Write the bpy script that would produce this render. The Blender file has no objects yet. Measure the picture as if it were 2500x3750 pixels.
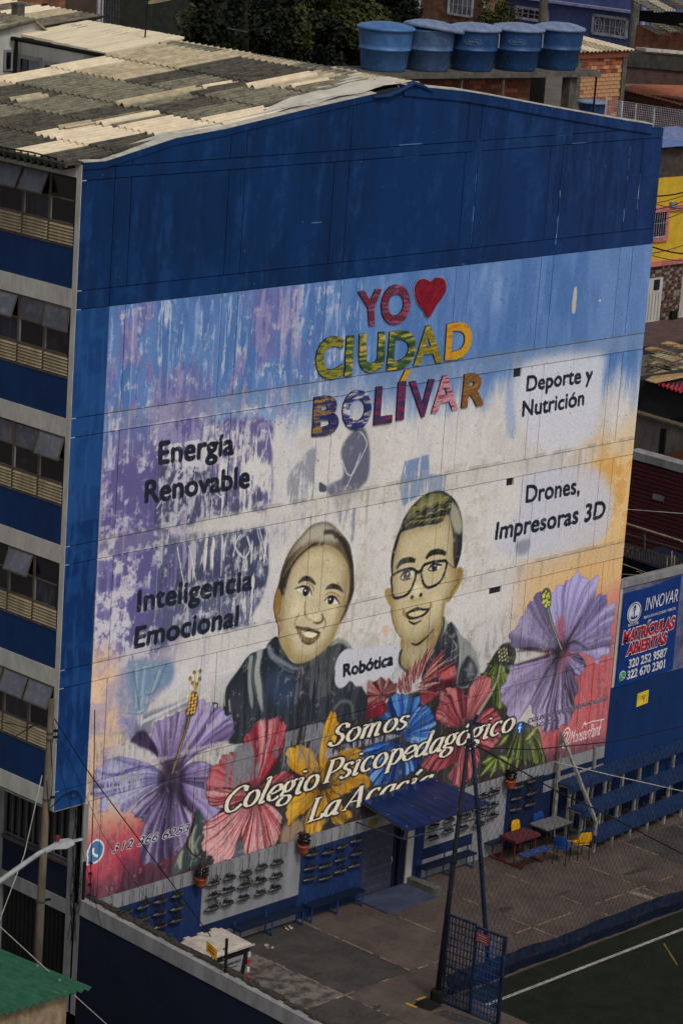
import bpy, bmesh, math, random
import numpy as np
from mathutils import Vector, Matrix

# ------------------------------------------------------------------ camera, sky, sun, exposure
SC = bpy.context.scene
COL = SC.collection
CAM_F, YAW, PITCH, ROLL = 10694.2, math.radians(46.707), math.radians(14.674), math.radians(3.959)
CAM = np.array([-42.80, -48.934, 31.196])
def _axes():
    cy, sy, cp, sp = math.cos(YAW), math.sin(YAW), math.cos(PITCH), math.sin(PITCH)
    w = np.array([sy*cp, cy*cp, -sp]); r = np.array([cy, -sy, 0.0]); u = np.cross(r, w)
    c, s = math.cos(ROLL), math.sin(ROLL)
    return c*r+s*u, -s*r+c*u, w
AR, AU, AW = _axes()
cd = bpy.data.cameras.new('camera'); cam = bpy.data.objects.new('camera', cd); COL.objects.link(cam)
cam.matrix_world = Matrix([[AR[0], AU[0], -AW[0], CAM[0]], [AR[1], AU[1], -AW[1], CAM[1]], [AR[2], AU[2], -AW[2], CAM[2]], [0, 0, 0, 1]])
cd.sensor_fit = 'VERTICAL'; cd.sensor_height = 24.0; cd.lens = CAM_F/3750.0*24.0
cd.clip_start = 1.0; cd.clip_end = 2000.0
SC.camera = cam

SUN_EL, SUN_AZ = math.radians(50), math.radians(196)      # azimuth measured clockwise from +Y
world = bpy.data.worlds.new('World'); SC.world = world; world.use_nodes = True
wn = world.node_tree.nodes; wn.clear()
sky = wn.new('ShaderNodeTexSky'); sky.sky_type = 'NISHITA'; sky.sun_disc = False
sky.sun_elevation = SUN_EL; sky.sun_rotation = SUN_AZ; sky.air_density = 1.0; sky.dust_density = 3.0; sky.ozone_density = 0.6
bg = wn.new('ShaderNodeBackground'); bg.inputs['Strength'].default_value = 0.12
hs = wn.new('ShaderNodeHueSaturation'); hs.inputs['Saturation'].default_value = 0.25
wo = wn.new('ShaderNodeOutputWorld')
world.node_tree.links.new(sky.outputs[0], hs.inputs['Color'])
world.node_tree.links.new(hs.outputs[0], bg.inputs['Color'])
world.node_tree.links.new(bg.outputs[0], wo.inputs['Surface'])
sl = bpy.data.lights.new('sun', 'SUN'); sun = bpy.data.objects.new('sun', sl); COL.objects.link(sun)
sl.energy = 1.45; sl.angle = math.radians(10); sl.color = (1.0, 0.95, 0.88)
sd = Vector((math.sin(SUN_AZ)*math.cos(SUN_EL), math.cos(SUN_AZ)*math.cos(SUN_EL), math.sin(SUN_EL)))
sun.rotation_euler = sd.to_track_quat('Z', 'Y').to_euler(); sun.location = (0, -40, 60)
SC.view_settings.view_transform = 'Standard'; SC.view_settings.look = 'None'
SC.view_settings.exposure = -0.29; SC.view_settings.gamma = 1.0; SC.view_settings.use_curve_mapping = False

# ------------------------------------------------------------------ survey: measured photo points laid on real planes
def _ray(px, py): return AR*(px-1250)/CAM_F + AU*(1875-py)/CAM_F + AW
def onX(px, py, X): d = _ray(px, py); return CAM + d*((X-CAM[0])/d[0])
def onY(px, py, Y=0.0): d = _ray(px, py); return CAM + d*((Y-CAM[1])/d[1])
def onZ(px, py, Z): d = _ray(px, py); return CAM + d*((Z-CAM[2])/d[2])
G = 1.60                                                     # level of the school yard
RS = random.Random(11)

# ------------------------------------------------------------------ materials
def lin(c):
    f = lambda v: (v/255/12.92) if v/255 <= 0.04045 else ((v/255+0.055)/1.055)**2.4
    return (f(c[0]), f(c[1]), f(c[2]), 1.0)
LIFT = 1.0
MATS = {}
def mat(name, c, rough=0.8, c2=None, scale=3.0, stretch=(1, 1, 1), c3=None, scale3=14.0, bump=0.15, bscale=40.0,
        metal=0.0, lift=1.5, contrast=(0.38, 0.62), amt3=0.5, spec=0.3, alpha=1.0, trans=0.0):
    """c, c2, c3 are colours as seen in grey daylight; lift turns them into surface albedo."""
    if name in MATS: return MATS[name]
    m = bpy.data.materials.new(name); m.use_nodes = True; nt = m.node_tree; n = nt.nodes; L = nt.links
    b = n['Principled BSDF']
    def col(q): q = lin(q); return tuple(min(0.9, v*lift*(0.80 if max(q[:3]) < .2 else 0.95)) for v in q[:3])+(1,)
    b.inputs['Roughness'].default_value = rough; b.inputs['Metallic'].default_value = metal
    b.inputs['Specular IOR Level'].default_value = spec
    tc = n.new('ShaderNodeTexCoord'); mp = n.new('ShaderNodeMapping'); mp.inputs['Scale'].default_value = stretch
    L.new(tc.outputs['Object'], mp.inputs['Vector'])
    if c2 is None: c2 = tuple(v*0.8 for v in c)
    nz = n.new('ShaderNodeTexNoise'); nz.inputs['Scale'].default_value = scale; nz.inputs['Detail'].default_value = 7; nz.inputs['Roughness'].default_value = 0.65
    L.new(mp.outputs[0], nz.inputs['Vector'])
    r = n.new('ShaderNodeValToRGB'); r.color_ramp.elements[0].position = contrast[0]; r.color_ramp.elements[1].position = contrast[1]
    r.color_ramp.elements[0].color = col(c2); r.color_ramp.elements[1].color = col(c)
    L.new(nz.outputs['Fac'], r.inputs['Fac']); out = r.outputs['Color']
    if c3 is not None:
        n3 = n.new('ShaderNodeTexNoise'); n3.inputs['Scale'].default_value = scale3; n3.inputs['Detail'].default_value = 8; n3.inputs['Roughness'].default_value = 0.7
        L.new(mp.outputs[0], n3.inputs['Vector'])
        r3 = n.new('ShaderNodeValToRGB'); r3.color_ramp.elements[0].position = 0.5; r3.color_ramp.elements[1].position = 0.68
        r3.color_ramp.elements[0].color = (0, 0, 0, 1); r3.color_ramp.elements[1].color = (amt3, amt3, amt3, 1)
        L.new(n3.outputs['Fac'], r3.inputs['Fac'])
        mx = n.new('ShaderNodeMix'); mx.data_type = 'RGBA'; mx.inputs['B'].default_value = col(c3)
        L.new(r3.outputs['Color'], mx.inputs['Factor']); L.new(out, mx.inputs['A']); out = mx.outputs['Result']
    L.new(out, b.inputs['Base Color'])
    if bump:
        nb = n.new('ShaderNodeTexNoise'); nb.inputs['Scale'].default_value = bscale; nb.inputs['Detail'].default_value = 4
        L.new(tc.outputs['Object'], nb.inputs['Vector'])
        bp = n.new('ShaderNodeBump'); bp.inputs['Strength'].default_value = bump; bp.inputs['Distance'].default_value = 0.02
        L.new(nb.outputs['Fac'], bp.inputs['Height']); L.new(bp.outputs['Normal'], b.inputs['Normal'])
    if trans: b.inputs['Transmission Weight'].default_value = trans
    if alpha < 1: b.inputs['Alpha'].default_value = alpha
    MATS[name] = m
    return m

# ------------------------------------------------------------------ mesh helpers
ORG = {}
class MB:
    def __init__(s): s.v = []; s.f = []; s.mi = []; s.cur = 0
    def face(s, pts):
        k = len(s.v); s.v += [tuple(map(float, p)) for p in pts]; s.f.append(tuple(range(k, k+len(pts)))); s.mi.append(s.cur)
    def box(s, a, b):
        x0, y0, z0 = [min(a[i], b[i]) for i in range(3)]; x1, y1, z1 = [max(a[i], b[i]) for i in range(3)]
        s.hexa([(x0,y0,z0),(x1,y0,z0),(x1,y1,z0),(x0,y1,z0)], [(x0,y0,z1),(x1,y0,z1),(x1,y1,z1),(x0,y1,z1)]); return s
    def hexa(s, lo, hi):
        k = len(s.v); s.v += [tuple(map(float, p)) for p in lo]+[tuple(map(float, p)) for p in hi]; n = len(lo)
        s.f.append(tuple(k+i for i in reversed(range(n)))); s.f.append(tuple(k+n+i for i in range(n)))
        for i in range(n): j = (i+1) % n; s.f.append((k+i, k+j, k+n+j, k+n+i))
        s.mi += [s.cur]*(n+2); return s
    def prism(s, poly, off):
        off = np.array(off, float); lo = [np.array(p, float) for p in poly]; return s.hexa(lo, [p+off for p in lo])
    def bar(s, p, q, w, h=None, up=(0, 0, 1)):
        h = h or w; p = Vector(p); q = Vector(q); d = (q-p).normalized(); u = Vector(up)
        if abs(d.dot(u)) > 0.95: u = Vector((0, 1, 0))
        a = d.cross(u).normalized()*w/2; b = a.cross(d).normalized()*h/2
        return s.hexa([p-a-b, p+a-b, p+a+b, p-a+b], [q-a-b, q+a-b, q+a+b, q-a+b])
    def tube(s, pts, r, n=6, cap=True):
        pts = [Vector(p) for p in pts]; rr = r if isinstance(r, (list, tuple)) else [r]*len(pts); k0 = len(s.v); ref = None
        for i, p in enumerate(pts):
            d = (pts[min(i+1, len(pts)-1)]-pts[max(i-1, 0)]).normalized()
            if ref is None: ref = Vector((0, 0, 1)) if abs(d.z) < 0.9 else Vector((1, 0, 0))
            a = d.cross(ref).normalized(); b = a.cross(d).normalized(); ref = b
            for j in range(n):
                t = 2*math.pi*j/n; s.v.append(tuple(p+(a*math.cos(t)+b*math.sin(t))*rr[i]))
        for i in range(len(pts)-1):
            for j in range(n):
                a0 = k0+i*n+j; a1 = k0+i*n+(j+1) % n; s.f.append((a0, a1, a1+n, a0+n)); s.mi.append(s.cur)
        if cap:
            s.f.append(tuple(k0+j for j in reversed(range(n)))); s.f.append(tuple(k0+(len(pts)-1)*n+j for j in range(n))); s.mi += [s.cur]*2
        return s
    def lathe(s, c, prof, n=20, axis=(0, 0, 1), sx=1.0):
        c = Vector(c); ax = Vector(axis).normalized(); a = ax.orthogonal().normalized() if abs(ax.z) < 0.99 else Vector((1, 0, 0)); b = ax.cross(a); k0 = len(s.v)
        for (r, z) in prof:
            for j in range(n):
                t = 2*math.pi*j/n; s.v.append(tuple(c+ax*z+(a*math.cos(t)*sx+b*math.sin(t))*r))
        for i in range(len(prof)-1):
            for j in range(n):
                a0 = k0+i*n+j; a1 = k0+i*n+(j+1) % n; s.f.append((a0, a1, a1+n, a0+n)); s.mi.append(s.cur)
        s.f.append(tuple(k0+j for j in reversed(range(n)))); s.f.append(tuple(k0+(len(prof)-1)*n+j for j in range(n))); s.mi += [s.cur]*2
        return s
    def build(s, name, m, parent=None, smooth=False, local=False):
        o0 = Vector((0, 0, 0)) if (local or parent is None) else ORG.get(parent.name, Vector((0, 0, 0)))
        me = bpy.data.meshes.new(name); me.from_pydata([tuple(Vector(p)-o0) for p in s.v], [], s.f)
        for q in (m if isinstance(m, (list, tuple)) else [m]): me.materials.append(q)
        if any(s.mi): me.polygons.foreach_set('material_index', s.mi)
        if smooth: me.polygons.foreach_set('use_smooth', [True]*len(s.f))
        me.update(); o = bpy.data.objects.new(name, me); COL.objects.link(o)
        if parent is not None: o.parent = parent
        ORG[o.name] = o0
        return o
def thing(name, label, cat, loc=(0, 0, 0), group=None):
    o = bpy.data.objects.new(name, None); COL.objects.link(o); o.location = loc; o.empty_display_size = 0.3
    o['label'] = label; o['category'] = cat
    if group: o['group'] = group
    ORG[o.name] = Vector(loc)
    return o
def tag(o, label, cat, group=None):
    o['label'] = label; o['category'] = cat
    if group: o['group'] = group
    return o
def struct(o): o['kind'] = 'structure'; return o
def stuff(o): o['kind'] = 'stuff'; return o
def dup(o, parent=None, loc=None, rot=None):
    c = o.copy(); COL.objects.link(c); c.parent = parent
    if parent is None and loc is not None: c.location = loc
    if rot is not None: c.rotation_euler = rot
    for ch in list(o.children): dup(ch, c)
    return c
def copy_thing(o, loc, label, rot=None, group=None):
    c = dup(o, None, loc, rot); c['label'] = label
    if group: c['group'] = group
    return c
def glyph(text, offset=0.0, extrude=0.0):
    """outline loops of a line of text in the built-in font, in the plane"""
    cu = bpy.data.curves.new('t', 'FONT'); cu.body = text; cu.size = 1.0; cu.offset = offset; cu.resolution_u = 4
    cu.fill_mode = 'NONE' if extrude == 0 else 'BOTH'; cu.extrude = extrude
    ob = bpy.data.objects.new('t', cu); COL.objects.link(ob)
    dg = bpy.context.evaluated_depsgraph_get(); dg.update(); ev = ob.evaluated_get(dg); me = bpy.data.meshes.new_from_object(ev)
    bpy.data.objects.remove(ob); bpy.data.curves.remove(cu)
    return me
def glyph_loops(text, offset=0.0):
    me = glyph(text, offset); adj = {}
    for e in me.edges:
        a, b = e.vertices; adj.setdefault(a, []).append(b); adj.setdefault(b, []).append(a)
    co = [v.co.xy.copy() for v in me.vertices]; seen = set(); loops = []
    for s in adj:
        if s in seen: continue
        lp = [s]; seen.add(s); cur = s
        while True:
            nx = [q for q in adj[cur] if q not in seen]
            if not nx: break
            cur = nx[0]; seen.add(cur); lp.append(cur)
        loops.append(np.array([(co[i].x, co[i].y) for i in lp]))
    bpy.data.meshes.remove(me)
    return loops

# ------------------------------------------------------------------ the mural: painted in code onto a wall-sized image (metres along the wall)
PX = 80.0; WX0, WX1, WZ0, WZ1 = -0.1, 21.0, 3.4, 23.5
TW, TH = int((WX1-WX0)*PX), int((WZ1-WZ0)*PX)
NR = np.random.default_rng(5)
def crop(x0, y0, s):
    return lambda p: onY(x0+p[0]/s, y0+p[1]/s)
cA = crop(750, 1850, 2.412); cB = crop(1350, 1750, 2.94); cC = crop(300, 2400, 2.24); cD = crop(700, 2550, 2.613)
cE = crop(1200, 2350, 2.24); cF = crop(1750, 2050, 2.851); cG = crop(1100, 980, 2.24); cH = crop(350, 1500, 1.568)
c3 = crop(0, 940, 1.2544); c4 = crop(1250, 940, 1.2544); c5 = crop(0, 1880, 1.2544); c6 = crop(1250, 1880, 1.2544)
W = lambda p: (p[0], 0, p[1])                                # already metres
def T(c, pts):
    q = np.array([c(p) for p in pts], float)
    return np.stack([(q[:, 0]-WX0)*PX, (q[:, 2]-WZ0)*PX], 1)
def spline(p, closed=True, k=6):
    p = np.asarray(p, float); n = len(p)
    if n < 3: return p
    out = []
    rng = range(n) if closed else range(n-1)
    t = np.linspace(0, 1, k, endpoint=False)[:, None]
    for i in rng:
        g = (lambda j: p[j % n]) if closed else (lambda j: p[min(max(j, 0), n-1)])
        a, b, c, d = g(i-1), g(i), g(i+1), g(i+2)
        out.append(0.5*((2*b)+(-a+c)*t+(2*a-5*b+4*c-d)*t**2+(-a+3*b-3*c+d)*t**3))
    if not closed: out.append(p[-1:])
    return np.concatenate(out)
def blur(m, r):
    if r <= 0: return m
    n = int(r*3)+1; x = np.arange(-n, n+1); k = np.exp(-x*x/(2*r*r)); k /= k.sum()
    m = np.apply_along_axis(lambda v: np.convolve(v, k, 'same'), 0, m) if m.size < 4000 else _conv(m, k, 0)
    return _conv(m, k, 1)
def _conv(m, k, ax):
    n = len(k)//2; out = np.zeros_like(m); L = m.shape[ax]
    for i, w in enumerate(k):
        s = i-n
        if ax == 0:
            if s >= 0: out[:L-s] += w*m[s:]
            else: out[-s:] += w*m[:L+s]
        else:
            if s >= 0: out[:, :L-s] += w*m[:, s:]
            else: out[:, -s:] += w*m[:, :L+s]
    return out
def raster(polys, pad=2):
    """antialiased even-odd mask of one or more loops; returns (x0, y0, mask)"""
    A = np.concatenate(polys); x0 = int(max(0, math.floor(A[:, 0].min())-pad)); y0 = int(max(0, math.floor(A[:, 1].min())-pad))
    x1 = int(min(TW, math.ceil(A[:, 0].max())+pad)); y1 = int(min(TH, math.ceil(A[:, 1].max())+pad))
    w, h = x1-x0, y1-y0
    if w <= 0 or h <= 0: return 0, 0, np.zeros((0, 0), np.float32)
    S = 3; cnt = np.zeros((h*S, w*S+1), np.int32)
    for P in polys:
        Q = np.roll(P, -1, 0)
        for (ax, ay), (bx, by) in zip((P-[x0, y0])*S, (Q-[x0, y0])*S):
            if ay == by: continue
            if ay > by: ax, ay, bx, by = bx, by, ax, ay
            r0 = max(0, int(math.ceil(ay-0.5))); r1 = min(h*S-1, int(math.ceil(by-0.5))-1)
            if r1 < r0: continue
            rows = np.arange(r0, r1+1); xs = ax+(rows+0.5-ay)*(bx-ax)/(by-ay)
            np.add.at(cnt, (rows, np.clip(np.ceil(xs-0.5).astype(int), 0, w*S)), 1)
    m = (np.cumsum(cnt, 1)[:, :w*S] % 2).astype(np.float32)
    return x0, y0, m.reshape(h, S, w, S).mean((1, 3))
CV = np.zeros((TH, TW, 3), np.float32)
def noise(sx, sz, oct=3, seed=None, pers=0.55):
    """value noise with feature size sx by sz metres"""
    out = np.zeros((TH, TW), np.float32); amp = 1.0; tot = 0; rg = np.random.default_rng(seed) if seed is not None else NR
    for o in range(oct):
        nx = max(2, int(TW/PX/sx*2**o)+2); nz = max(2, int(TH/PX/sz*2**o)+2)
        g = rg.random((nz, nx)).astype(np.float32)
        fx = np.linspace(0, nx-1.001, TW); fz = np.linspace(0, nz-1.001, TH)
        ix = fx.astype(int); iz = fz.astype(int); tx = fx-ix; tz = fz-iz; tx = tx*tx*(3-2*tx); tz = tz*tz*(3-2*tz)
        r = g[iz]*(1-tz)[:, None]+g[np.minimum(iz+1, nz-1)]*tz[:, None]
        r = r[:, ix]*(1-tx)+r[:, np.minimum(ix+1, nx-1)]*tx
        out += r*amp; tot += amp; amp *= pers
    return out/tot
def sstep(a, b, x): t = np.clip((x-a)/(b-a), 0, 1); return t*t*(3-2*t)
def rgb(c): return np.array(c, np.float32)/255.0
def put(x0, y0, m, color):
    h, w = m.shape
    if h == 0 or w == 0: return
    s = CV[y0:y0+h, x0:x0+w]; c = rgb(color) if not isinstance(color, np.ndarray) or color.ndim == 1 and color.max() > 1.01 else color
    s += (c-s)*m[..., None]
def fill(c, pts, color, soft=0.0, alpha=1.0, sm=True, tex=None):
    P = T(c, pts)
    if sm: P = spline(P)
    x0, y0, m = raster([P], 3+int(soft*3))
    if soft: m = blur(m, soft)
    if tex is not None: m = m*tex[y0:y0+m.shape[0], x0:x0+m.shape[1]]
    put(x0, y0, m*alpha, color); return x0, y0, m
def stroke_poly(P, w):
    P = np.asarray(P, float); w = np.asarray(w, float)
    d = np.gradient(P, axis=0); n = np.stack([-d[:, 1], d[:, 0]], 1); n /= np.linalg.norm(n, axis=1)[:, None]+1e-9
    return np.concatenate([P+n*w[:, None]/2, (P-n*w[:, None]/2)[::-1]])
def stroke(c, pts, w, color, soft=0.0, alpha=1.0, tex=None, k=8):
    """w in metres, one number or one per point"""
    P = T(c, pts); n = len(P); ww = np.array([w]*n if np.isscalar(w) else w, float)*PX
    if n > 2:
        Q = spline(P, False, k); ww = np.interp(np.linspace(0, n-1, len(Q)), np.arange(n), ww); P = Q
    x0, y0, m = raster([stroke_poly(P, ww)], 3+int(soft*3))
    if soft: m = blur(m, soft)
    if tex is not None: m = m*tex[y0:y0+m.shape[0], x0:x0+m.shape[1]]
    put(x0, y0, m*alpha, color)
def dot(c, p, r, color, soft=0.4, alpha=1.0, ry=None):
    q = T(c, [p])[0]; ry = ry or r; t = np.linspace(0, 2*math.pi, 20, endpoint=False)
    x0, y0, m = raster([np.stack([q[0]+np.cos(t)*r*PX, q[1]+np.sin(t)*ry*PX], 1)], 3)
    if soft: m = blur(m, soft)
    put(x0, y0, m*alpha, color)
def petal(c, pts, ctr, light, mid, dark, n=9, edge=(30, 28, 34), ew=1.3, core=0.28, seed=0, sm=True, lo=0.42, hi=0.62, tips=0.35):
    """a painted petal: folds that radiate from the flower's throat, dark throat, dark outline"""
    P = T(c, pts)
    if sm: P = spline(P, True, 9)
    ct = T(c, [ctr])[0]; v_ = P-ct; an = np.arctan2(v_[:, 1], v_[:, 0]); rr_ = np.hypot(v_[:, 0], v_[:, 1]); P = ct+v_*(1+(.018*np.sin(an*31+seed)+.014*np.sin(an*57+seed*2)+.010*np.sin(an*90))*np.clip(rr_/60, 0, 1))[:, None]; x0, y0, m = raster([P], 8)
    h, w = m.shape
    if h == 0: return
    yy, xx = np.mgrid[y0:y0+h, x0:x0+w]; dx = xx-ct[0]; dy = yy-ct[1]; r = np.hypot(dx, dy); th = np.arctan2(dy, dx); R = r[m > 0.5].max()+1e-6; q = r/R
    rg = np.random.default_rng(seed+77); tab = rg.random(400)
    def n1(x): x = x+200; i = np.floor(x).astype(int); t = x-i; t = t*t*(3-2*t); return tab[i % 400]*(1-t)+tab[(i+1) % 400]*t
    wob = 0.035*np.sin(q*5+seed)+0.03*n1(q*7)
    s1 = 0.6*n1((th+wob)*n)+0.4*n1((th+wob*1.5)*n*2.3+50)
    s1 = s1+0.10*(np.random.default_rng(seed).random((h, w))-.5)
    a = sstep(lo-0.26, lo+0.16, s1)[..., None]; b = sstep(hi-0.16, hi+0.20, s1+tips*(q-0.6))[..., None]*0.85
    col = rgb(dark)*(1-a)+rgb(mid)*a; col = col*(1-b)+rgb(light)*b
    cr = np.clip(np.exp(-(q/core)**2)*1.0, 0, 1)[..., None]; col = col*(1-cr*0.85)+rgb(dark)*0.75*cr*0.85
    inner = blur(m, 2.2*ew); e = np.clip((1-inner)*2.0, 0, 1)[..., None]*0.55
    col = col*(1-e)+rgb(edge)*e
    o = blur(m, ew*1.2); put(x0, y0, np.clip(o*1.5, 0, 1)*0.6, edge)
    s = CV[y0:y0+h, x0:x0+w]; s += (col.astype(np.float32)-s)*m[..., None]
def paint_loops(loops, color, outline=None, ow=2.0, ocol2=None, tex=None, bold=0.0):
    x0, y0, m = raster(loops, 8+int(ow*2))
    if bold: m = np.clip((blur(m, bold)-0.07)*7, 0, 1)
    if outline is not None:
        o = np.clip((blur(m, ow)-0.06)*9, 0, 1); put(x0, y0, o, outline)
    if ocol2 is not None:
        o = np.clip((blur(m, ow*0.45)-0.12)*6, 0, 1); put(x0, y0, o, ocol2)
    if tex is not None: m = m*tex[y0:y0+m.shape[0], x0:x0+m.shape[1]]
    put(x0, y0, m, color)
def place_text(c, text, bl, br, tl, cap=0.73, off=0.012):
    """loops of a line of lettering: baseline bl-br, height of its capitals up to tl"""
    L = glyph_loops(text, off); A = np.concatenate(L); xa, xb = A[:, 0].min(), A[:, 0].max()
    p, q, r = T(c, [bl, br, tl]); out = []
    for l in L: out.append(p+((l[:, :1]-xa)/(xb-xa))*(q-p)+(l[:, 1:]/cap)*(r-p))
    return out

# slanted book lettering, drawn with a broad pen: strokes per letter, x-height 1
def arc(cx, cy, rx, ry, a0, a1, n=14):
    t = np.radians(np.linspace(a0, a1, n)); return [(cx+rx*math.cos(v), cy+ry*math.sin(v)) for v in t]
PEN = {
 'o': (0.86, [arc(.43, .5, .33, .46, 90, 455, 26)]),
 'c': (0.74, [arc(.42, .5, .32, .46, 55, 312, 18), [(.56, .86), (.64, .80)]]),
 'e': (0.76, [arc(.42, .5, .32, .46, -5, 5, 3)[:0]+[(.12, .45), (.4, .50), (.66, .62), (.66, .82), (.5, .95), (.3, .9), (.14, .68), (.10, .42), (.18, .15), (.38, .03), (.58, .10), (.7, .22)]]),
 'a': (0.86, [[(.66, .88), (.45, .95), (.22, .80), (.10, .50), (.12, .18), (.28, .04), (.45, .15), (.62, .45)], [(.70, .98), (.64, .5), (.62, .14), (.72, .02), (.84, .10)]]),
 'd': (0.90, [[(.62, .88), (.42, .95), (.20, .80), (.08, .50), (.12, .18), (.28, .04), (.45, .15), (.62, .42)], [(.60, 1.50), (.74, 1.55), (.70, 1.0), (.66, .5), (.64, .14), (.74, .02), (.88, .10)]]),
 'p': (0.92, [[(.10, .88), (.24, .98), (.24, .4), (.22, -.46)], [(.08, -.48), (.38, -.48)], [(.26, .70), (.45, .94), (.68, .90), (.80, .60), (.74, .25), (.52, .03), (.26, .08)]]),
 'g': (0.82, [arc(.38, .66, .25, .31, 90, 455, 22), [(.56, .88), (.70, .98), (.80, .96)], [(.20, .42), (.10, .26), (.22, .14), (.50, .08), (.68, -.10), (.60, -.36), (.34, -.46), (.08, -.36), (.06, -.14), (.24, .06)]]),
 'i': (0.50, [[(.10, .86), (.24, .96), (.22, .5), (.20, .12), (.30, .02), (.44, .10)], [(.24, 1.30), (.25, 1.42)]]),
 'í': (0.50, [[(.10, .86), (.24, .96), (.22, .5), (.20, .12), (.30, .02), (.44, .10)], [(.20, 1.22), (.42, 1.55)]]),
 'ó': (0.86, [arc(.43, .5, .33, .46, 90, 455, 26), [(.40, 1.20), (.64, 1.52)]]),
 'l': (0.48, [[(.10, 1.48), (.26, 1.56), (.23, .8), (.20, .12), (.30, .02), (.44, .10)]]),
 'm': (1.42, [[(.08, .86), (.22, .96), (.22, .5), (.20, .0)], [(.22, .66), (.40, .92), (.58, .93), (.64, .70), (.62, .0)], [(.64, .66), (.82, .92), (1.0, .93), (1.06, .70), (1.04, .14), (1.14, .02), (1.28, .1)]]),
 's': (0.70, [[(.62, .80), (.48, .95), (.26, .92), (.16, .74), (.28, .58), (.50, .44), (.58, .24), (.44, .05), (.22, .03), (.06, .16)]]),
 'S': (0.96, [[(.84, 1.22), (.66, 1.44), (.36, 1.42), (.22, 1.14), (.36, .88), (.64, .68), (.76, .40), (.60, .06), (.30, .0), (.06, .20)], [(.82, 1.36), (.84, 1.10)], [(.06, .36), (.06, .1)]]),
 'C': (1.08, [[(.98, 1.18), (.82, 1.42), (.52, 1.42), (.24, 1.12), (.12, .70), (.22, .24), (.48, .0), (.78, .06), (1.0, .34)], [(.98, 1.40), (.98, 1.10)]]),
 'P': (0.98, [[(.26, 1.44), (.26, .0)], [(.08, .0), (.46, .0)], [(.08, 1.44), (.60, 1.44), (.86, 1.24), (.84, .86), (.58, .64), (.28, .64)]]),
 'L': (0.94, [[(.26, 1.44), (.26, .0)], [(.08, 1.44), (.46, 1.44)], [(.08, .02), (.80, .04), (.86, .34)]]),
 'A': (1.18, [[(.12, .0), (.62, 1.46)], [(.62, 1.46), (.94, .0)], [(.30, .48), (.84, .48)], [(.0, .0), (.26, .0)], [(.80, .0), (1.08, .0)]]),
 ' ': (0.45, []),
}
def pen_text(c, text, bl, br, tl, cap=1.45, thick=0.235, thin=0.085, slant=0.16):
    x = 0; out = []
    p, q, r = T(c, [bl, br, tl]); tot = sum(PEN[ch][0] for ch in text)
    ux = (q-p)/tot; uy = (r-p)/cap
    for ch in text:
        adv, st = PEN[ch]
        for s in st:
            P = spline(np.array(s, float), False, 6) if len(s) > 2 else np.linspace(s[0], s[1], 6)
            P = P+np.array([x, 0]); P[:, 0] += P[:, 1]*slant
            d = np.gradient(P, axis=0); ln = np.linalg.norm(d, axis=1)+1e-9; wd = thin+(thick-thin)*np.abs(d[:, 1]/ln)**1.2
            if ch == 'A' and s[0] == (.12, .0): wd = wd*0+thin*1.2
            Q = stroke_poly(P, wd); out.append(p+Q[:, :1]*ux+Q[:, 1:]*uy)
        x += adv
    return out
def paint_union(loops, color, outline, ow):
    A = np.concatenate(loops); x0 = int(A[:, 0].min())-20; y0 = int(A[:, 1].min())-20; x1 = int(A[:, 0].max())+20; y1 = int(A[:, 1].max())+20
    M = np.zeros((y1-y0, x1-x0), np.float32)
    for l in loops:
        a, b, m = raster([l], 2)
        if m.size: s = M[b-y0:b-y0+m.shape[0], a-x0:a-x0+m.shape[1]]; np.maximum(s, m[:s.shape[0], :s.shape[1]], out=s)
    y0c = max(0, y0); M = M[y0c-y0:]
    put(x0, y0c, np.clip((blur(M, ow)-0.05)*8, 0, 1)*0.93, outline); put(x0, y0c, M, color)
    return x0, y0c, M

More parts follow.
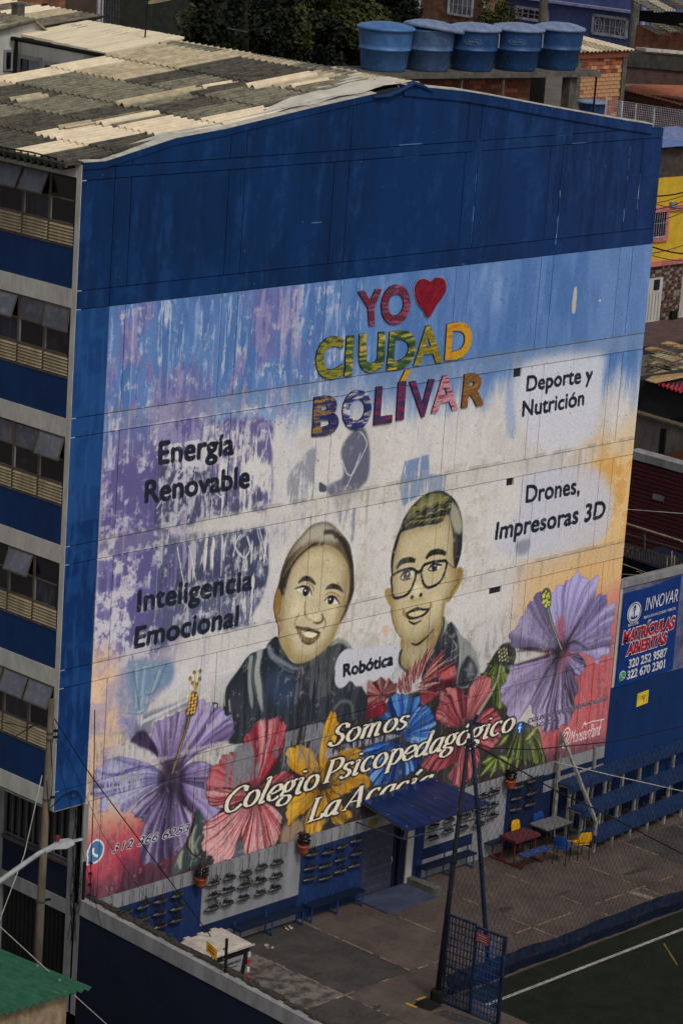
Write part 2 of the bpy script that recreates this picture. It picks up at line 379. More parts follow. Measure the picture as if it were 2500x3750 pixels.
def paint_wall():
    XX = (np.arange(TW)/PX+WX0)[None, :].astype(np.float32)*np.ones((TH, 1), np.float32); ZZ = (np.arange(TH)/PX+WZ0)[:, None].astype(np.float32)*np.ones((1, TW), np.float32)
    N1 = noise(2.5, 2.5, 4, 1); N2 = noise(0.35, 1.6, 4, 2); N3 = noise(0.12, 1.0, 4, 3); N4 = noise(0.9, 0.9, 5, 4, 0.65); N5 = noise(0.06, 0.5, 3, 6); N6 = noise(0.25, 0.25, 4, 7, 0.7); N7 = noise(1.2, 3.0, 5, 8, 0.6)
    def full(mask, color, a=1.0):
        m = (mask*a)[..., None]; CV[:] += (rgb(color)-CV)*m
    # ground of the mural: off-white under a blue sky
    full(np.ones((TH, TW), np.float32), (192, 188, 184))
    full(sstep(.45, .75, N4), (176, 170, 166), .6); full(sstep(.5, .8, N2), (170, 166, 166), .35)
    zb = 15.0+0.5*(N7-.5)*3-np.clip(XX-15, 0, 9)*0.12
    full(sstep(-0.6, 0.9, ZZ-zb+(N3-.5)*1.1), (84, 116, 164)); full(sstep(.35, .7, N2)*sstep(0, 1.5, ZZ-zb), (62, 96, 148), .7); full(sstep(.58, .8, N7)*sstep(0, 1, ZZ-zb), (124, 146, 184), .6)
    full(sstep(17.2, 19.5, XX)*sstep(15.3, 16.2, ZZ), (102, 128, 172), .45)
    full(sstep(.6, .75, N6)*(ZZ < 14.6), (150, 146, 148), .22)
    # left part: weathered purple under paint
    pur = sstep(.9, 1.1, XX)*(1-sstep(3.0, 4.4, XX+(N4-.5)*1.2))*sstep(9.0, 10.5, ZZ+(N4-.5)*2)*(1-sstep(14.5, 16.5, ZZ))
    full(pur*sstep(.25, .45, N7+.18), (86, 80, 126)); full(pur*sstep(.48, .66, N6*.5+N4*.5), (166, 160, 180), .6)
    pp = sstep(.50, .58, N7)*(XX > 1)*(1-sstep(7.0, 8.0, XX))*(ZZ > 15.3)*(ZZ < 18.5); full(pp, (100, 94, 140), .5); full(pp*sstep(.45, .6, N3), (164, 168, 192), .55)
    wp = sstep(.52, .62, N3)*(XX > 1)*(1-sstep(9, 11, XX))*(ZZ > 15.2)*(ZZ < 18.5); full(wp*sstep(.4, .6, N4), (150, 164, 194), .6)
    full(sstep(.55, .66, N3)*sstep(.5, .6, N2)*(XX > 1)*(XX < 9.5)*(ZZ > 14.6)*(ZZ < 18.5), (180, 186, 202), .55)
    # scraped dark patches
    def scraped(c, pts, color, a=.9, lo=.42, hi=.56, t=None):
        t = N3*.55+N4*.45 if t is None else t
        fill(c, pts, color, 2.5, a, tex=sstep(lo, hi, t).astype(np.float32))
    scraped(cH, [(350, 100), (600, 60), (980, 60), (1010, 200), (1000, 560), (820, 580), (640, 620), (350, 690), (340, 300)], (84, 78, 124), .9, .40, .50)
    scraped(cH, [(360, 320), (640, 330), (660, 600), (350, 690)], (66, 68, 92), .9, .38, .5)
    scraped(cH, [(700, 480), (900, 420), (960, 540), (720, 620)], (70, 70, 96), .85, .42, .52)
    scraped(cH, [(380, 100), (700, 90), (880, 180), (860, 280), (520, 330), (360, 300)], (186, 181, 184), .9, .40, .5, N6*.5+N3*.5)
    scraped(cH, [(280, 760), (500, 720), (740, 700), (960, 680), (990, 820), (970, 1040), (900, 1180), (860, 1250), (500, 1300), (300, 1390), (240, 1000)], (72, 78, 104), .92, .40, .50)
    scraped(cH, [(740, 850), (900, 690), (970, 700), (975, 1000), (780, 1080)], (56, 62, 84), .95, .34, .46)
    scraped(cH, [(660, 830), (760, 830), (760, 1010), (640, 1040)], (60, 62, 92), .9, .36, .48)
    scraped(cH, [(400, 900), (600, 860), (620, 960), (520, 1020), (380, 1040)], (58, 62, 86), .85, .40, .5)
    scraped(cH, [(120, 780), (330, 760), (330, 1100), (220, 1400), (190, 1260)], (86, 80, 128), .9, .28, .42)
    scraped(cH, [(0, 850), (130, 840), (180, 1100), (160, 1400), (20, 1400)], (112, 106, 150), .8, .42, .56)
    scraped(cH, [(0, 850), (190, 840), (230, 1000), (160, 1350), (0, 1400)], (190, 184, 188), .7, .50, .6, N6*.6+N4*.4)
    scraped(cH, [(1110, 380), (1260, 220), (1250, 500), (1120, 540)], (120, 122, 134), .8, .42, .52, N3*.7+N4*.3)
    scraped(cH, [(1330, 440), (1420, 380), (1410, 220), (1520, 100), (1568, 200), (1560, 400), (1460, 480), (1360, 500)], (84, 86, 104), .95, .32, .46)
    scraped(cH, [(1370, 500), (1500, 480), (1420, 590), (1400, 620)], (140, 142, 156), .8, .42, .52); scraped(cH, [(1390, 600), (1510, 580), (1500, 760), (1480, 860), (1440, 740)], (110, 114, 134), .85, .42, .54)
    fill(cH, [(1285, 420), (1325, 440), (1322, 470), (1285, 468)], (70, 72, 90), .8)
    scraped(cH, [(1010, 640), (1230, 600), (1220, 760), (1030, 800)], (140, 142, 156), .7, .46, .58)
    for a in ([(390, 90), (470, 330), (520, 310), (620, 60)], [(505, 310), (560, 370)], [(520, 330), (460, 400), (350, 570)], [(990, 120), (960, 260), (860, 380)], [(1000, 150), (1040, 300)], [(985, 60), (1010, 210)], [(870, 370), (910, 420), (905, 480), (860, 440)], [(690, 480), (735, 520)], [(915, 640), (970, 880)], [(930, 650), (985, 870)], [(470, 790), (505, 1000)], [(535, 780), (575, 980)], [(725, 700), (718, 960)], [(1410, 290), (1460, 380), (1520, 250)], [(1520, 130), (1555, 200), (1500, 320), (1430, 460)], [(1360, 60), (1310, 480)][:0] or [(960, 230), (900, 470)]):
        stroke(cH, a, .035, (190, 190, 196), .5, .85)
    stroke(cH, [(830, 720), (800, 790), (850, 850), (885, 800), (870, 730)], .05, (186, 188, 196), .5, .9); stroke(cH, [(850, 890), (862, 925), (845, 915), (850, 890)], .025, (190, 190, 196), .3)
    for i in range(150):
        x = NR.uniform(1, 9.5); z = NR.uniform(8.5, 18.3); l = NR.uniform(.15, .8); stroke(W, [(x, z), (x+.01, z-l)], [.03, .005], (186, 188, 198), .6, NR.uniform(.2, .6))
    W1 = sstep(.52, .60, N5*.15+N3*.25+N7*.3+N6*.3)*(XX > 1.0)*(1-sstep(7.5, 9.5, XX+(N4-.5)*3))*(ZZ > 8.6)*(ZZ < 18.4); full(W1, (182, 180, 188), .7)
    W2 = sstep(.48, .60, N6*.65+N3*.35)*sstep(.38, .6, N4)*(XX > 1.0)*(1-sstep(6.8, 8.2, XX))*(ZZ > 8.4)*(ZZ < 15.6); full(W2, (186, 182, 188), .6)
    W3 = sstep(.52, .58, N3*.4+N7*.6)*(XX > 1.0)*(1-sstep(6, 8.5, XX))*(ZZ > 15)*(ZZ < 18.5); full(W3, (88, 80, 136), .55)
    for xs, ze in ((1.75, 8.6), (2.9, 9.4), (4.5, 9.5), (5.1, 8.9), (6.6, 12.2)):
        stroke(W, [(xs, 18.4), (xs+.02, (18.4+ze)/2), (xs, ze)], [.05, .02, .03], (190, 190, 196), .8, .45, tex=sstep(.3, .6, N2).astype(np.float32))
    for zj in (15.78, 12.75, 9.75): stroke(W, [(1, zj-.2), (5, zj-.21), (8.4, zj-.2)], .03, (192, 190, 190), .8, .6, tex=sstep(.3, .6, N6).astype(np.float32))
    # faded drawing under the left flower
    fill(cC, [(200, 260), (400, 60), (560, 20), (740, 40), (740, 220), (640, 310), (520, 440), (470, 470), (360, 480), (260, 500), (190, 380)], (108, 116, 152), 4, .75, tex=sstep(.3, .5, N3).astype(np.float32))
    fill(cC, [(380, 60), (500, 60), (720, 60), (730, 200), (560, 330), (520, 430), (430, 460), (400, 300)], (92, 122, 146), 3, .7)
    for p in ([(450, 100), (440, 440)], [(520, 80), (480, 440)], [(600, 200), (520, 400)], [(640, 120), (560, 330)]): stroke(cC, p, .09, (140, 158, 170), 1.5, .8)
    for p in ([(620, 130), (540, 360)], [(420, 120), (470, 450)], [(700, 60), (600, 290), (520, 330)]): stroke(cC, p, .03, (60, 84, 110), .8, .8)
    fill(cC, [(190, 400), (360, 500), (440, 480), (470, 560), (560, 640), (420, 700), (330, 640), (200, 720), (180, 560)], (112, 112, 158), 4, .8, tex=sstep(.25, .45, N6).astype(np.float32))
    fill(cC, [(490, 490), (860, 370), (860, 420), (600, 520), (560, 660), (420, 640), (470, 540)], (98, 100, 122), 3, .8, tex=sstep(.3, .45, N3).astype(np.float32))
    stroke(cC, [(480, 555), (870, 370)], .10, (196, 194, 198), .8, .9); stroke(cC, [(540, 665), (600, 640)], .07, (196, 194, 198), .8, .9); stroke(cC, [(1080, 170), (1260, 110)], .05, (200, 198, 198), .8, .8)
    for p in ([(170, 260), (160, 330), (200, 400)], [(150, 680), (170, 740), (220, 760)], [(340, 640), (250, 650), (200, 700), (230, 760)], [(360, 480), (470, 485), (530, 440), (550, 350)], [(410, 40), (440, 60), (500, 60), (530, 20)]): stroke(cC, p, .06, (96, 122, 140), 1.0, .8)
    # peach at the left edge, red ground lower left
    pe = sstep(.95, 1.0, XX)*(1-sstep(1.6, 2.3, XX+(N4-.5)*1.6))*(1-sstep(9.4, 10.6, ZZ+(N7-.5)*2)); full(pe, (206, 172, 142), .9); full(pe*sstep(.5, .62, N4), (152, 140, 168), .7); full(pe*sstep(.6, .7, N6), (196, 150, 112), .5)
    rd = (XX > .9)*(1-sstep(6.0, 6.6, XX)); full(rd*(1-sstep(5.7, 6.4, ZZ)), (198, 140, 116)); full(rd*(1-sstep(5.1, 6.0, ZZ)), (172, 66, 78)); full(rd*(1-sstep(4.5, 5.4, ZZ+(N4-.5)*.4)), (186, 48, 70), .9)
    full(rd*(1-sstep(3.85, 4.9, ZZ+(N4-.5)*.9-XX*.05)), (58, 30, 44), .95); full(rd*sstep(.5, .7, N4)*(ZZ < 5.4), (200, 96, 100), .25)
    # right edge: ochre, then red
    oc = sstep(17.4, 19.6, XX+(N4-.5)*1.8)*(1-sstep(11.5, 13.6, ZZ-(XX-19)*.35+(N7-.5)*1.5)); full(oc, (204, 168, 112), .95); full(oc*sstep(.5, .66, N4), (190, 140, 74), .8)
    oc2 = sstep(15.6, 17.2, XX)*(1-sstep(9.6, 10.6, ZZ))*sstep(7.2, 8.2, ZZ); full(oc2, (196, 160, 112), .85)
    full(sstep(17.8, 18.6, XX)*(1-sstep(8.3, 9.0, ZZ+(N4-.5)*.5)), (196, 128, 108)); full(sstep(17.5, 18, XX)*(1-sstep(6.9, 8.1, ZZ)), (188, 88, 92)); full(sstep(17, 18, XX)*(1-sstep(3.9, 4.5, ZZ)), (86, 56, 70), .8)
    fill(c4, [(820, 500), (1180, 440), (1200, 560), (1180, 700), (1130, 840), (900, 880), (830, 760)], (186, 186, 194), 9, .95); fill(c4, [(780, 600), (800, 800), (760, 820), (750, 640)], (120, 140, 180), 5, .6)
    fill(c4, [(830, 1000), (1130, 960), (1240, 1080), (1230, 1240), (1150, 1330), (850, 1380), (700, 1330), (820, 1150)], (178, 178, 188), 9, .9)
    fill(c6, [(800, 140), (860, 120), (850, 180), (810, 190)], (116, 118, 132), 4, .8)
    # blue-grey patches above the boy
    tz = sstep(.36, .46, N5*.6+N3*.4).astype(np.float32)
    fill(c4, [(290, 940), (400, 910), (400, 1000), (480, 1000), (470, 1090), (370, 1090), (280, 1150), (265, 1060)], (104, 124, 156), 1, .95, sm=False, tex=tz)
    fill(W, [(12.95, 6.95), (12.95, 6.96), (12.96, 6.95)], (190, 185, 180), 0)
    # rust, runs and dirt below the beams
    for zb_ in (6.97, 9.97, 12.97, 16.0):
        for i in range(46):
            x = NR.uniform(1, 20.6); l = NR.uniform(.2, 1.3); stroke(W, [(x, zb_-.02), (x+NR.uniform(-.02, .02), zb_-l)], [NR.uniform(.02, .16), .01], (120, 114, 108), 1.2, NR.uniform(.1, .4))
        full((np.abs(ZZ-zb_-.03) < .06)*sstep(.35, .6, N2)*(XX > 1), (110, 106, 102), .3)
        full((ZZ > zb_-.44)*(ZZ < zb_)*(XX > 1)*(XX < 20.9), (168, 160, 150), .18)
    # ---------------- lower band: dark ground for the flowers
    x0, y0, m = fill(cE, [(-560, 470), (-300, 350), (100, 480), (320, 560), (700, 420), (1000, 380), (1230, 300), (1320, 180), (1400, 60), (1500, 20), (1540, 110), (1480, 300), (1430, 450), (1560, 700), (1700, 760), (1800, 1000), (1800, 1180), (1500, 1280), (1000, 1500), (400, 1700), (-200, 1850), (-800, 2050), (-1000, 2150), (-1080, 1700), (-860, 1200), (-640, 800)], (40, 37, 36), 1.5)
    full((XX > 5.9)*(XX < 7.6)*(ZZ < 4.7)*sstep(.4, .6, N4), (92, 76, 60), .7)
    # ---------------- girl
    fill(cA, [(640, 1165), (560, 1220), (530, 1270), (400, 1320), (330, 1400), (250, 1500), (190, 1600), (150, 1700), (135, 1800), (160, 1860), (240, 1890), (200, 2060), (260, 2110), (600, 2050), (1000, 1980), (1400, 1880), (1440, 1720), (1380, 1600), (1340, 1400), (1310, 1300), (1250, 1220), (1180, 1190), (1110, 1220), (980, 1340), (860, 1392), (760, 1380), (700, 1290)], (32, 38, 46), 1)
    fill(cA, [(560, 1480), (760, 1500), (820, 1700), (700, 1800), (560, 1700)], (44, 62, 92), 10, .8); full((XX > 5.6)*(XX < 13)*(ZZ < 9.3)*(ZZ > 6.5)*0, (0, 0, 0))
    fill(cA, [(130, 1560), (60, 1750), (110, 1760), (110, 1820), (150, 1840), (190, 1620), (330, 1400), (240, 1480)], (176, 176, 174), 1, .9); stroke(cA, [(65, 1750), (110, 1755), (105, 1820), (150, 1830), (170, 1870)], .04, (34, 36, 42), .5)
    stroke(cA, [(410, 1330), (395, 1500), (405, 1700), (420, 1800)], [.16, .13, .14, .02], (124, 132, 130), 1.5); stroke(cA, [(490, 1280), (455, 1450), (470, 1620), (510, 1830)], [.2, .24, .26, .03], (142, 148, 142), 2); stroke(cA, [(455, 1330), (430, 1500), (455, 1700)], .05, (60, 66, 70), 1.2)
    stroke(cA, [(560, 1240), (590, 1330), (680, 1390), (780, 1440), (850, 1440)], [.12, .16, .12, .1, .02], (110, 120, 128), 2, .9); stroke(cA, [(600, 1360), (700, 1450), (790, 1480)], .05, (90, 100, 112), 1.2, .8); stroke(cA, [(1110, 1240), (1180, 1200), (1250, 1230), (1320, 1320)], [.1, .14, .12, .03], (126, 134, 124), 2, .9)
    stroke(cA, [(170, 1660), (175, 1780)], .05, (150, 154, 130), 1); stroke(cA, [(215, 1720), (220, 1830)], .06, (140, 144, 126), 1); stroke(cA, [(1130, 1820), (1200, 1740), (1290, 1760), (1310, 1900)], .09, (96, 104, 98), 2, .8)
    fill(cA, [(650, 1160), (655, 1050), (640, 900), (640, 740), (655, 680), (680, 560), (730, 440), (800, 330), (900, 220), (980, 165), (1060, 155), (1120, 175), (1190, 240), (1270, 340), (1300, 450), (1310, 600), (1310, 760), (1280, 840), (1240, 940), (1190, 1040), (1110, 1220), (980, 1340), (860, 1392), (770, 1370), (700, 1290)], (84, 72, 54), .8)
    fill(cA, [(740, 500), (830, 310), (960, 180), (1080, 165), (1180, 250), (1160, 330), (1040, 330), (900, 340), (820, 400)], (172, 166, 152), 6, .9); stroke(cA, [(800, 350), (900, 225), (980, 170), (1060, 157), (1130, 185), (1220, 280)], .05, (104, 98, 88), 1.2, .8)
    fill(cA, [(700, 690), (735, 570), (800, 450), (900, 385), (1000, 348), (1080, 355), (1160, 385), (1230, 460), (1265, 560), (1268, 760), (1240, 890), (1200, 1000), (1165, 1100), (1110, 1220), (980, 1340), (860, 1390), (770, 1368), (700, 1290), (655, 1215), (655, 1100), (662, 950), (680, 800)], (144, 126, 88), 1)
    fill(cA, [(740, 720), (780, 560), (900, 430), (1060, 400), (1190, 480), (1220, 650), (1200, 880), (1140, 1080), (1080, 1200), (960, 1300), (860, 1340), (760, 1270), (710, 1120), (720, 900)], (184, 172, 140), 9); fill(cA, [(760, 900), (800, 830), (870, 850), (860, 960), (780, 1010)], (204, 192, 160), 8, .85); fill(cA, [(900, 460), (1040, 430), (1140, 520), (1120, 620), (960, 620)], (190, 174, 134), 9, .8); fill(cA, [(1080, 900), (1170, 900), (1140, 1020), (1080, 1040)], (198, 184, 146), 7, .8); fill(cA, [(700, 1100), (760, 1180), (800, 1280), (880, 1330), (860, 1385), (760, 1360), (690, 1270)], (150, 130, 80), 7, .6); stroke(cA, [(1220, 640), (1230, 800), (1190, 980), (1130, 1150), (1030, 1290)], .22, (134, 112, 66), 7, .55); stroke(cA, [(760, 620), (900, 560), (1080, 560), (1200, 620)], .12, (160, 142, 96), 7, .5)
    stroke(cA, [(670, 800), (690, 680), (740, 540), (830, 430), (940, 355), (1050, 345)], [.28, .3, .26, .2, .12, .04], (44, 38, 34), 2); stroke(cA, [(1150, 250), (1220, 330), (1280, 470), (1298, 640), (1290, 780), (1240, 940), (1190, 1040)], [.1, .14, .12, .1, .14, .08, .03], (42, 38, 36), 1.6); stroke(cA, [(1050, 240), (1130, 240), (1160, 290)], .12, (60, 52, 44), 2)
    for k in range(7): stroke(cA, [(690+k*22, 640-k*38), (760+k*30, 480-k*22), (880+k*24, 360-k*14)], .025, (150, 130, 88), .8, .6)
    fill(cA, [(640, 735), (612, 850), (612, 960), (640, 1050), (660, 960), (676, 800)], (132, 98, 50), 1.2); stroke(cA, [(640, 730), (612, 850), (615, 960), (645, 1060), (655, 1160)], .03, (60, 48, 34), .8)
    for e in ([(825, 690), (870, 652), (925, 660), (978, 705)], [(1065, 748), (1110, 722), (1170, 728), (1225, 768)]): stroke(cA, e, [.04, .14, .13, .03], (46, 36, 32), 1)
    for (w_, i_, r_, l_) in (([(815, 748), (870, 728), (925, 745), (945, 800), (900, 800), (850, 780)], (893, 766), .125, [(795, 742), (860, 722), (920, 735), (945, 800)]), ([(1060, 850), (1100, 820), (1150, 830), (1182, 872), (1110, 872)], (1112, 842), .115, [(1050, 850), (1100, 812), (1150, 820), (1190, 875)])):
        fill(cA, w_, (206, 200, 186), .5); dot(cA, i_, r_, (26, 24, 28), .6); dot(cA, (i_[0]-6, i_[1]-8), .03, (220, 220, 220), .3); stroke(cA, l_, [.02, .06, .06, .02], (34, 28, 28), .7)
    stroke(cA, [(900, 690), (950, 720), (960, 760)], .05, (130, 104, 60), 1, .8); stroke(cA, [(1060, 800), (1120, 775), (1200, 820)], .05, (130, 104, 60), 1, .8)
    stroke(cA, [(890, 850), (880, 960), (920, 1010), (950, 1020)], [.02, .05, .06, .03], (120, 96, 54), 1.2, .9); stroke(cA, [(955, 1030), (1000, 1045), (1040, 1020), (1030, 960)], [.04, .06, .05, .02], (70, 54, 36), .9); stroke(cA, [(1030, 960), (1065, 1040), (1045, 1100)], .03, (90, 70, 42), .9, .9); stroke(cA, [(830, 960), (795, 1030), (800, 1090)], .05, (130, 106, 60), 1.6, .8)
    fill(cA, [(900, 970), (960, 960), (1010, 980), (990, 1020), (930, 1020)], (212, 198, 160), 3, .9)
    fill(cA, [(805, 1078), (860, 1082), (920, 1090), (970, 1098), (1022, 1135), (990, 1190), (930, 1225), (880, 1218), (838, 1170)], (112, 88, 52), 1); fill(cA, [(850, 1112), (920, 1120), (992, 1135), (955, 1168), (900, 1168), (868, 1145)], (222, 212, 186), .6); stroke(cA, [(805, 1075), (860, 1090), (930, 1100), (1022, 1136)], [.05, .09, .08, .03], (58, 42, 34), .8); stroke(cA, [(850, 1200), (910, 1226), (970, 1210)], .05, (70, 54, 34), .9)
    # ---------------- boy
    neck = [(350, 1720), (345, 1880), (328, 1960), (360, 2040), (430, 2110), (560, 2070), (700, 1840), (780, 1700), (800, 1500), (690, 1560), (500, 1700)]
    fill(cB, [(270, 1840), (350, 1760), (330, 1960), (420, 2110), (330, 2280), (240, 2050)], (182, 182, 182), 1)
    fill(cB, neck, (136, 116, 66), 1); fill(cB, [(380, 1820), (600, 1780), (660, 1800), (560, 1980), (440, 2040)], (168, 152, 114), 8)
    stroke(cB, [(350, 1850), (325, 1940), (350, 2030), (430, 2110)], .09, (34, 32, 32), 1)
    fill(cB, [(800, 1560), (850, 1580), (890, 1560), (980, 1700), (970, 1900), (960, 2100), (930, 2260), (700, 2260), (560, 2150), (700, 1850)], (34, 38, 48), 1)
    fill(cB, [(800, 1530), (850, 1570), (780, 1720), (740, 1780), (790, 1660)], (150, 158, 150), 1.5, .9)
    fill(cB, [(890, 1560), (970, 1670), (1090, 1790), (1150, 1900), (1190, 2100), (1090, 2160), (1060, 2260), (940, 2240), (975, 1950), (950, 1700)], (128, 134, 130), 1.2); fill(cB, [(1040, 1940), (1080, 1925), (1140, 2000), (1165, 2110), (1070, 2230), (950, 2250), (975, 2070)], (38, 42, 50), 2); fill(cB, [(1080, 1980), (1130, 2040), (1100, 2150), (1050, 2130)], (110, 116, 116), 4, .9)
    stroke(cB, [(905, 1750), (940, 1830), (880, 1880)], .03, (170, 174, 170), .5, .8); stroke(cB, [(985, 1880), (890, 1960), (700, 2040)], .04, (120, 126, 128), .8, .8)
    fill(cB, [(250, 1070), (262, 900), (310, 700), (360, 590), (500, 540), (740, 495), (850, 395), (905, 600), (905, 850), (935, 970), (940, 1100), (900, 1200), (830, 1330), (800, 1500), (765, 1570), (690, 1640), (560, 1765), (480, 1795), (400, 1765), (340, 1720), (280, 1640), (255, 1540), (230, 1400), (240, 1250)], (140, 123, 82), .8)
    fill(cB, [(300, 1000), (330, 720), (420, 600), (700, 540), (830, 480), (870, 650), (870, 950), (880, 1120), (790, 1330), (750, 1500), (640, 1620), (500, 1730), (400, 1700), (320, 1580), (280, 1400), (290, 1200)], (180, 166, 130), 9); fill(cB, [(400, 700), (640, 600), (760, 620), (700, 760), (460, 800)], (188, 174, 138), 10, .8); fill(cB, [(470, 1180), (540, 1150), (570, 1220), (510, 1270)], (214, 204, 168), 5, .9); fill(cB, [(680, 1250), (760, 1300), (720, 1450), (660, 1400)], (202, 186, 142), 8, .8)
    fill(cB, [(245, 1060), (238, 900), (275, 700), (340, 540), (385, 420), (480, 290), (600, 185), (720, 138), (800, 150), (900, 215), (960, 310), (1000, 440), (1003, 600), (990, 800), (930, 980), (905, 850), (902, 600), (850, 400), (790, 470), (740, 495), (620, 515), (500, 540), (360, 590), (310, 700), (268, 880), (258, 1060)], (34, 35, 36), .8)
    fill(cB, [(400, 440), (500, 290), (620, 190), (730, 150), (820, 190), (860, 280), (760, 320), (600, 350), (500, 420)], (100, 102, 60), 4, .95, tex=sstep(.25, .5, N6).astype(np.float32)); fill(cB, [(870, 250), (950, 320), (992, 450), (992, 600), (930, 585), (870, 430), (880, 330)], (142, 142, 124), 3)
    for k in range(15):
        a = 430+k*28; b = 330+ (k % 4)*55-k*9; stroke(cB, [(a, b+40), (a+50, b-5), (a+110, b-6)], [.01, .06, .01], (28, 28, 28) if k % 2 else (130, 128, 74), .7, .95)
    for k in range(7): stroke(cB, [(400+k*60, 520-k*8), (450+k*60, 480-k*9), (520+k*60, 462-k*8)], [.01, .05, .01], (128, 122, 66), .7, .9)
    for q in ([(165, 1240), (182, 1200), (228, 1200), (245, 1300), (232, 1385), (188, 1320)], [(935, 990), (980, 960), (1015, 1000), (1005, 1080), (940, 1225), (850, 1345), (822, 1300), (905, 1180)]): fill(cB, q, (146, 122, 74), 1); 
    fill(cB, [(950, 1000), (990, 980), (1000, 1060), (950, 1080)], (120, 92, 58), 2.5, .9); stroke(cB, [(940, 1090), (960, 1120), (900, 1220), (860, 1320)], .06, (104, 84, 44), 1.5, .9)
    for e in ([(298, 985), (345, 915), (430, 888), (500, 898)], [(612, 875), (660, 815), (760, 795), (828, 822)]): stroke(cB, e, [.06, .16, .16, .10], (32, 30, 30), .8)
    for (w_, i_, r_) in (([(332, 1085), (380, 1020), (450, 1003), (482, 1045), (450, 1088), (380, 1106)], (405, 1052), .135), ([(632, 992), (690, 932), (782, 942), (735, 990), (680, 1004)], (702, 962), .115)):
        fill(cB, w_, (196, 192, 176), .6); dot(cB, i_, r_, (52, 52, 62), .6); dot(cB, i_, r_*.5, (20, 20, 24), .4); dot(cB, (i_[0]+8, i_[1]-14), .03, (225, 225, 225), .2); stroke(cB, w_[:3], [.04, .07, .04], (30, 28, 28), .6); stroke(cB, [w_[0], w_[-1], w_[-2]], .03, (50, 44, 36), .5)
    for l in ([(243, 1065), (330, 1010), (440, 983), (500, 1010), (492, 1110), (430, 1240), (340, 1290), (262, 1285), (245, 1180), (243, 1065)], [(560, 1030), (590, 945), (700, 905), (832, 905), (812, 1020), (760, 1125), (650, 1185), (590, 1145), (560, 1030)]): stroke(cB, l, .075, (24, 26, 30), .6)
    stroke(cB, [(500, 1012), (532, 1022), (566, 1000)], .10, (24, 26, 30), .6); stroke(cB, [(840, 905), (880, 950), (932, 970)], .03, (60, 50, 40), .5)
    dot(cB, (463, 1290), .06, (34, 28, 26), .8); dot(cB, (556, 1266), .06, (34, 28, 26), .8); stroke(cB, [(440, 1330), (520, 1320), (600, 1300)], .06, (150, 128, 76), 2, .7)
    fill(cB, [(395, 1465), (450, 1440), (520, 1412), (590, 1420), (655, 1412), (600, 1470), (540, 1510), (430, 1515)], (70, 56, 36), .7); fill(cB, [(425, 1472), (520, 1440), (615, 1425), (565, 1475), (500, 1500), (445, 1495)], (196, 182, 138), .6)
    stroke(cB, [(390, 1465), (450, 1440), (520, 1412), (590, 1422), (660, 1408)], [.04, .06, .07, .06, .03], (28, 26, 26), .6); stroke(cB, [(395, 1470), (430, 1520), (520, 1510), (600, 1470), (650, 1415)], .05, (34, 30, 28), .6); stroke(cB, [(425, 1545), (490, 1576), (565, 1535)], [.03, .07, .03], (36, 32, 28), .7); stroke(cB, [(370, 1420), (375, 1470), (400, 1500)], .07, (104, 70, 40), 2, .8); stroke(cB, [(665, 1350), (668, 1410)], .07, (120, 84, 48), 2, .8)
    stroke(cB, [(445, 1778), (520, 1795), (610, 1720), (692, 1636)], [.03, .07, .06, .02], (28, 26, 26), .7); stroke(cB, [(235, 1400), (262, 1560), (290, 1650), (345, 1720)], .03, (100, 84, 44), .7); stroke(cB, [(800, 1500), (800, 1600), (770, 1720), (700, 1850)], .08, (40, 38, 34), 1.2)
    fill(cB, [(180, 1590), (215, 1640), (180, 1715), (135, 1640)], (192, 164, 140), 1, .9)
    face = ((XX > 7.2)*(XX < 14.8)*(ZZ > 7.6)*(ZZ < 13.2)); full(face*sstep(.48, .6, N3)*sstep(.3, .6, N4), (184, 176, 160), .22); full(face*sstep(.55, .66, N6), (150, 136, 110), .18)
    # ---------------- flowers
    LV, MV, DV = (170, 158, 200), (122, 106, 158), (58, 46, 80)
    LR, MR, DR = (206, 160, 158), (172, 56, 66), (84, 20, 30); LY, MY, DY = (216, 168, 52), (184, 126, 22), (96, 66, 18); LB, MB_, DB = (96, 146, 208), (30, 86, 166), (10, 30, 80); LC, MC, DC = (196, 116, 116), (160, 66, 72), (62, 22, 28)
    ct = (735, 1010)
    petal(cC, [(690, 1010), (600, 1090), (480, 1180), (400, 1260), (335, 1290), (290, 1200), (240, 1170), (200, 1290), (150, 1250), (140, 1180), (100, 1160), (95, 1080), (120, 960), (200, 860), (350, 840), (520, 880), (640, 950)], ct, (178, 174, 206), (116, 112, 164), (72, 62, 104), 12, (92, 84, 130), .8, .2, 1)
    petal(cC, [(790, 1000), (900, 880), (1060, 900), (1030, 1040), (1030, 1180), (1120, 1260), (1100, 1330), (1020, 1360), (960, 1300), (920, 1250), (850, 1130)], ct, LV, MV, DV, 8, (70, 60, 92), .8, .25, 2)
    petal(cC, [(780, 960), (860, 800), (1000, 640), (1040, 520), (1070, 410), (1160, 460), (1220, 520), (1255, 570), (1210, 680), (1080, 740), (960, 800), (860, 880)], ct, (182, 172, 206), (132, 116, 172), (80, 64, 104), 10, (84, 74, 110), .8, .2, 3)
    petal(cC, [(720, 980), (620, 850), (570, 720), (600, 560), (700, 510), (850, 440), (900, 400), (1010, 370), (1050, 430), (1030, 560), (960, 700), (860, 820), (790, 960)], ct, (172, 160, 198), (126, 108, 156), (74, 54, 84), 9, (96, 84, 124), .7, .26, 4)
    petal(cC, [(690, 1060), (560, 1130), (440, 1240), (410, 1300), (470, 1340), (510, 1380), (480, 1500), (500, 1560), (470, 1620), (500, 1700), (600, 1715), (650, 1680), (760, 1640), (850, 1540), (890, 1440), (905, 1330), (920, 1270), (860, 1140), (800, 1050)], ct, (186, 176, 204), (118, 102, 150), (44, 36, 64), 9, (54, 44, 74), .9, .25, 5)
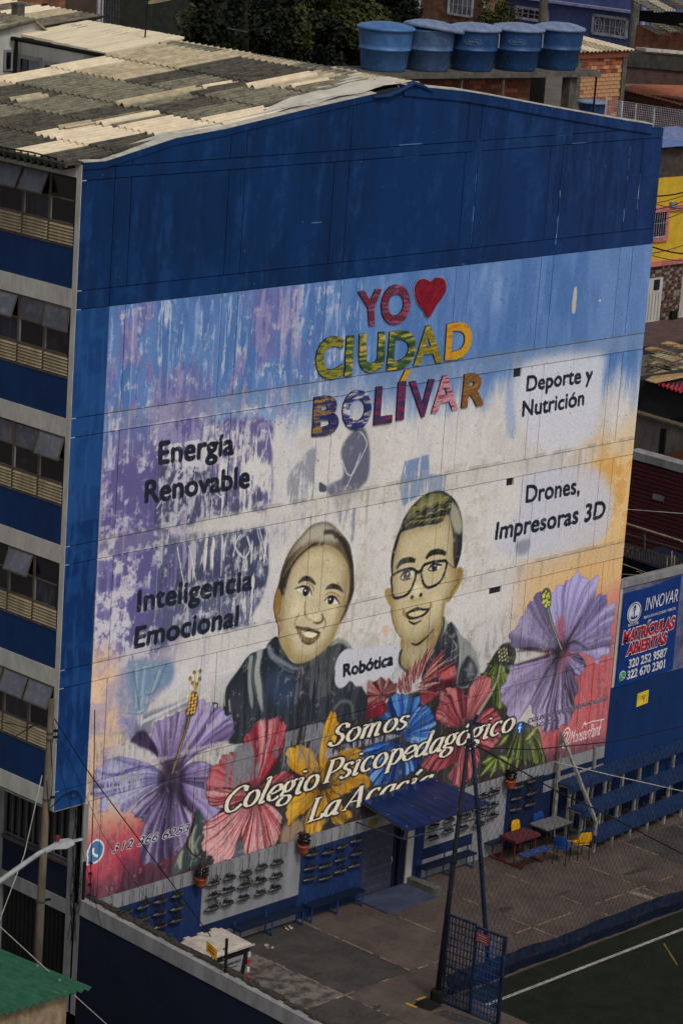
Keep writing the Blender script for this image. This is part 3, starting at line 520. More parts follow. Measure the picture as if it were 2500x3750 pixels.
    dot(cC, (735, 1010), .45, (36, 26, 48), 8, .9, .5); stroke(cC, [(400, 700), (480, 680), (560, 740), (630, 830)], [.05, .42, .26, .05], (40, 30, 58), 2); stroke(cC, [(700, 1000), (680, 800), (690, 600)], [.2, .08, .02], (60, 38, 56), 2.5, .8); stroke(cC, [(790, 1060), (820, 1180), (900, 1290)], [.2, .2, .05], (34, 26, 44), 2)
    stroke(cC, [(735, 980), (800, 780), (850, 620), (885, 480)], [.08, .10, .10, .12], (60, 50, 40), .8); stroke(cC, [(740, 970), (802, 780), (852, 620), (887, 480)], .04, (140, 112, 70), .5)
    fill(cC, [(850, 490), (870, 380), (900, 300), (950, 310), (950, 400), (920, 490)], (60, 48, 34), 1)
    for k in range(19): dot(cC, (868+(k % 3)*26+(k//3)*3+(k % 2)*4, 476-(k//3)*28-(k % 3)*6), .042, (206, 158, 72), .4)
    for p in ((885, 190), (922, 140), (968, 130), (966, 195), (905, 228), (940, 240)): dot(cC, p, .055, (112, 88, 34), .8); stroke(cC, [p, (930, 300)], .03, (150, 126, 50), .5)
    fill(cC, [(500, 880), (640, 840), (920, 760), (1180, 700), (1180, 725), (940, 790), (640, 870), (500, 910)], (176, 160, 172), 1.2, .85, tex=sstep(.3, .45, N6).astype(np.float32)); fill(cC, [(190, 1000), (470, 905), (480, 930), (250, 990)], (70, 62, 140), 1.5, .9)
    fill(cC, [(200, 1040), (470, 960), (470, 1150), (200, 1230)], (176, 176, 192), 2, .85, tex=sstep(.42, .52, N5).astype(np.float32)); fill(cC, [(160, 1180), (460, 1060), (440, 1240), (330, 1290)], (168, 168, 192), 2, .7, tex=sstep(.45, .55, N5).astype(np.float32))
    fill(cC, [(920, 1290), (960, 1280), (1000, 1350), (1000, 1450), (985, 1600), (940, 1720), (740, 1800), (760, 1660), (850, 1550), (895, 1450)], (46, 58, 62), 1.2)
    for p, w_ in (([(940, 1390), (900, 1500), (900, 1600), (920, 1660)], .16), ([(830, 1600), (800, 1680), (810, 1760)], .2), ([(970, 1480), (930, 1560), (960, 1640)], .08), ([(900, 1680), (880, 1740)], .12)): stroke(cC, p, [w_*.3]+[w_]*(len(p)-2)+[w_*.3], (146, 148, 124), 2); 
    stroke(cC, [(925, 1300), (900, 1450), (860, 1560), (940, 1650), (1000, 1560)], .05, (20, 24, 28), .8)
    rc = (610, 960)
    petal(cD, [(560, 900), (430, 880), (300, 880), (150, 900), (150, 820), (170, 700), (260, 640), (330, 560), (480, 540), (560, 700), (590, 850)], rc, (190, 110, 114), (156, 36, 48), (80, 14, 26), 12, (40, 22, 26), .9, .2, 11)
    petal(cD, [(570, 860), (540, 700), (500, 420), (560, 330), (640, 230), (700, 225), (740, 215), (830, 210), (890, 260), (900, 330), (880, 480), (830, 600), (760, 700), (660, 830)], rc, LR, (176, 52, 62), (110, 24, 36), 16, (50, 20, 26), .9, .2, 12)
    petal(cD, [(640, 900), (740, 800), (860, 720), (940, 730), (1000, 800), (900, 960), (760, 1020)], rc, (196, 110, 112), (158, 52, 60), DR, 14, (40, 20, 24), .9, .2, 13)
    petal(cD, [(570, 930), (430, 890), (300, 890), (150, 910), (145, 980), (190, 1040), (270, 1080), (440, 1020)], rc, LR, (184, 84, 88), DR, 22, (44, 20, 26), .9, .2, 14, lo=.34, hi=.5)
    petal(cD, [(590, 1000), (440, 1020), (280, 1110), (140, 1210), (110, 1330), (110, 1480), (190, 1530), (222, 1615), (330, 1580), (400, 1540), (440, 1400), (500, 1250), (560, 1120)], rc, (218, 176, 172), (184, 72, 80), DR, 26, (40, 20, 26), 1, .2, 15, lo=.32, hi=.48)
    petal(cD, [(610, 1000), (560, 1120), (490, 1250), (480, 1380), (510, 1530), (620, 1490), (740, 1450), (830, 1380), (862, 1200), (840, 1110), (750, 1040)], rc, (218, 172, 168), (184, 76, 82), DR, 26, (40, 20, 26), 1, .2, 16, lo=.32, hi=.48)
    fill(cD, [(430, 1450), (470, 1380), (500, 1440), (500, 1530), (400, 1560)], (74, 84, 96), 1.5); fill(cD, [(870, 1270), (1000, 1180), (1070, 1220), (1070, 1350), (960, 1400), (860, 1430)], (150, 122, 92), 4, .9)
    fill(cD, [(240, 560), (500, 460), (900, 350), (1240, 250), (1240, 380), (900, 520), (620, 780), (540, 820), (150, 900), (160, 690)], (116, 118, 126), 1, .95, tex=(sstep(.46, .56, N5*.45+N2*.55)).astype(np.float32)); fill(cD, [(350, 560), (580, 480), (560, 800), (330, 870)], (112, 114, 120), 3, .8, tex=sstep(.3, .5, N3).astype(np.float32))
    yc = (1245, 850)
    petal(cD, [(1240, 820), (1220, 600), (1240, 420), (1290, 230), (1340, 140), (1400, 220), (1410, 330), (1360, 500), (1300, 640), (1270, 800)], yc, LY, MY, (150, 98, 16), 8, (56, 40, 24), .9, .15, 21)
    petal(cD, [(1200, 860), (1060, 770), (950, 700), (905, 600), (910, 520), (1000, 470), (1100, 480), (1180, 560), (1230, 700), (1240, 820)], yc, LY, MY, DY, 5, (40, 30, 24), .9, .3, 22, lo=.25)
    petal(cD, [(1220, 880), (1080, 900), (980, 960), (920, 1040), (900, 1140), (940, 1250), (1000, 1170), (1100, 1100), (1220, 980)], yc, LY, MY, DY, 7, (40, 30, 24), .9, .3, 23, lo=.3)
    petal(cD, [(1240, 920), (1120, 1100), (1080, 1200), (1090, 1300), (1140, 1335), (1240, 1290), (1300, 1150), (1330, 1000), (1280, 900)], yc, (214, 170, 70), MY, DY, 6, (40, 30, 24), .9, .3, 24, lo=.25)
    petal(cD, [(1280, 900), (1330, 1000), (1340, 1190), (1400, 1240), (1490, 1200), (1540, 1120), (1450, 1060), (1420, 950), (1380, 880)], yc, LY, MY, DY, 6, (40, 30, 24), .9, .3, 25, lo=.3)
    petal(cE, [(0, 980), (100, 900), (200, 870), (290, 900), (310, 1060), (345, 1150), (330, 1215), (240, 1190), (150, 1250), (60, 1240), (-20, 1100)], (20, 1060), LY, MY, DY, 6, (40, 30, 24), .9, .3, 26, lo=.3)
    petal(cD, [(1300, 800), (1400, 700), (1540, 560), (1640, 540), (1660, 640), (1560, 740), (1400, 860)], yc, (180, 140, 60), (150, 108, 26), DY, 8, (40, 30, 24), .9, .3, 27)
    for i in range(40): a = NR.uniform(0, 6.28); r = NR.uniform(.15, .95); q = yc; dot(cD, (q[0]+math.cos(a)*r*190, q[1]+math.sin(a)*r*190), .03, (60, 40, 18), .3, .8)
    fill(cD, [(900, 480), (1240, 380), (1560, 290), (1568, 420), (1240, 620), (1000, 690), (900, 700)], (136, 140, 158), 1, .7, tex=sstep(.50, .58, N5*.6+N3*.4).astype(np.float32)); fill(cE, [(0, 880), (230, 820), (460, 770), (600, 770), (440, 830), (200, 880), (0, 960)], (150, 152, 170), 1, .9, tex=sstep(.40, .5, N5).astype(np.float32))
    bc = (600, 800)
    petal(cE, [(580, 770), (430, 640), (430, 590), (490, 590), (560, 700)], bc, LB, MB_, DB, 9, (14, 24, 48), .9, .2, 31)
    petal(cE, [(570, 770), (490, 600), (490, 500), (530, 430), (640, 440), (780, 460), (740, 540), (650, 690)], bc, LB, (34, 92, 168), DB, 8, (14, 24, 48), .9, .3, 32)
    petal(cE, [(570, 820), (420, 830), (300, 880), (288, 940), (340, 1020), (400, 940), (540, 880)], bc, LB, MB_, DB, 10, (14, 24, 48), .9, .3, 33)
    petal(cE, [(590, 830), (460, 900), (340, 1050), (360, 1160), (440, 1190), (560, 1140), (720, 1050), (770, 980), (700, 900)], bc, (120, 160, 206), (36, 92, 168), DB, 16, (14, 24, 48), .9, .3, 34)
    petal(cE, [(610, 790), (640, 640), (740, 540), (820, 528), (870, 620), (882, 720), (840, 820), (780, 900), (680, 840)], bc, (128, 164, 210), (44, 100, 176), (18, 46, 104), 12, (14, 24, 48), .9, .25, 35)
    fc = (1125, 720)
    petal(cE, [(1140, 700), (1110, 500), (1180, 340), (1250, 285), (1330, 290), (1335, 400), (1270, 540), (1190, 650)], fc, LC, MC, DC, 12, (34, 20, 24), 1, .25, 41)
    petal(cE, [(1100, 700), (950, 690), (880, 620), (900, 540), (920, 430), (960, 380), (1060, 380), (1110, 410), (1125, 560)], fc, LC, MC, DC, 11, (34, 20, 24), 1, .25, 42)
    petal(cE, [(1090, 740), (950, 770), (860, 880), (765, 1010), (820, 1060), (920, 1060), (1060, 980), (1120, 860)], fc, (180, 96, 98), (146, 52, 60), DC, 13, (34, 20, 24), 1, .3, 43)
    petal(cE, [(1135, 780), (1040, 1000), (985, 1110), (1060, 1195), (1150, 1140), (1220, 1050), (1240, 900)], fc, LC, MC, DC, 16, (34, 20, 24), 1, .3, 44)
    petal(cE, [(1160, 740), (1240, 600), (1350, 540), (1400, 600), (1440, 720), (1400, 820), (1300, 900), (1200, 840)], fc, (196, 112, 112), (164, 60, 66), DC, 13, (34, 20, 24), 1, .3, 45)
    petal(cE, [(320, 560), (325, 480), (318, 420), (332, 340), (380, 265), (430, 290), (475, 330), (500, 290), (540, 355), (562, 340), (560, 420), (520, 450), (440, 500)], (440, 440), (186, 128, 118), (140, 74, 70), (60, 24, 30), 7, (34, 20, 24), .9, .1, 46, sm=False)
    fill(cE, [(318, 530), (470, 480), (470, 600), (300, 645)], (124, 16, 34), 1, .95, sm=False, tex=sstep(.2, .4, N2).astype(np.float32))
    petal(cE, [(760, 420), (900, 340), (900, 240), (1010, 205), (1050, 205), (1040, 350), (960, 380), (900, 440), (780, 520)], (720, 420), (186, 92, 90), (130, 44, 50), (60, 18, 26), 9, (34, 20, 24), .9, .2, 47)
    for i, (tp, bs) in enumerate((((960, 60), (800, 260)), ((880, -10), (770, 260)), ((815, 55), (745, 290)), ((757, 110), (735, 310)), ((717, 150), (705, 340)), ((667, 200), (680, 400)), ((640, 230), (665, 420)), ((612, 245), (640, 425)), ((585, 290), (600, 420)), ((960, 100), (780, 300)), ((1040, 170), (770, 330)), ((1000, 130), (780, 310)), ((940, 250), (750, 350)), ((930, 330), (740, 380)), ((900, 420), (730, 410)))):
        mxp = (tp[0]*.45+bs[0]*.55-6, tp[1]*.45+bs[1]*.55); stroke(cE, [tp, mxp, bs], [.01, .17, .05], (82, 26, 32), .5); stroke(cE, [tp, mxp, bs], [.005, .10, .02], (174, 122, 112) if i % 2 else (150, 60, 62), .5)
    GL, GM, GD = (150, 160, 70), (84, 104, 42), (26, 34, 20)
    petal(cE, [(1240, 270), (1330, 240), (1305, 180), (1360, 190), (1350, 130), (1400, 110), (1430, 30), (1500, 20), (1525, 110), (1490, 300), (1430, 450), (1440, 540), (1360, 530), (1335, 400), (1330, 290)], (1400, 120), GL, GM, GD, 14, (20, 26, 18), 1, .15, 51)
    fill(cE, [(1370, 160), (1400, 50), (1470, 20), (1515, 70), (1500, 180), (1420, 200)], (38, 40, 46), 2)
    for k in range(16): dot(cE, (1395+(k % 4)*22+(k//4)*4, 60+(k//4)*30+(k % 2)*10), .04, (170, 172, 110), .4)
    stroke(cE, [(1415, 180), (1380, 330), (1290, 500), (1205, 630)], [.05, .1, .12, .1], (142, 140, 120), .8)
    for i, (a, b) in enumerate((((1370, 960), (1245, 1110)), ((1380, 960), (1330, 1120)), ((1390, 950), (1450, 1090)), ((1400, 940), (1500, 1000)), ((1350, 950), (1260, 1000)), ((1500, 880), (1470, 1060)), ((1560, 860), (1540, 1060)), ((1600, 840), (1620, 1020)), ((1660, 830), (1680, 1000)), ((1720, 860), (1740, 1080)), ((1480, 760), (1400, 860)), ((1560, 760), (1480, 880)))):
        m_ = ((a[0]+b[0])/2+8, (a[1]+b[1])/2-4); stroke(cE, [a, m_, b], [.03, .26, .02], (66, 88, 36), 1.2); stroke(cE, [a, m_, b], [.01, .09, .01], (150, 158, 66), 1)
    petal(cF, [(400, 1720), (480, 1700), (600, 1760), (640, 1800), (660, 1950), (690, 2140), (500, 2100), (300, 2060), (350, 1900)], (480, 1620), (132, 140, 66), (72, 86, 40), (26, 32, 20), 16, (20, 24, 18), 1, .2, 52); stroke(cF, [(640, 1700), (560, 1820), (490, 1880)], [.08, .14, .04], (166, 160, 84), 1)
    pc = (870, 950)
    VL, VM, VD = (176, 168, 208), (134, 124, 172), (76, 66, 100)
    petal(cF, [(840, 960), (600, 1040), (420, 1090), (340, 1110), (290, 1260), (220, 1400), (290, 1560), (350, 1720), (380, 1725), (470, 1600), (560, 1470), (700, 1250), (820, 1050)], pc, (178, 166, 202), (140, 124, 164), (84, 66, 92), 8, (70, 60, 92), .8, .2, 61)
    petal(cF, [(840, 1000), (720, 1180), (560, 1460), (560, 1560), (640, 1750), (730, 1800), (870, 1740), (980, 1640), (1000, 1450), (1040, 1380), (1000, 1200), (900, 1060)], pc, (182, 172, 204), (126, 112, 152), (52, 42, 66), 13, (50, 44, 62), .8, .25, 62)
    petal(cF, [(860, 1000), (900, 1080), (1000, 1200), (1060, 1210), (1112, 1120), (1100, 1050), (1000, 960)], pc, (160, 156, 200), (110, 102, 150), (40, 34, 56), 9, (50, 44, 70), .8, .2, 63)
    petal(cF, [(880, 940), (1000, 820), (1130, 520), (1200, 420), (1290, 350), (1340, 420), (1350, 490), (1400, 450), (1430, 530), (1390, 700), (1370, 950), (1290, 1010), (1250, 1090), (1210, 1080), (1200, 1020), (1050, 960)], pc, (180, 174, 214), (142, 134, 182), (98, 88, 132), 9, (92, 84, 124), .7, .2, 64)
    petal(cF, [(860, 940), (760, 640), (700, 420), (770, 340), (840, 260), (880, 260), (960, 200), (1040, 130), (1090, 180), (1160, 220), (1240, 170), (1250, 240), (1200, 420), (1110, 600), (980, 850)], pc, (170, 164, 208), (132, 122, 168), (92, 78, 112), 9, (96, 88, 130), .7, .2, 65)
    petal(cF, [(850, 950), (700, 935), (520, 940), (360, 920), (325, 870), (350, 740), (400, 700), (480, 540), (620, 350), (700, 420), (780, 700)], pc, (156, 148, 184), (126, 116, 152), (88, 78, 108), 7, (84, 76, 112), .7, .25, 66)
    dot(cF, (870, 950), .30, (38, 26, 36), 5, .9); fill(cF, [(820, 640), (880, 600), (900, 760), (890, 860), (830, 780)], (172, 62, 88), 5, .75); fill(cF, [(900, 960), (1010, 980), (900, 1150), (820, 1230)], (178, 96, 112), 6, .5)
    for p in ([(870, 940), (700, 960), (560, 940), (400, 960)], [(860, 950), (620, 1040), (350, 1110)], [(860, 960), (720, 1150), (560, 1440)], [(820, 1060), (770, 1300), (640, 1600)], [(880, 940), (960, 800), (1100, 560)], [(880, 940), (1000, 860), (1140, 940)], [(900, 1300), (980, 1500), (1000, 1600)], [(560, 930), (420, 930)]): stroke(cF, p, [.10]+[.10]*(len(p)-2)+[.02], (42, 32, 44), 2, .85)
    fill(cF, [(420, 1000), (500, 990), (560, 1005), (480, 1025)], (196, 184, 190), 2, .9); stroke(cF, [(865, 940), (800, 760), (755, 640), (722, 510)], [.04, .07, .08, .07], (60, 58, 50), .8); stroke(cF, [(866, 940), (800, 760), (755, 640), (722, 510)], .035, (156, 150, 116), .5)
    fill(cF, [(650, 380), (690, 300), (740, 310), (760, 400), (740, 500), (690, 500)], (66, 72, 50), 1.2)
    for k in range(34): a = NR.uniform(0, 6.28); r = math.sqrt(NR.uniform(0, 1)); dot(cF, (704+math.cos(a)*r*44, 402+math.sin(a)*r*92), .038, (188, 182, 84), .35)
    low = (1-sstep(7.6, 9.2, ZZ))*(XX > 1); full(low*sstep(.42, .62, N3), (150, 146, 150), .16); full(low, (66, 62, 68), .10); full(low*sstep(.5, .62, N5*.5+N6*.5), (40, 38, 44), .22)
    # ---------------- written words
    INK = (26, 29, 42)
    cl = [(80, 300), (110, 160), (190, 120), (330, 90), (410, 85), (510, 60), (545, 100), (560, 180), (520, 240), (400, 260), (330, 280), (240, 310), (150, 330)]
    for p, r in (((120, 280), .30), ((150, 200), .42), ((230, 190), .42), ((330, 180), .42), ((420, 160), .40), ((510, 120), .34), ((490, 190), .34), ((270, 250), .36), ((390, 230), .30)): dot(cE, p, r, (178, 178, 184), 1, 1, r*1.1)
    wob = (0.86+0.14*sstep(.25, .4, N6)).astype(np.float32)
    for c, t, bl, br, tl, of in ((cH, 'Energía', (362, 316), (790, 255), (368, 182), .03), (cH, 'Renovable', (285, 538), (880, 445), (290, 405), .03), (cH, 'Inteligencia', (240, 1162), (895, 1032), (245, 1035), .03), (cH, 'Emocional', (222, 1372), (812, 1240), (232, 1245), .03),
        (c4, 'Deporte y', (848, 620), (1150, 572), (852, 545), .015), (c4, 'Nutrición', (828, 737), (1110, 683), (833, 662), .015), (c4, 'Drones,', (845, 1132), (1090, 1088), (850, 1048), .015), (c4, 'Impresoras 3D', (705, 1302), (1205, 1200), (713, 1215), .02), (cE, 'Robótica', (125, 290), (532, 192), (130, 182), .02)):
        paint_loops(place_text(c, t, bl, br, tl, off=0), INK, tex=wob, bold=of*40+.75)
    def slant(c, t, bl, br, tl, sh, **k): return place_text(c, t, bl, br, (tl[0]+sh, tl[1]), **k)
    paint_loops(slant(cC, '312 366 6253', (246, 1624), (868, 1452), (258, 1545), 16, off=.012), (30, 34, 44), (176, 172, 180), 1.6)
    for t, bl, br, tl in (('COLEGIO PSICOPEDAGOGICO', (506, 1708), (1340, 1468), (512, 1660)), ('LA ACACIA', (498, 1786), (812, 1696), (504, 1738))): paint_loops(slant(cF, t, bl, br, tl, 12, off=-.005), (34, 34, 44), (120, 112, 130), 1.0)
    paint_loops(slant(cF, '@', (855, 1935), (950, 1905), (870, 1770), 10, off=-.004, cap=.7), (206, 196, 198)); paint_loops(slant(cF, 'MonsterPaint', (955, 1925), (1262, 1832), (968, 1775), 14, off=-.008), (206, 196, 198)); stroke(cF, [(1285, 1660), (1268, 1760), (1250, 1835)], .035, (206, 196, 198), .4); stroke(cF, [(1100, 1720), (1200, 1690), (1316, 1662)], .03, (206, 196, 198), .4); stroke(cF, [(1080, 1760), (1110, 1700), (1120, 1740)], .03, (206, 196, 198), .4)
    dot(cF, (432, 1760), .17, (24, 70, 140), .5); stroke(cF, [(448, 1722), (434, 1725), (430, 1760), (426, 1810)], .045, (210, 210, 216), .4); stroke(cF, [(412, 1765), (448, 1755)], .035, (210, 210, 216), .4)
    dot(cC, (113, 1610), .28, (206, 206, 212), .5, 1, .31); fill(cC, [(50, 1650), (38, 1732), (90, 1712)], (206, 206, 212), .5, sm=False); dot(cC, (113, 1610), .235, (66, 100, 140), .5, 1, .265); fill(cC, [(58, 1650), (50, 1718), (95, 1700)], (66, 100, 140), .5, sm=False); stroke(cC, [(92, 1580), (94, 1630), (132, 1650)], [.08, .06, .08], (208, 208, 214), .5)
    CR = (208, 198, 178); OUT = (30, 26, 32)
    for c, t, bl, br, tl in ((cE, 'Somos', (0, 868), (640, 712), (30, 702)), (cD, 'Colegio', (285, 1130), (1195, 888), (330, 905)), (cD, 'Psicopedagógico', (1245, 842), (3070, 333), (1280, 632)), (cD, 'La', (1095, 1212), (1400, 1128), (1130, 1000)), (cE, 'Acacía', (110, 1392), (830, 1208), (150, 1212))):
        paint_union(pen_text(c, t, bl, br, tl), CR, OUT, 3.2)
    # ---------------- deep blue of the top and of the left strip
    top = (ZZ > 18.515); full(top, (1, 37, 78)); full(top*sstep(.35, .75, N7), (0, 29, 64), .9); full(top*sstep(.45, .7, N2), (8, 44, 86), .5); full(top*sstep(8, 20, XX+(N7-.5)*6), (24, 42, 84), .6); full(top*sstep(.52, .66, N6*.5+N2*.5), (30, 60, 104), .3); full(top*sstep(.5, .62, N3)*sstep(.4, .6, N7), (0, 26, 60), .5)
    st = (XX < .985)*(ZZ <= 18.515); full(st, (14, 52, 100)); full(st*sstep(.4, .6, N4), (4, 36, 80), .85); full(st*sstep(.5, .62, N3), (30, 68, 116), .5); full(st*(ZZ > 13.5), (38, 76, 128), .35)
    for x, za, zb2 in ((13.28, 19.2, 21.2), (16.68, 19, 20.6), (19.47, 19.5, 21.3), (20.02, 19.3, 21)): 
        for k in range(5): z = NR.uniform(za, zb2); stroke(W, [(x, z), (x, z-NR.uniform(.1, .5))], .02, (150, 160, 196), .3, NR.uniform(.3, .8))
    for x, z in ((10.3, 21.75), (10.5, 21.45), (13.2, 21.72), (13.1, 21.45), (17, 21.46), (16.4, 21.72), (13, 18.55), (2, 18.52), (7.4, 20.0)): stroke(W, [(x, z), (x+NR.uniform(.1, .9), z)], .02, (150, 158, 196), .3, .7)
    for i in range(26): x = NR.uniform(0, 20.8); z = NR.uniform(18.6, 23); dot(W, (x, z), NR.uniform(.008, .018), (150, 160, 190), .3, .5)
    for i in range(700): x = NR.uniform(1, 20.8); z = NR.uniform(3.9, 18.4); dot(W, (x, z), NR.uniform(.008, .025), (60, 56, 56), .3, .5)
    for i in range(60): x = NR.uniform(8, 20.8); z = NR.uniform(8.4, 15.4); stroke(W, [(x, z), (x+NR.uniform(-.02, .02), z-NR.uniform(.1, .4))], .012, (84, 78, 76), .3, .6)
    dot(W, (18.75, 17.1), .04, (190, 180, 160), .5); fill(W, [(17.6, 16.9), (17.75, 16.9), (17.72, 17.5), (17.6, 17.5)], (176, 168, 150), .8, .9)
    # the hand and the rough wall: every edge wanders by a few millimetres
    dx = (noise(.4, .4, 2, 21)-.5)*2.6+(noise(.05, .05, 2, 22)-.5)*.8; dz = (noise(.4, .4, 2, 23)-.5)*2.6+(noise(.05, .05, 2, 24)-.5)*.8
    keep = ((ZZ < 18.45)*(XX > 1.02)).astype(np.float32); ii, jj = np.mgrid[0:TH, 0:TW]; CV[:] = CV[np.clip(ii+dz*keep, 0, TH-1).astype(int), np.clip(jj+dx*keep, 0, TW-1).astype(int)]
    chips = (1-.7*(ZZ > 14.8)*(XX > 9))*sstep(.63, .68, N6*.6+noise(.09, .09, 3, 25)*.4); full(chips*(ZZ < 18.45)*(XX > 1.02), (178, 174, 170), .30)
    g_ = noise(.03, .03, 2, 9); CV[:] *= (0.93+0.14*g_)[..., None]
def make_image(LIFTI):
    paint_wall()
    a = np.clip(CV, 0, 1); l = np.where(a <= .04045, a/12.92, ((a+.055)/1.055)**2.4)*LIFTI; l = np.clip(l, 0, .92)
    s = np.where(l <= .0031308, l*12.92, 1.055*l**(1/2.4)-.055)
    im = bpy.data.images.new('mural', TW, TH, alpha=False); buf = np.ones((TH, TW, 4), np.float32); buf[..., :3] = s
    im.pixels.foreach_set(buf.ravel()); im.update(); im.pack(); return im

# ------------------------------------------------------------------ the ground
M_ground = mat('ground', (92, 84, 78), c2=(70, 64, 60), scale=.3)
gm = MB(); gm.face([(-300, -300, -.05), (500, -300, -.05), (500, 500, -.05), (-300, 500, -.05)]); struct(gm.build('ground', M_ground))
M_yard = mat('yard concrete', (88, 75, 68), .85, (62, 54, 51), 1.1, c3=(104, 92, 84), scale3=9, bump=.25, lift=1.35, amt3=.4, contrast=(.34, .66))
M_yard_d = mat('dark yard concrete', (68, 63, 61), .9, (50, 47, 47), 1.3, c3=(80, 76, 72), scale3=12, lift=1.25)
M_yard_p = mat('patched pale concrete', (112, 106, 98), .9, (60, 56, 53), 3.2, c3=(110, 104, 98), scale3=6, lift=1.2, contrast=(.42, .58))
M_tile = mat('worn orange joint tile', (132, 104, 86), .8, (84, 70, 62), 7, contrast=(.35, .6), c3=(190, 176, 160), scale3=5, lift=1.3)
M_turf = mat('dark artificial turf', (42, 46, 38), 1, (34, 37, 33), 2, c3=(56, 60, 46), scale3=60, bump=.8, bscale=220, lift=1.1, spec=.05)
M_white_line = mat('turf line', (150, 150, 142), .9, (120, 120, 112), 9, bump=.5, bscale=160, lift=1.3)
yb = MB(); yb.box((1.2, -30, -.04), (40, 0, G-.10)); yard = struct(yb.build('yard', M_yard))
# cast slabs between tiled joints: rows and columns read off the photograph
xs_ = [1.2, 3.75, 6.10, 8.50, 10.83, 13.15, 15.44, 17.75, 20.05, 22.4, 24.8, 27.2, 30]
ys_ = [0, -1.62, -4.10, -5.78, -8.2, -10.6, -13, -16]
for i in range(len(xs_)-1):
    for j in range(len(ys_)-1):
        x0, x1, y0, y1 = xs_[i]+.005, xs_[i+1]-.005, ys_[j]-.005, ys_[j+1]+.005
        if y0 < -5.7 and x1 > 8.6: continue
        m_ = M_yard_d if (i, j) in ((2, 1), (2, 0), (1, 2), (8, 1), (9, 1)) else M_yard_p if (i, j) in ((1, 1), (0, 1), (1, 0)) else M_yard
        h_ = RS.uniform(-.004, .004); b = MB().box((x0, y1, G-.12), (x1, y0, G+h_)); b.build('concrete_slab', m_, yard)
for i in range(1, len(xs_)-1):
    for j in range(len(ys_)-1):
        a, b_ = ys_[j]-.05, ys_[j+1]+.05
        if ys_[j] < -5.7 and xs_[i] > 7.5: continue
        k = a
        while k > b_:
            l = RS.uniform(.25, .9)
            if RS.random() < .66: MB().box((xs_[i]-.018, max(b_, k-l), G-.1), (xs_[i]+.018, k, G+.007)).build('joint_tile', M_tile, yard)
            k -= l+RS.choice((.02, .25))
for j in (2,):
    k = 1.3
    while k < 26:
        l = RS.uniform(.25, .8)
        if RS.random() < .75: MB().box((k, ys_[j]-.022, G-.1), (k+l, ys_[j]+.022, G+.009)).build('joint_tile', M_tile, yard)
        k += l+RS.choice((.02, .2))
M_stain = mat('dark damp stain', (66, 58, 53), .7, (50, 46, 43), 6, lift=1.3, contrast=(.3, .7))
def blot(cx, cy, rx, ry, seed):
    rs = random.Random(seed); n = 26; ph = [rs.uniform(0, 6.28) for _ in range(4)]; m = MB(); P = []
    for i in range(n): a = 2*math.pi*i/n; k = 1+.28*math.sin(2*a+ph[0])+.2*math.sin(5*a+ph[1])+.14*math.sin(9*a+ph[2]); P.append((cx+rx*k*math.cos(a), cy+ry*k*math.sin(a), G+.0085))
    for i in range(n): m.face([(cx, cy, G+.0085), P[i], P[(i+1) % n]])
    m.build('floor_stain', M_stain, yard)
for s_, (px, py, rx, ry) in enumerate(((1300, 3700, .22, .10), (1340, 3735, .5, .16), (1380, 3690, .16, .07), (1165, 3565, .09, .06), (2060, 3272, .22, .08), (980, 3640, .25, .12), (1850, 3330, .3, .1), (2330, 3190, .4, .12))): q_ = onZ(px, py, G); blot(q_[0], q_[1], rx, ry, s_)
M_crk = mat('pale scuff', (134, 122, 110), .9, (104, 94, 86), 8, lift=1.3)
q_ = onZ(2345, 3280, G); m_ = MB(); m_.face([(q_[0]-.15, q_[1]+.35, G+.0075), (q_[0]+.1, q_[1]+.3, G+.0075), (q_[0]+.2, q_[1]-.45, G+.0075), (q_[0]+.0, q_[1]-.5, G+.0075)]); m_.build('floor_scuff', M_crk, yard)
t = MB(); t.face([(7.95, -30, G-.02), (40, -30, G-.02), (40, -5.80, G-.02), (7.95, -5.80, G-.02)]); struct(t.build('turf', M_turf))
t = MB(); t.face([(8.02, -6.66, G-.014), (40, -6.60, G-.014), (40, -6.50, G-.014), (8.02, -6.55, G-.014)]); t.face([(8.02, -30, G-.013), (8.12, -30, G-.013), (8.12, -6.55, G-.013), (8.02, -6.55, G-.013)]); struct(t.build('pitch_line', M_white_line))
t = MB(); t.face([(14.3, -8.0, G-.011), (14.36, -8.0, G-.011), (15.2, -6.9, G-.011), (15.14, -6.9, G-.011)]); struct(t.build('yellow_pitch_line', mat('yellow line', (120, 104, 40), lift=1.2)))
# short grass blades of the pitch
gr = MB()
for i in range(9000):
    x = RS.uniform(8, 19); y = RS.uniform(-9.5, -5.85); a = RS.uniform(0, 3.14); h = RS.uniform(.012, .03)
    gr.face([(x-.012*math.cos(a), y-.012*math.sin(a), G-.022), (x+.012*math.cos(a), y+.012*math.sin(a), G-.022), (x+RS.uniform(-.01, .01), y+RS.uniform(-.01, .01), G-.02+h)])
tag(stuff(gr.build('turf_grass', mat('turf blades', (50, 58, 42), 1, (36, 42, 32), 1.5, lift=1.1, bump=0))), 'short dark green artificial grass of the sports pitch', 'grass')

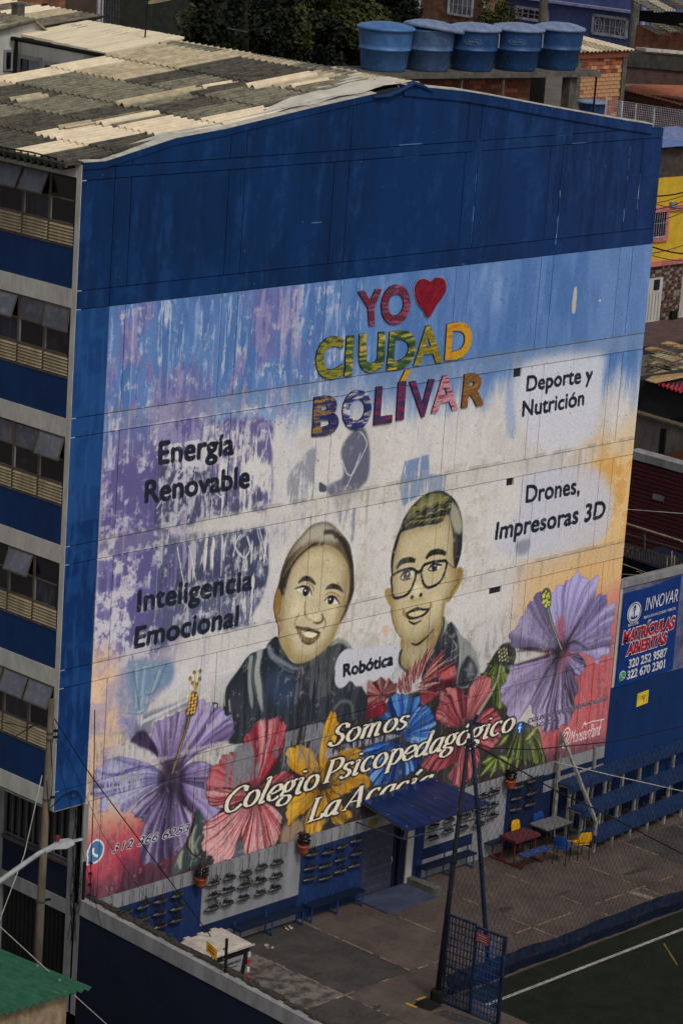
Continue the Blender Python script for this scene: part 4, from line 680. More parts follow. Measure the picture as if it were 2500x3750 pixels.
# ------------------------------------------------------------------ the school: side with the mural
im = make_image(1.5)
M_mural = bpy.data.materials.new('painted render'); M_mural.use_nodes = True
_n = M_mural.node_tree.nodes; _l = M_mural.node_tree.links; _b = _n['Principled BSDF']; _b.inputs['Roughness'].default_value = .62; _b.inputs['Specular IOR Level'].default_value = .22
_t = _n.new('ShaderNodeTexImage'); _t.image = im; _t.extension = 'EXTEND'; _c = _n.new('ShaderNodeTexCoord'); _s = _n.new('ShaderNodeSeparateXYZ'); _k = _n.new('ShaderNodeCombineXYZ')
_l.new(_c.outputs['Object'], _s.inputs[0])
for ax, o0, o1 in (('X', WX0, WX1), ('Z', WZ0, WZ1)):
    q = _n.new('ShaderNodeMapRange'); q.inputs['From Min'].default_value = o0; q.inputs['From Max'].default_value = o1; q.clamp = False
    _l.new(_s.outputs[ax], q.inputs['Value']); _l.new(q.outputs[0], _k.inputs['X' if ax == 'X' else 'Y'])
_l.new(_k.outputs[0], _t.inputs['Vector']); _l.new(_t.outputs['Color'], _b.inputs['Base Color'])
_z = _n.new('ShaderNodeTexNoise'); _z.inputs['Scale'].default_value = 9; _z.inputs['Detail'].default_value = 8; _z.inputs['Roughness'].default_value = .7
_p = _n.new('ShaderNodeBump'); _p.inputs['Strength'].default_value = .35; _p.inputs['Distance'].default_value = .012
_l.new(_c.outputs['Object'], _z.inputs['Vector']); _l.new(_z.outputs['Fac'], _p.inputs['Height']); _l.new(_p.outputs['Normal'], _b.inputs['Normal'])

M_blue = mat('school blue paint', (2, 40, 86), .7, (1, 32, 72), 1.6, c3=(10, 50, 98), scale3=20, stretch=(1, 1, .4), lift=1.5)
M_navy = mat('navy paint', (8, 20, 46), .8, (5, 15, 38), 1.2, c3=(14, 26, 52), scale3=10, stretch=(1, 1, .5), lift=1.25)
M_wht = mat('grey-white painted render', (160, 157, 150), .8, (142, 139, 134), 2.2, c3=(112, 108, 100), scale3=7, stretch=(1, 1, .35), lift=1.5, amt3=.35)
M_wht2 = mat('dull white render', (128, 127, 128), .85, (114, 113, 114), 2, c3=(84, 82, 80), scale3=6, stretch=(1, 1, .3), lift=1.35, amt3=.4)
M_dark = mat('dark void', (16, 17, 20), .9, (10, 11, 13), 2, lift=1, bump=0)
M_frame = mat('brown aluminium', (88, 80, 68), .5, (78, 68, 56), 5, lift=1.3, bump=0)
M_louv = mat('cream louvre', (146, 130, 104), .6, (124, 110, 88), 4, stretch=(1, 1, .3), lift=1.4, bump=0)
M_rust = mat('edge dirt', (84, 78, 66), .9, (60, 56, 50), 5, lift=1.3)
M_glass = mat('dark window glass', (24, 25, 34), .12, (18, 19, 26), 1.2, lift=1, bump=0, spec=.8)
M_glassb = mat('streaked glass', (44, 46, 60), .15, (22, 23, 32), .9, c3=(80, 84, 96), scale3=2.5, stretch=(1, 2.5, .5), lift=1.1, bump=0, spec=.8, amt3=.6); M_glassc = mat('mottled glass', (38, 36, 40), .15, (18, 19, 26), 1.6, c3=(72, 70, 76), scale3=4, lift=1.1, bump=0, spec=.8, amt3=.5)  # faint reflections and light verticals painted into the pane colours
M_glass2 = mat('dusty window glass', (92, 94, 104), .3, (76, 78, 90), 2.5, c3=(120, 120, 124), scale3=6, lift=1.2, bump=0, spec=.6)

WID = 20.86
def ztop(x):
    P = [(0, 21.86), (.65, 21.86), (2.74, 22.28), (4.28, 22.42), (7.03, 22.79), (10.57, 23.22), (10.75, 23.2), (19.0, 21.98), (20.3, 21.80), (20.31, 21.72), (WID, 21.66)]
    for (a, b), (c, d) in zip(P, P[1:]):
        if x <= c: return b+(d-b)*(x-a)/(c-a)
    return P[-1][1]
school = thing('school_building', 'tall blue school building with a gable wall mural of two smiling children and large flowers', 'school', (0, 0, 0))
# backing behind the joints, then the render panels with real joints between them
bk = MB(); pr = [0, .65, 2.74, 4.28, 7.03, 10.57, 19.0, 20.3, WID]
bk.prism([(0, .05, 6.48)]+[(WID, .05, 6.48)]+[(x, .05, ztop(x)-.02) for x in reversed(pr)], (0, .18, 0)); bk.box((.95, .05, 3.89), (WID, .23, 6.48)); bk.box((.95, .165, 1.0), (WID, .23, 3.89)); bk.build('wall_core', mat('dark joint backing', (46, 48, 56), .95, lift=1, bump=0), school)  # dark grey backing colour that shows in joints and vents
XC = [0, .985, 1.49, 4.54, 5.06, 8.05, 8.57, 12.8, 13.3, 16.15, 16.65, 19.45, 20.0, WID]
ZR = [(3.88, 6.50, 0), (6.50, 6.97, 1), (6.97, 9.52, 0), (9.52, 9.97, 1), (9.97, 12.53, 0), (12.53, 12.97, 1), (12.97, 15.55, 0), (15.55, 16.0, 1), (16.0, 18.52, 0), (18.52, 18.95, 1), (18.95, 21.45, 0), (21.45, 21.72, 1)]
g_ = .0105
VENT = {(13.3, 12.97): (15.39, 15.72, 15.31, 15.55), (13.3, 9.97): (15.48, 15.78, 12.32, 12.53), (13.3, 6.97): (15.14, 15.64, 9.34, 9.52)}
for z0, z1, beam in ZR:
    cells = [(0, .985), (.985, WID)] if beam else list(zip(XC[:-1], XC[1:]))
    for x0, x1 in cells:
        if x1 <= .99 and z1 <= 6.5: continue
        if x1 <= .99 and z0 < 6.51: z0_ = 6.48
        else: z0_ = z0
        dy = RS.uniform(-.003, .003); b = MB()
        a0, a1, c0, c1 = x0+(g_ if x0 > .1 else 0), x1-(g_ if x1 < WID-.1 else 0), z0_+g_, z1-g_
        v = VENT.get((x0, z0))
        if v:
            b.box((a0, dy, c0), (v[0], .16, c1)); b.box((v[1], dy, c0), (a1, .16, c1)); b.box((v[0], dy, c0), (v[1], .16, v[2]))
            if v[3] < c1-.01: b.box((v[0], dy, v[3]), (v[1], .16, c1))
        else: b.box((a0, dy, c0), (a1, .16, c1))
        b.build('wall_panel', M_mural, school)
for x0, x1 in zip([0, 1.49, 4.54, 5.06, 8.57, 12.8, 13.3, 16.65, 20.3], [1.49, 4.54, 5.06, 8.57, 12.8, 13.3, 16.65, 20.3, WID]):
    xx = [x0+g_]+[p for p in (2.74, 4.28, 7.03, 10.57, 19.0) if x0 < p < x1]+[x1-g_]
    MB().prism([(x0+g_, 0, 21.72+g_), (x1-g_, 0, 21.72+g_)]+[(x, 0, max(ztop(x)-.10, 21.74)) for x in reversed(xx)], (0, .16, 0)).build('wall_panel', M_mural, school)
# raised blue verge board and flashing along the gable
pts = [(x, ztop(x)) for x in (0, .65, 2.74, 4.28, 7.03, 9.3)]
vb = MB()
for (a, za), (b_, zb_) in zip(pts, pts[1:]): vb.hexa([(a, -.03, za-.16), (b_, -.03, zb_-.16), (b_, .2, zb_-.16), (a, .2, za-.16)], [(a, -.03, za), (b_, -.03, zb_), (b_, .2, zb_), (a, .2, za)])
vb.build('verge_board', M_mural, school)
M_flash = mat('zinc flashing', (168, 164, 154), .55, (140, 136, 128), 3, c3=(90, 84, 76), scale3=5, lift=1.5, amt3=.5)
vb = MB()
for (a, za), (b_, zb_) in zip(pts, pts[1:]): vb.hexa([(a, -.045, za+.002), (b_, -.045, zb_+.002), (b_, .42, zb_+.03), (a, .42, za+.03)], [(a, -.045, za+.02), (b_, -.045, zb_+.02), (b_, .42, zb_+.05), (a, .42, za+.05)])
vb.build('flashing', M_flash, school)
vb = MB(); pr2 = [(10.3, 23.2), (12.5, 22.98), (13.6, 22.82), (16, 22.44), (19.0, 21.98), (20.3, 21.80)]
for (a, za), (b_, zb_) in zip(pr2, pr2[1:]): vb.hexa([(a, -.05, za-.22), (b_, -.05, zb_-.22), (b_, .25, zb_-.22), (a, .25, za-.22)], [(a, -.05, za+.03), (b_, -.05, zb_+.03), (b_, .25, zb_+.05), (a, .25, za+.05)])
vb.build('verge_board', M_mural, school)
vb = MB()
for (a, za), (b_, zb_) in zip(pr2, pr2[1:]): vb.hexa([(a, -.06, za+.035), (b_, -.06, zb_+.035), (b_, .28, zb_+.055), (a, .28, za+.055)], [(a, -.06, za+.06), (b_, -.06, zb_+.06), (b_, .28, zb_+.08), (a, .28, za+.08)])
vb.build('flashing', M_flash, school)
vb = MB(); vb.tube([(9.2, -.06, 22.98), (9.7, -.09, 23.0), (10.2, -.05, 23.12), (10.55, -.08, 23.28), (10.9, -.05, 23.2), (11.3, -.07, 23.05)], [.03, .06, .05, .07, .06, .03], 7); vb.build('torn_flashing', M_blue, school)
# far walls so that the building is closed
fw = MB(); fw.box((WID-.2, .23, 1), (WID, 8.8, 21.6)); fw.box((0.2, 8.6, 1), (WID-.2, 8.8, 21.6)); fw.build('rear_wall', M_blue, school)

# roof: single sheets, each with its own waves
M_moss = mat('mossy fibre cement', (122, 116, 98), .95, (78, 76, 66), 5, c3=(150, 144, 122), scale3=22, stretch=(.6, 1.6, 1), lift=1.35, contrast=(.36, .60), amt3=.6, bump=.5)
M_moss2 = mat('dark fibre cement', (86, 82, 72), .95, (50, 48, 44), 5, c3=(104, 100, 84), scale3=20, stretch=(.6, 1.6, 1), lift=1.3, contrast=(.36, .62), bump=.5)
def valley_dark(m, axis, pitch, amt):
    """darkens the troughs of the sheets in the colour, so the waves read"""
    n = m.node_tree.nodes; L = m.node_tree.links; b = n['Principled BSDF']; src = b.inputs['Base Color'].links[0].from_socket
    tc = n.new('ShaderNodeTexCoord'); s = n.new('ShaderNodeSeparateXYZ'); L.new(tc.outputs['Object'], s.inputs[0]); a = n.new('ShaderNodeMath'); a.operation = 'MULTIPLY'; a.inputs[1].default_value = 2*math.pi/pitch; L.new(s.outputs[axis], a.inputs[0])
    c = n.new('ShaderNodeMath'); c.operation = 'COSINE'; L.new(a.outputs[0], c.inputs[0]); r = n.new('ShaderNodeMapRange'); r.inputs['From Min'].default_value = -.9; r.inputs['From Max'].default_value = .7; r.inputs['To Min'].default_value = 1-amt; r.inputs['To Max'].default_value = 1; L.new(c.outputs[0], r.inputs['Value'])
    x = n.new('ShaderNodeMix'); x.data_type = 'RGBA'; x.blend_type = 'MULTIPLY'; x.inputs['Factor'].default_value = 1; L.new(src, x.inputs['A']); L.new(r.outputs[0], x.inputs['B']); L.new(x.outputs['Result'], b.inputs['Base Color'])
M_cream = mat('new cream sheet', (206, 190, 162), .8, (186, 170, 144), 2.4, c3=(150, 136, 112), scale3=9, lift=1.35, amt3=.3)
M_cream2 = mat('weathered cream sheet', (176, 162, 134), .85, (140, 128, 104), 3, c3=(96, 90, 72), scale3=12, lift=1.35, amt3=.6)
valley_dark(M_moss, 'Y', .24, .72); valley_dark(M_moss2, 'Y', .24, .6); valley_dark(M_cream, 'Y', .24, .28); valley_dark(M_cream2, 'Y', .24, .45)  # troughs coloured darker than crests, so the corrugation reads
SL = (23.23-21.86)/10.58
def zroof(x): return 21.86+.0+SL*x
def sheet(x0, x1, y0, y1, m, lift=0.0, pitch=.24, amp=.055, parent=school, zf=zroof, name='roof_sheet', tilt=0.0):
    n = max(4, int(round((y1-y0)/pitch*6))); v = []; f = []
    for i in range(n+1):
        y = y0+(y1-y0)*i/n; w = amp*math.cos(2*math.pi*y/pitch)
        for x, e in ((x0, .045), (x1, 0.0)):
            z = zf(x)+w+lift+e+tilt*(x-x0); v += [(x, y, z), (x, y, z-.018)]
    for i in range(n):
        a = i*4; b = a+4; f += [(a, a+2, b+2, b), (a+1, b+1, b+3, a+3), (a, b, b+1, a+1), (a+2, a+3, b+3, b+2)]
    f += [(0, 1, 3, 2), (n*4, n*4+2, n*4+3, n*4+1)]
    me = bpy.data.meshes.new(name); me.from_pydata(v, [], f); me.materials.append(m); me.update(); o = bpy.data.objects.new(name, me); COL.objects.link(o); o.parent = parent; ORG[o.name] = Vector((0, 0, 0)); return o
xr = [-.38, 1.05, 2.75, 4.45, 6.35, 8.2, 10.75]; yw = .96
for j in range(9):
    y0 = .12+j*.96; y1 = y0+yw
    for i in range(6):
        x0, x1 = xr[i]-.03*(i > 0), xr[i+1]+.1
        ym = y0+.44; m_ = M_moss if RS.random() < .62 else M_moss2
        if i in (2, 3) and ym < 1.5+.6*(i == 2): m_ = M_cream
        if i == 1 and .8 < ym < 2.5: m_ = M_cream
        if i == 0 and 1.0 < ym < 1.9: m_ = M_cream
        if i >= 3 and ym > 7.4: m_ = M_cream if i > 3 else M_cream
        if i == 2 and ym > 7.6: m_ = M_cream2
        if i == 5 and ym > 6: m_ = M_cream2
        if i in (4,) and 6.3 < ym < 7.4: m_ = M_cream2
        if i >= 4 and ym < 1.4: m_ = None
        if i == 5 and 1.4 < ym < 3.2: m_ = M_moss if j % 2 else M_cream2
        if m_ is None: continue
        sheet(x0, x1, y0, y1, m_, lift=RS.uniform(0, .008)+.045*((i+j) % 2 == 0)*0)
for j in range(9): sheet(-.56, -.10, .12+j*.96, 1.08+j*.96, mat('blackened eave sheet', (30, 30, 28), .95, (18, 18, 18), 5, lift=1.1), lift=-.07, tilt=.05)
# single replacement strips lying over the old sheets
for x0, x1, y0, y1, m_ in ((4.3, 6.9, 3.5, 3.85, M_cream2), (3.0, 4.0, 5.9, 6.25, M_cream2), (2.3, 2.9, 7.2, 7.55, M_cream2), (6.9, 7.9, 3.35, 3.7, M_cream), (7.7, 9.9, 2.5, 2.9, M_cream), (8.3, 9.6, 1.7, 2.05, M_cream), (2.6, 4.4, 2.25, 2.6, M_cream), (1.7, 2.7, 2.6, 3.0, M_cream2)): sheet(x0, x1, y0, y1, m_, lift=.05)
# smooth white membrane near the ridge
sm = MB(); nn = 14
for i in range(nn):
    for j in range(5):
        def P(a, b): x = 6.2+(10.7-6.2)*a/nn; y = .12+(1.9-.12)*b/5*(.35+.65*a/nn if b else 1); return (x, y, zroof(x)+.05+.03*math.sin(a*1.3)*math.cos(b*1.7)+.03*(b == 0))
        sm.face([P(i, j), P(i+1, j), P(i+1, j+1), P(i, j+1)])
sm.build('roof_membrane', mat('pale roof membrane', (196, 188, 174), .45, (172, 164, 150), 2.5, c3=(120, 112, 100), scale3=5, lift=1.35, amt3=.4), school, smooth=True)
# under-roof sheet and right-hand slope
ur = MB(); ur.face([(-.5, .2, zroof(-.5)-.09), (10.6, .2, zroof(10.6)-.09), (10.6, 8.8, zroof(10.6)-.09), (-.5, 8.8, zroof(-.5)-.09)]); ur.build('roof_deck', M_dark, school)
rs_ = MB(); rs_.hexa([(10.6, .1, 23.1), (WID, .1, 21.55), (WID, 8.85, 21.55), (10.6, 8.85, 23.1)], [(10.6, .1, 23.17), (WID, .1, 21.62), (WID, 8.85, 21.62), (10.6, 8.85, 23.17)]); rs_.build('roof_slope', M_cream2, school)
# scalloped ridge caps
for j in range(17):
    y0 = .12+j*.96; m_ = M_cream2 if (j % 5 not in (2, 3)) else M_moss
    c = MB(); n = 30
    for i in range(n):
        for s in (0, 1):
            ya, yb_ = y0+.96*i/n, y0+.96*(i+1)/n; wa = .05*math.cos(2*math.pi*ya/.24); wb = .05*math.cos(2*math.pi*yb_/.24)
            if s == 0: c.face([(10.28, ya, 23.19+wa+.02), (10.62, ya, 23.29+wa*.3), (10.62, yb_, 23.29+wb*.3), (10.28, yb_, 23.19+wb+.02)])
            else: c.face([(10.62, ya, 23.29+wa*.3), (11.1, ya, 23.22+wa), (11.1, yb_, 23.22+wb), (10.62, yb_, 23.29+wb*.3)])
    c.build('ridge_cap', m_, school)
# eave: gutter edge, cable and the pale beam below
eb = MB(); eb.box((-.46, .05, 21.76), (-.40, 8.8, 21.84)); eb.box((-.40, .05, 21.80), (.0, 8.8, 21.85)); eb.build('eave_board', M_moss2, school)
eb = MB(); eb.tube([(-.50+.0*i, .3+i*.9, zroof(-.5)+.13+.02*math.sin(i*2)) for i in range(10)], .02, 5); eb.build('roof_cable', M_dark, school)

# ------------------------------------------------------------------ the school: front with windows (plane x=0)
YL = 8.8; MODW = .92; NM = 5
cn = MB(); cn.box((0.0, .23, 6.5), (.1, YL, 21.5)); 
eb = MB(); eb.box((-.024, .166, 21.50), (.12, YL, 21.80)); eb.build('eave_beam', M_wht, school)
st_ = MB(); st_.box((-.012, .0, 6.49), (.0, .165, 21.50)); 
mbm = MB(); mbm.box((-.016, 0.004, 6.50), (.14, .165, 21.80)); mbm.build('corner_pilaster', M_wht, school)
win_proto = None
for k in range(6):
    zt = 21.97-3*k
    if k > 0: b = MB().box((-.022, .166, zt-.43), (.14, YL, zt)); b.build('floor_band', M_wht, school)
    zb_ = zt-3
    if zb_ < 6.4: break
    b = MB().box((-.004, .17, zb_), (.14, YL, zb_+.92)); b.build('spandrel', M_blue, school)
    MB().box((-.02, .17, zb_+.92), (.10, YL, zb_+.955)).build('sill', M_rust, school)
    z0, z1, zm, zl = zb_+.955, (zt-.43 if k else 21.50), 0, zb_+1.44
    zmid = zl+(z1-zl)*.50
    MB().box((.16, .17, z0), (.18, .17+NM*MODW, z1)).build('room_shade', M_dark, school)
    MB().box((-.004, .17+NM*MODW, z0), (.14, YL, z1)).build('blank_wall', M_wht2, school)
    for m in range(NM):
        y0 = .17+m*MODW; y1 = y0+MODW
        w = MB()
        w.box((.01, y0, z0), (.06, y0+.035, z1)); w.box((.01, y1-.035, z0), (.06, y1, z1)); w.box((.0, y0+.035, zl-.02), (.07, y1-.035, zl+.03)); w.box((.01, y0+.035, z1-.03), (.06, y1-.035, z1)); w.box((.01, y0+.035, zmid-.018), (.06, y1-.035, zmid+.018)); w.box((.01, y0+.035, z0), (.06, y1-.035, z0+.02))
        wo_ = w.build('window', M_frame, school)
        MB().box((.03, y0+.035, zl+.03), (.04, y1-.035, zmid-.018)).build('pane', (M_glass, M_glassb, M_glass, M_glassc)[(k*3+m) % 4], wo_); MB().box((.015, y1-.075, zl+.03), (.05, y1-.036, zmid-.018)).build('jamb', M_wht2, wo_)
        opened = ((k, m) in ((0, 1), (0, 2), (0, 4), (1, 2), (1, 1), (1, 0), (2, 0), (3, 1), (4, 0), (4, 1), (4, 2), (3, 3)))
        a = {(1, 1): .0, (1, 0): .12, (1, 2): .34, (0, 1): .42, (0, 2): .42, (2, 0): .30, (3, 1): .34, (4, 0): .36, (4, 1): .36}.get((k, m), .3) if opened else 0
        ln = z1-.03-zmid; p = MB(); c_, s_ = math.cos(a), math.sin(a); top = z1-.035; xo = -.012 if a else .03
        def Q(y, d, o): return (xo-s_*d+o, y, top-c_*d)
        p.hexa([Q(y0+.05, .02, 0), Q(y1-.05, .02, 0), Q(y1-.05, ln-.02, 0), Q(y0+.05, ln-.02, 0)], [Q(y0+.05, .02, .008), Q(y1-.05, .02, .008), Q(y1-.05, ln-.02, .008), Q(y0+.05, ln-.02, .008)])
        po = p.build('pane', M_glass2 if (opened or (k == 1 and m < 3) or (k == 2)) else M_glass, wo_)
        if opened:
            fr = MB()
            for (ya, da, yb_, db) in ((y0+.04, .0, y1-.04, .0), (y0+.04, ln, y1-.04, ln), (y0+.04, 0, y0+.04, ln), (y1-.04, 0, y1-.04, ln)): fr.bar(Q(ya, da, 0), Q(yb_, db, 0), .025)
            fr.bar((.02, y1-.06, zmid), Q(y1-.06, ln*.85, 0), .012); fr.build('awning_frame', M_frame, wo_)
        for q in range(6):
            zz = z0+.03+q*(zl-z0-.04)/6; s = MB(); s.hexa([(-.02, y0+.04, zz), (-.02, y1-.04, zz), (.0, y1-.04, zz-.004), (.0, y0+.04, zz-.004)], [(.05, y0+.04, zz+.075), (.05, y1-.04, zz+.075), (.06, y1-.04, zz+.068), (.06, y0+.04, zz+.068)]); s.build('louvre_slat', M_louv, wo_)
# underside of the overhang and the recessed lower floors (plane x=.95)
MB().box((0.0, .01, 6.46), (.98, YL, 6.50)).build('soffit', M_wht2, school)
lw = MB(); lw.box((.95, .17, 1.0), (1.1, .50, 6.46)); lw.box((.95, 2.95, 1.0), (1.1, 3.3, 6.46)); lw.box((.95, 5.7, 1.0), (1.1, 6.0, 6.46)); lw.build('column', M_wht2, school)
lw = MB(); lw.box((.95, 0.0, 1.0), (1.1, .17, 6.46)); lw.build('corner_column', M_wht2, school)
for (a, b_) in ((.50, 2.95), (3.3, 5.7), (6.0, 8.8)):
    MB().box((.93, a, 3.50), (1.08, b_, 3.86)).build('floor_band', M_wht2, school)
    MB().box((.96, a, 3.86), (1.1, b_, 4.72)).build('spandrel', M_navy, school)
    MB().box((.90, a, 4.72), (1.1, b_, 4.80)).build('sill', M_rust, school)
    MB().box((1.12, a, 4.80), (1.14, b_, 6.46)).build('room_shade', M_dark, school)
    gl = MB(); n = int((b_-a)/.27)
    for i in range(n+1): y = a+.04+(b_-a-.08)*i/n; gl.box((.97, y-.018, 4.80), (1.0, y+.018, 6.44))
    gl.box((.96, a, 4.84), (1.0, b_, 4.88)); gl.build('window_bars', mat('grey steel bars', (92, 92, 96), .5, lift=1.2, bump=0), school)
    MB().box((1.03, a+.05, 4.85), (1.04, b_-.05, 6.4)).build('pane', M_glass, school)
    sh = MB(); y = a
    while y < b_-.05: sh.box((1.0, y, .2), (1.03, min(y+.10, b_), 3.5)); sh.box((1.02, y+.10, .2), (1.05, min(y+.16, b_), 3.5)); y += .16
    sh.build('steel_shutter', mat('black steel shutter', (26, 26, 28), .6, (18, 18, 20), 3, lift=1.1), school)

# ------------------------------------------------------------------ lower wall under the mural (still the school)
M_pan_w = mat('white panel paint', (128, 128, 132), .8, (114, 114, 118), 2, c3=(96, 94, 92), scale3=8, stretch=(1, 1, .3), lift=1.4, amt3=.3)
M_pan_b = mat('blue panel paint', (18, 44, 92), .75, (12, 34, 76), 2.2, c3=(44, 72, 118), scale3=9, stretch=(1, 1, .4), lift=1.3, amt3=.5)
M_pan_d = mat('dark blue paint', (6, 32, 70), .75, (4, 24, 56), 2.2, c3=(26, 50, 96), scale3=9, lift=1.2, amt3=.4)
def pan(x0, x1, z0, z1, m, y=0.0, name='wall_panel'):
    return MB().box((x0+.004, y, z0+.002), (x1-.004, .16, z1-.002)).build(name, m, school)
for x in np.arange(1.0, 10.8, .7): pan(x, min(x+.7, 10.9), 3.5 if x < 10 else 3.5, 3.88, M_pan_w, .0)
pan(.95, 5.02, 1.5, 3.5, M_pan_b, .01); 
for x0, x1 in ((5.02, 5.9), (5.9, 6.75), (6.75, 7.6), (7.6, 8.52)): pan(x0, x1, 2.29, 3.5, M_pan_w, .005)
pan(5.02, 8.52, 1.97, 2.29, M_pan_d, .012); pan(5.02, 8.52, 1.5, 1.97, M_pan_w, .02)
pan(8.52, 10.90, 1.5, 3.5, M_pan_b, .01); pan(10.9, 12.72, 3.5, 3.88, M_pan_w, 0)
pan(12.60, 12.86, 1.4, 3.5, M_wht, -.02); pan(12.72, 18.2, 3.55, 3.88, M_pan_w, 0); pan(12.86, 13.3, 1.5, 3.55, M_pan_b, .01)
for x0, x1 in ((13.3, 14.2), (14.2, 15.2), (15.2, 16.62)): pan(x0, x1, 2.45, 3.55, M_pan_w, .005)
pan(13.3, 15.3, 2.12, 2.45, M_pan_d, .012); pan(13.3, 15.3, 1.5, 2.12, M_pan_w, .02); pan(15.3, 16.62, 1.5, 2.45, M_pan_w, .006)
pan(16.62, 18.4, 1.5, 3.55, M_pan_d, .01); pan(18.2, WID, 3.0, 3.88, M_pan_w, .0); pan(18.4, WID, 1.5, 3.0, M_pan_d, .01)
pan(18.2, WID, 3.34, 3.52, M_pan_d, -.006, 'painted_band')
# door with pressed panels
M_door = mat('grey-violet steel door', (66, 66, 84), .5, (56, 56, 74), 3, lift=1.25)
MB().box((10.9, .13, 1.42), (12.62, .16, 3.5)).build('door_recess', M_navy, school)
dr = MB().box((10.93, .07, 1.45), (12.14, .11, 3.46)).build('door', M_door, school)
for i in range(4):
    for j in range(7):
        x = 11.03+i*.27; z = 1.62+j*.255; MB().hexa([(x, .07, z), (x+.2, .07, z), (x+.2, .07, z+.17), (x, .07, z+.17)], [(x+.02, .055, z+.02), (x+.18, .055, z+.02), (x+.18, .055, z+.15), (x+.02, .055, z+.15)]).build('door_panel', M_door, dr)
MB().tube([(12.08, .05, 2.3), (12.08, .02, 2.4), (12.08, .05, 2.5)], .012).build('handle', M_flash, dr)
fr = MB(); fr.box((12.14, .04, 1.42), (12.22, .12, 3.48)); fr.box((10.88, .04, 1.42), (10.93, .12, 3.48)); fr.box((12.34, .02, 1.42), (12.60, .12, 3.48)); stuff(fr.build('door_frame', M_navy, school))
yl = tag(MB().box((11.02, -.012, 3.58), (11.36, -.002, 3.78)).build('notice', mat('dull yellow plate', (132, 116, 52), lift=1.3)), 'small dull yellow notice plate on the white strip above the grey door', 'notice')
# step and rounded kerb by the door
MB().box((10.7, -1.2, G-.1), (12.6, -.02, G+.035)).build('door_step', mat('blue-grey painted step', (66, 74, 96), .8, (54, 60, 80), 2, lift=1.2), yard)
kb = MB(); kk = [(12.68, -.02), (12.90, -.02), (12.98, -.8)]+[(12.84+.14*math.cos(t), -.98+.14*math.sin(t)) for t in np.linspace(0, -math.pi, 7)]+[(12.70, -.8)]
kb.prism([(x, y, G-.1) for x, y in kk], (0, 0, .27)); kb.build('kerb', mat('worn kerb concrete', (104, 100, 94), .9, (80, 78, 74), 5, lift=1.2), yard)

# planters made of bottles on the panels
M_bot = mat('cut plastic bottle', (74, 76, 82), .25, (50, 50, 56), 12, lift=1.1, bump=0, spec=.6); M_bot2 = mat('dark planter soil', (40, 36, 32), 1, (26, 24, 22), 30, lift=1)
M_leafs = [mat('succulent dark', (34, 38, 32), .9, (30, 30, 28), 20, lift=1.1, bump=0), mat('succulent plum', (52, 34, 36), .9, (32, 24, 26), 20, lift=1.1, bump=0), mat('succulent olive', (54, 56, 38), .9, (34, 36, 28), 20, lift=1.1, bump=0)]
M_caps = [mat('cap yellow', (170, 150, 30), lift=1.1, bump=0), mat('cap red', (130, 40, 44), lift=1.1, bump=0), mat('cap dark', (40, 40, 44), lift=1.1, bump=0)]
def leaves(mb, c, r, h, n, size, rs):
    for i in range(n):
        a = rs.uniform(0, 6.28); rr = r*math.sqrt(rs.random()); z = rs.uniform(0, h); d = Vector((math.cos(a), math.sin(a), rs.uniform(-.2, 1.2))).normalized(); s = d.orthogonal().normalized()*size*.4; p = Vector(c)+Vector((math.cos(a)*rr, math.sin(a)*rr, z))
        mb.face([p-s*.3, p+d*size*.5-s, p+d*size, p+d*size*.5+s])
def planter(kind):
    t = thing('bottle_planter', 'x', 'planter'); rs = random.Random(kind*7+1)
    MB().lathe((-.20, 0, 0), [(.018, -.035), (.022, -.01), (.055, .06), (.062, .12), (.058, .2), (.062, .28), (.055, .36), (.02, .39)], 10, (1, 0, 0)).build('bottle', M_bot, t, True, True)
    MB().box((-.12, -.045, .035), (.13, .045, .066)).build('soil', M_bot2, t, local=True)
    MB().lathe((-.26, 0, 0), [(.022, 0), (.022, .03)], 8, (1, 0, 0)).build('cap', M_caps[kind % 3], t, local=True)
    m = MB(); leaves(m, (rs.uniform(-.05, .08), 0, .05), .10, (.03, .07, .13, .05, .10)[kind % 5], (18, 26, 30, 20, 26)[kind % 5], .06, rs); stuff(m.build('plant', M_leafs[kind % 3], t, local=True))
    s = MB()
    for x in (-.12, .12): s.bar((x, .03, .05), (x, .05, .42), .006)
    stuff(s.build('string', M_bot2, t, local=True))
    return t
protos = [planter(k) for k in range(6)]; used = [False]*6
q1 = lambda x, y: onY(250+x/1.96, 2950+y/1.96, -.085); q2 = lambda x, y: onY(950+x/2.24, 2750+y/2.24, -.085); q3 = lambda x, y: onY(1550+x/2.24, 2650+y/2.24, -.085)
ORD = ['first', 'second', 'third', 'fourth', 'fifth', 'sixth']
def place_planters(q, rows, where, rown):
    for ri, row in enumerate(rows):
        for ci, (x, y) in enumerate(row):
            k = RS.randrange(6); p = q(x, y); pl = ('low rosette', 'dark bushy plant', 'tall leafy plant', 'small sprouting plant', 'upright dark plant')[k % 5]
            end = 'with yellow cap' if k % 3 == 0 else 'with red cap' if k % 3 == 1 else 'with dark cap'
            lab = f'{pl} in bottle planter, {rown[ri]} row {ORD[ci]} from left, {where}'
            if not used[k]: used[k] = True; o = protos[k]; o.location = p; o['label'] = lab
            else: o = copy_thing(protos[k], p, lab)
            o['group'] = 'bottle planters on the wall panels'; o.rotation_euler = (0, RS.uniform(-.05, .05), RS.uniform(-.08, .08))
            sc = RS.uniform(.92, 1.08); o.scale = (sc, sc, sc)
R3 = ['top', 'middle', 'bottom']
place_planters(q1, [[(425, 765), (545, 725), (670, 685), (790, 645)], [(545, 815), (665, 775), (785, 740)], [(665, 868), (780, 825)]], 'left blue panel', R3)
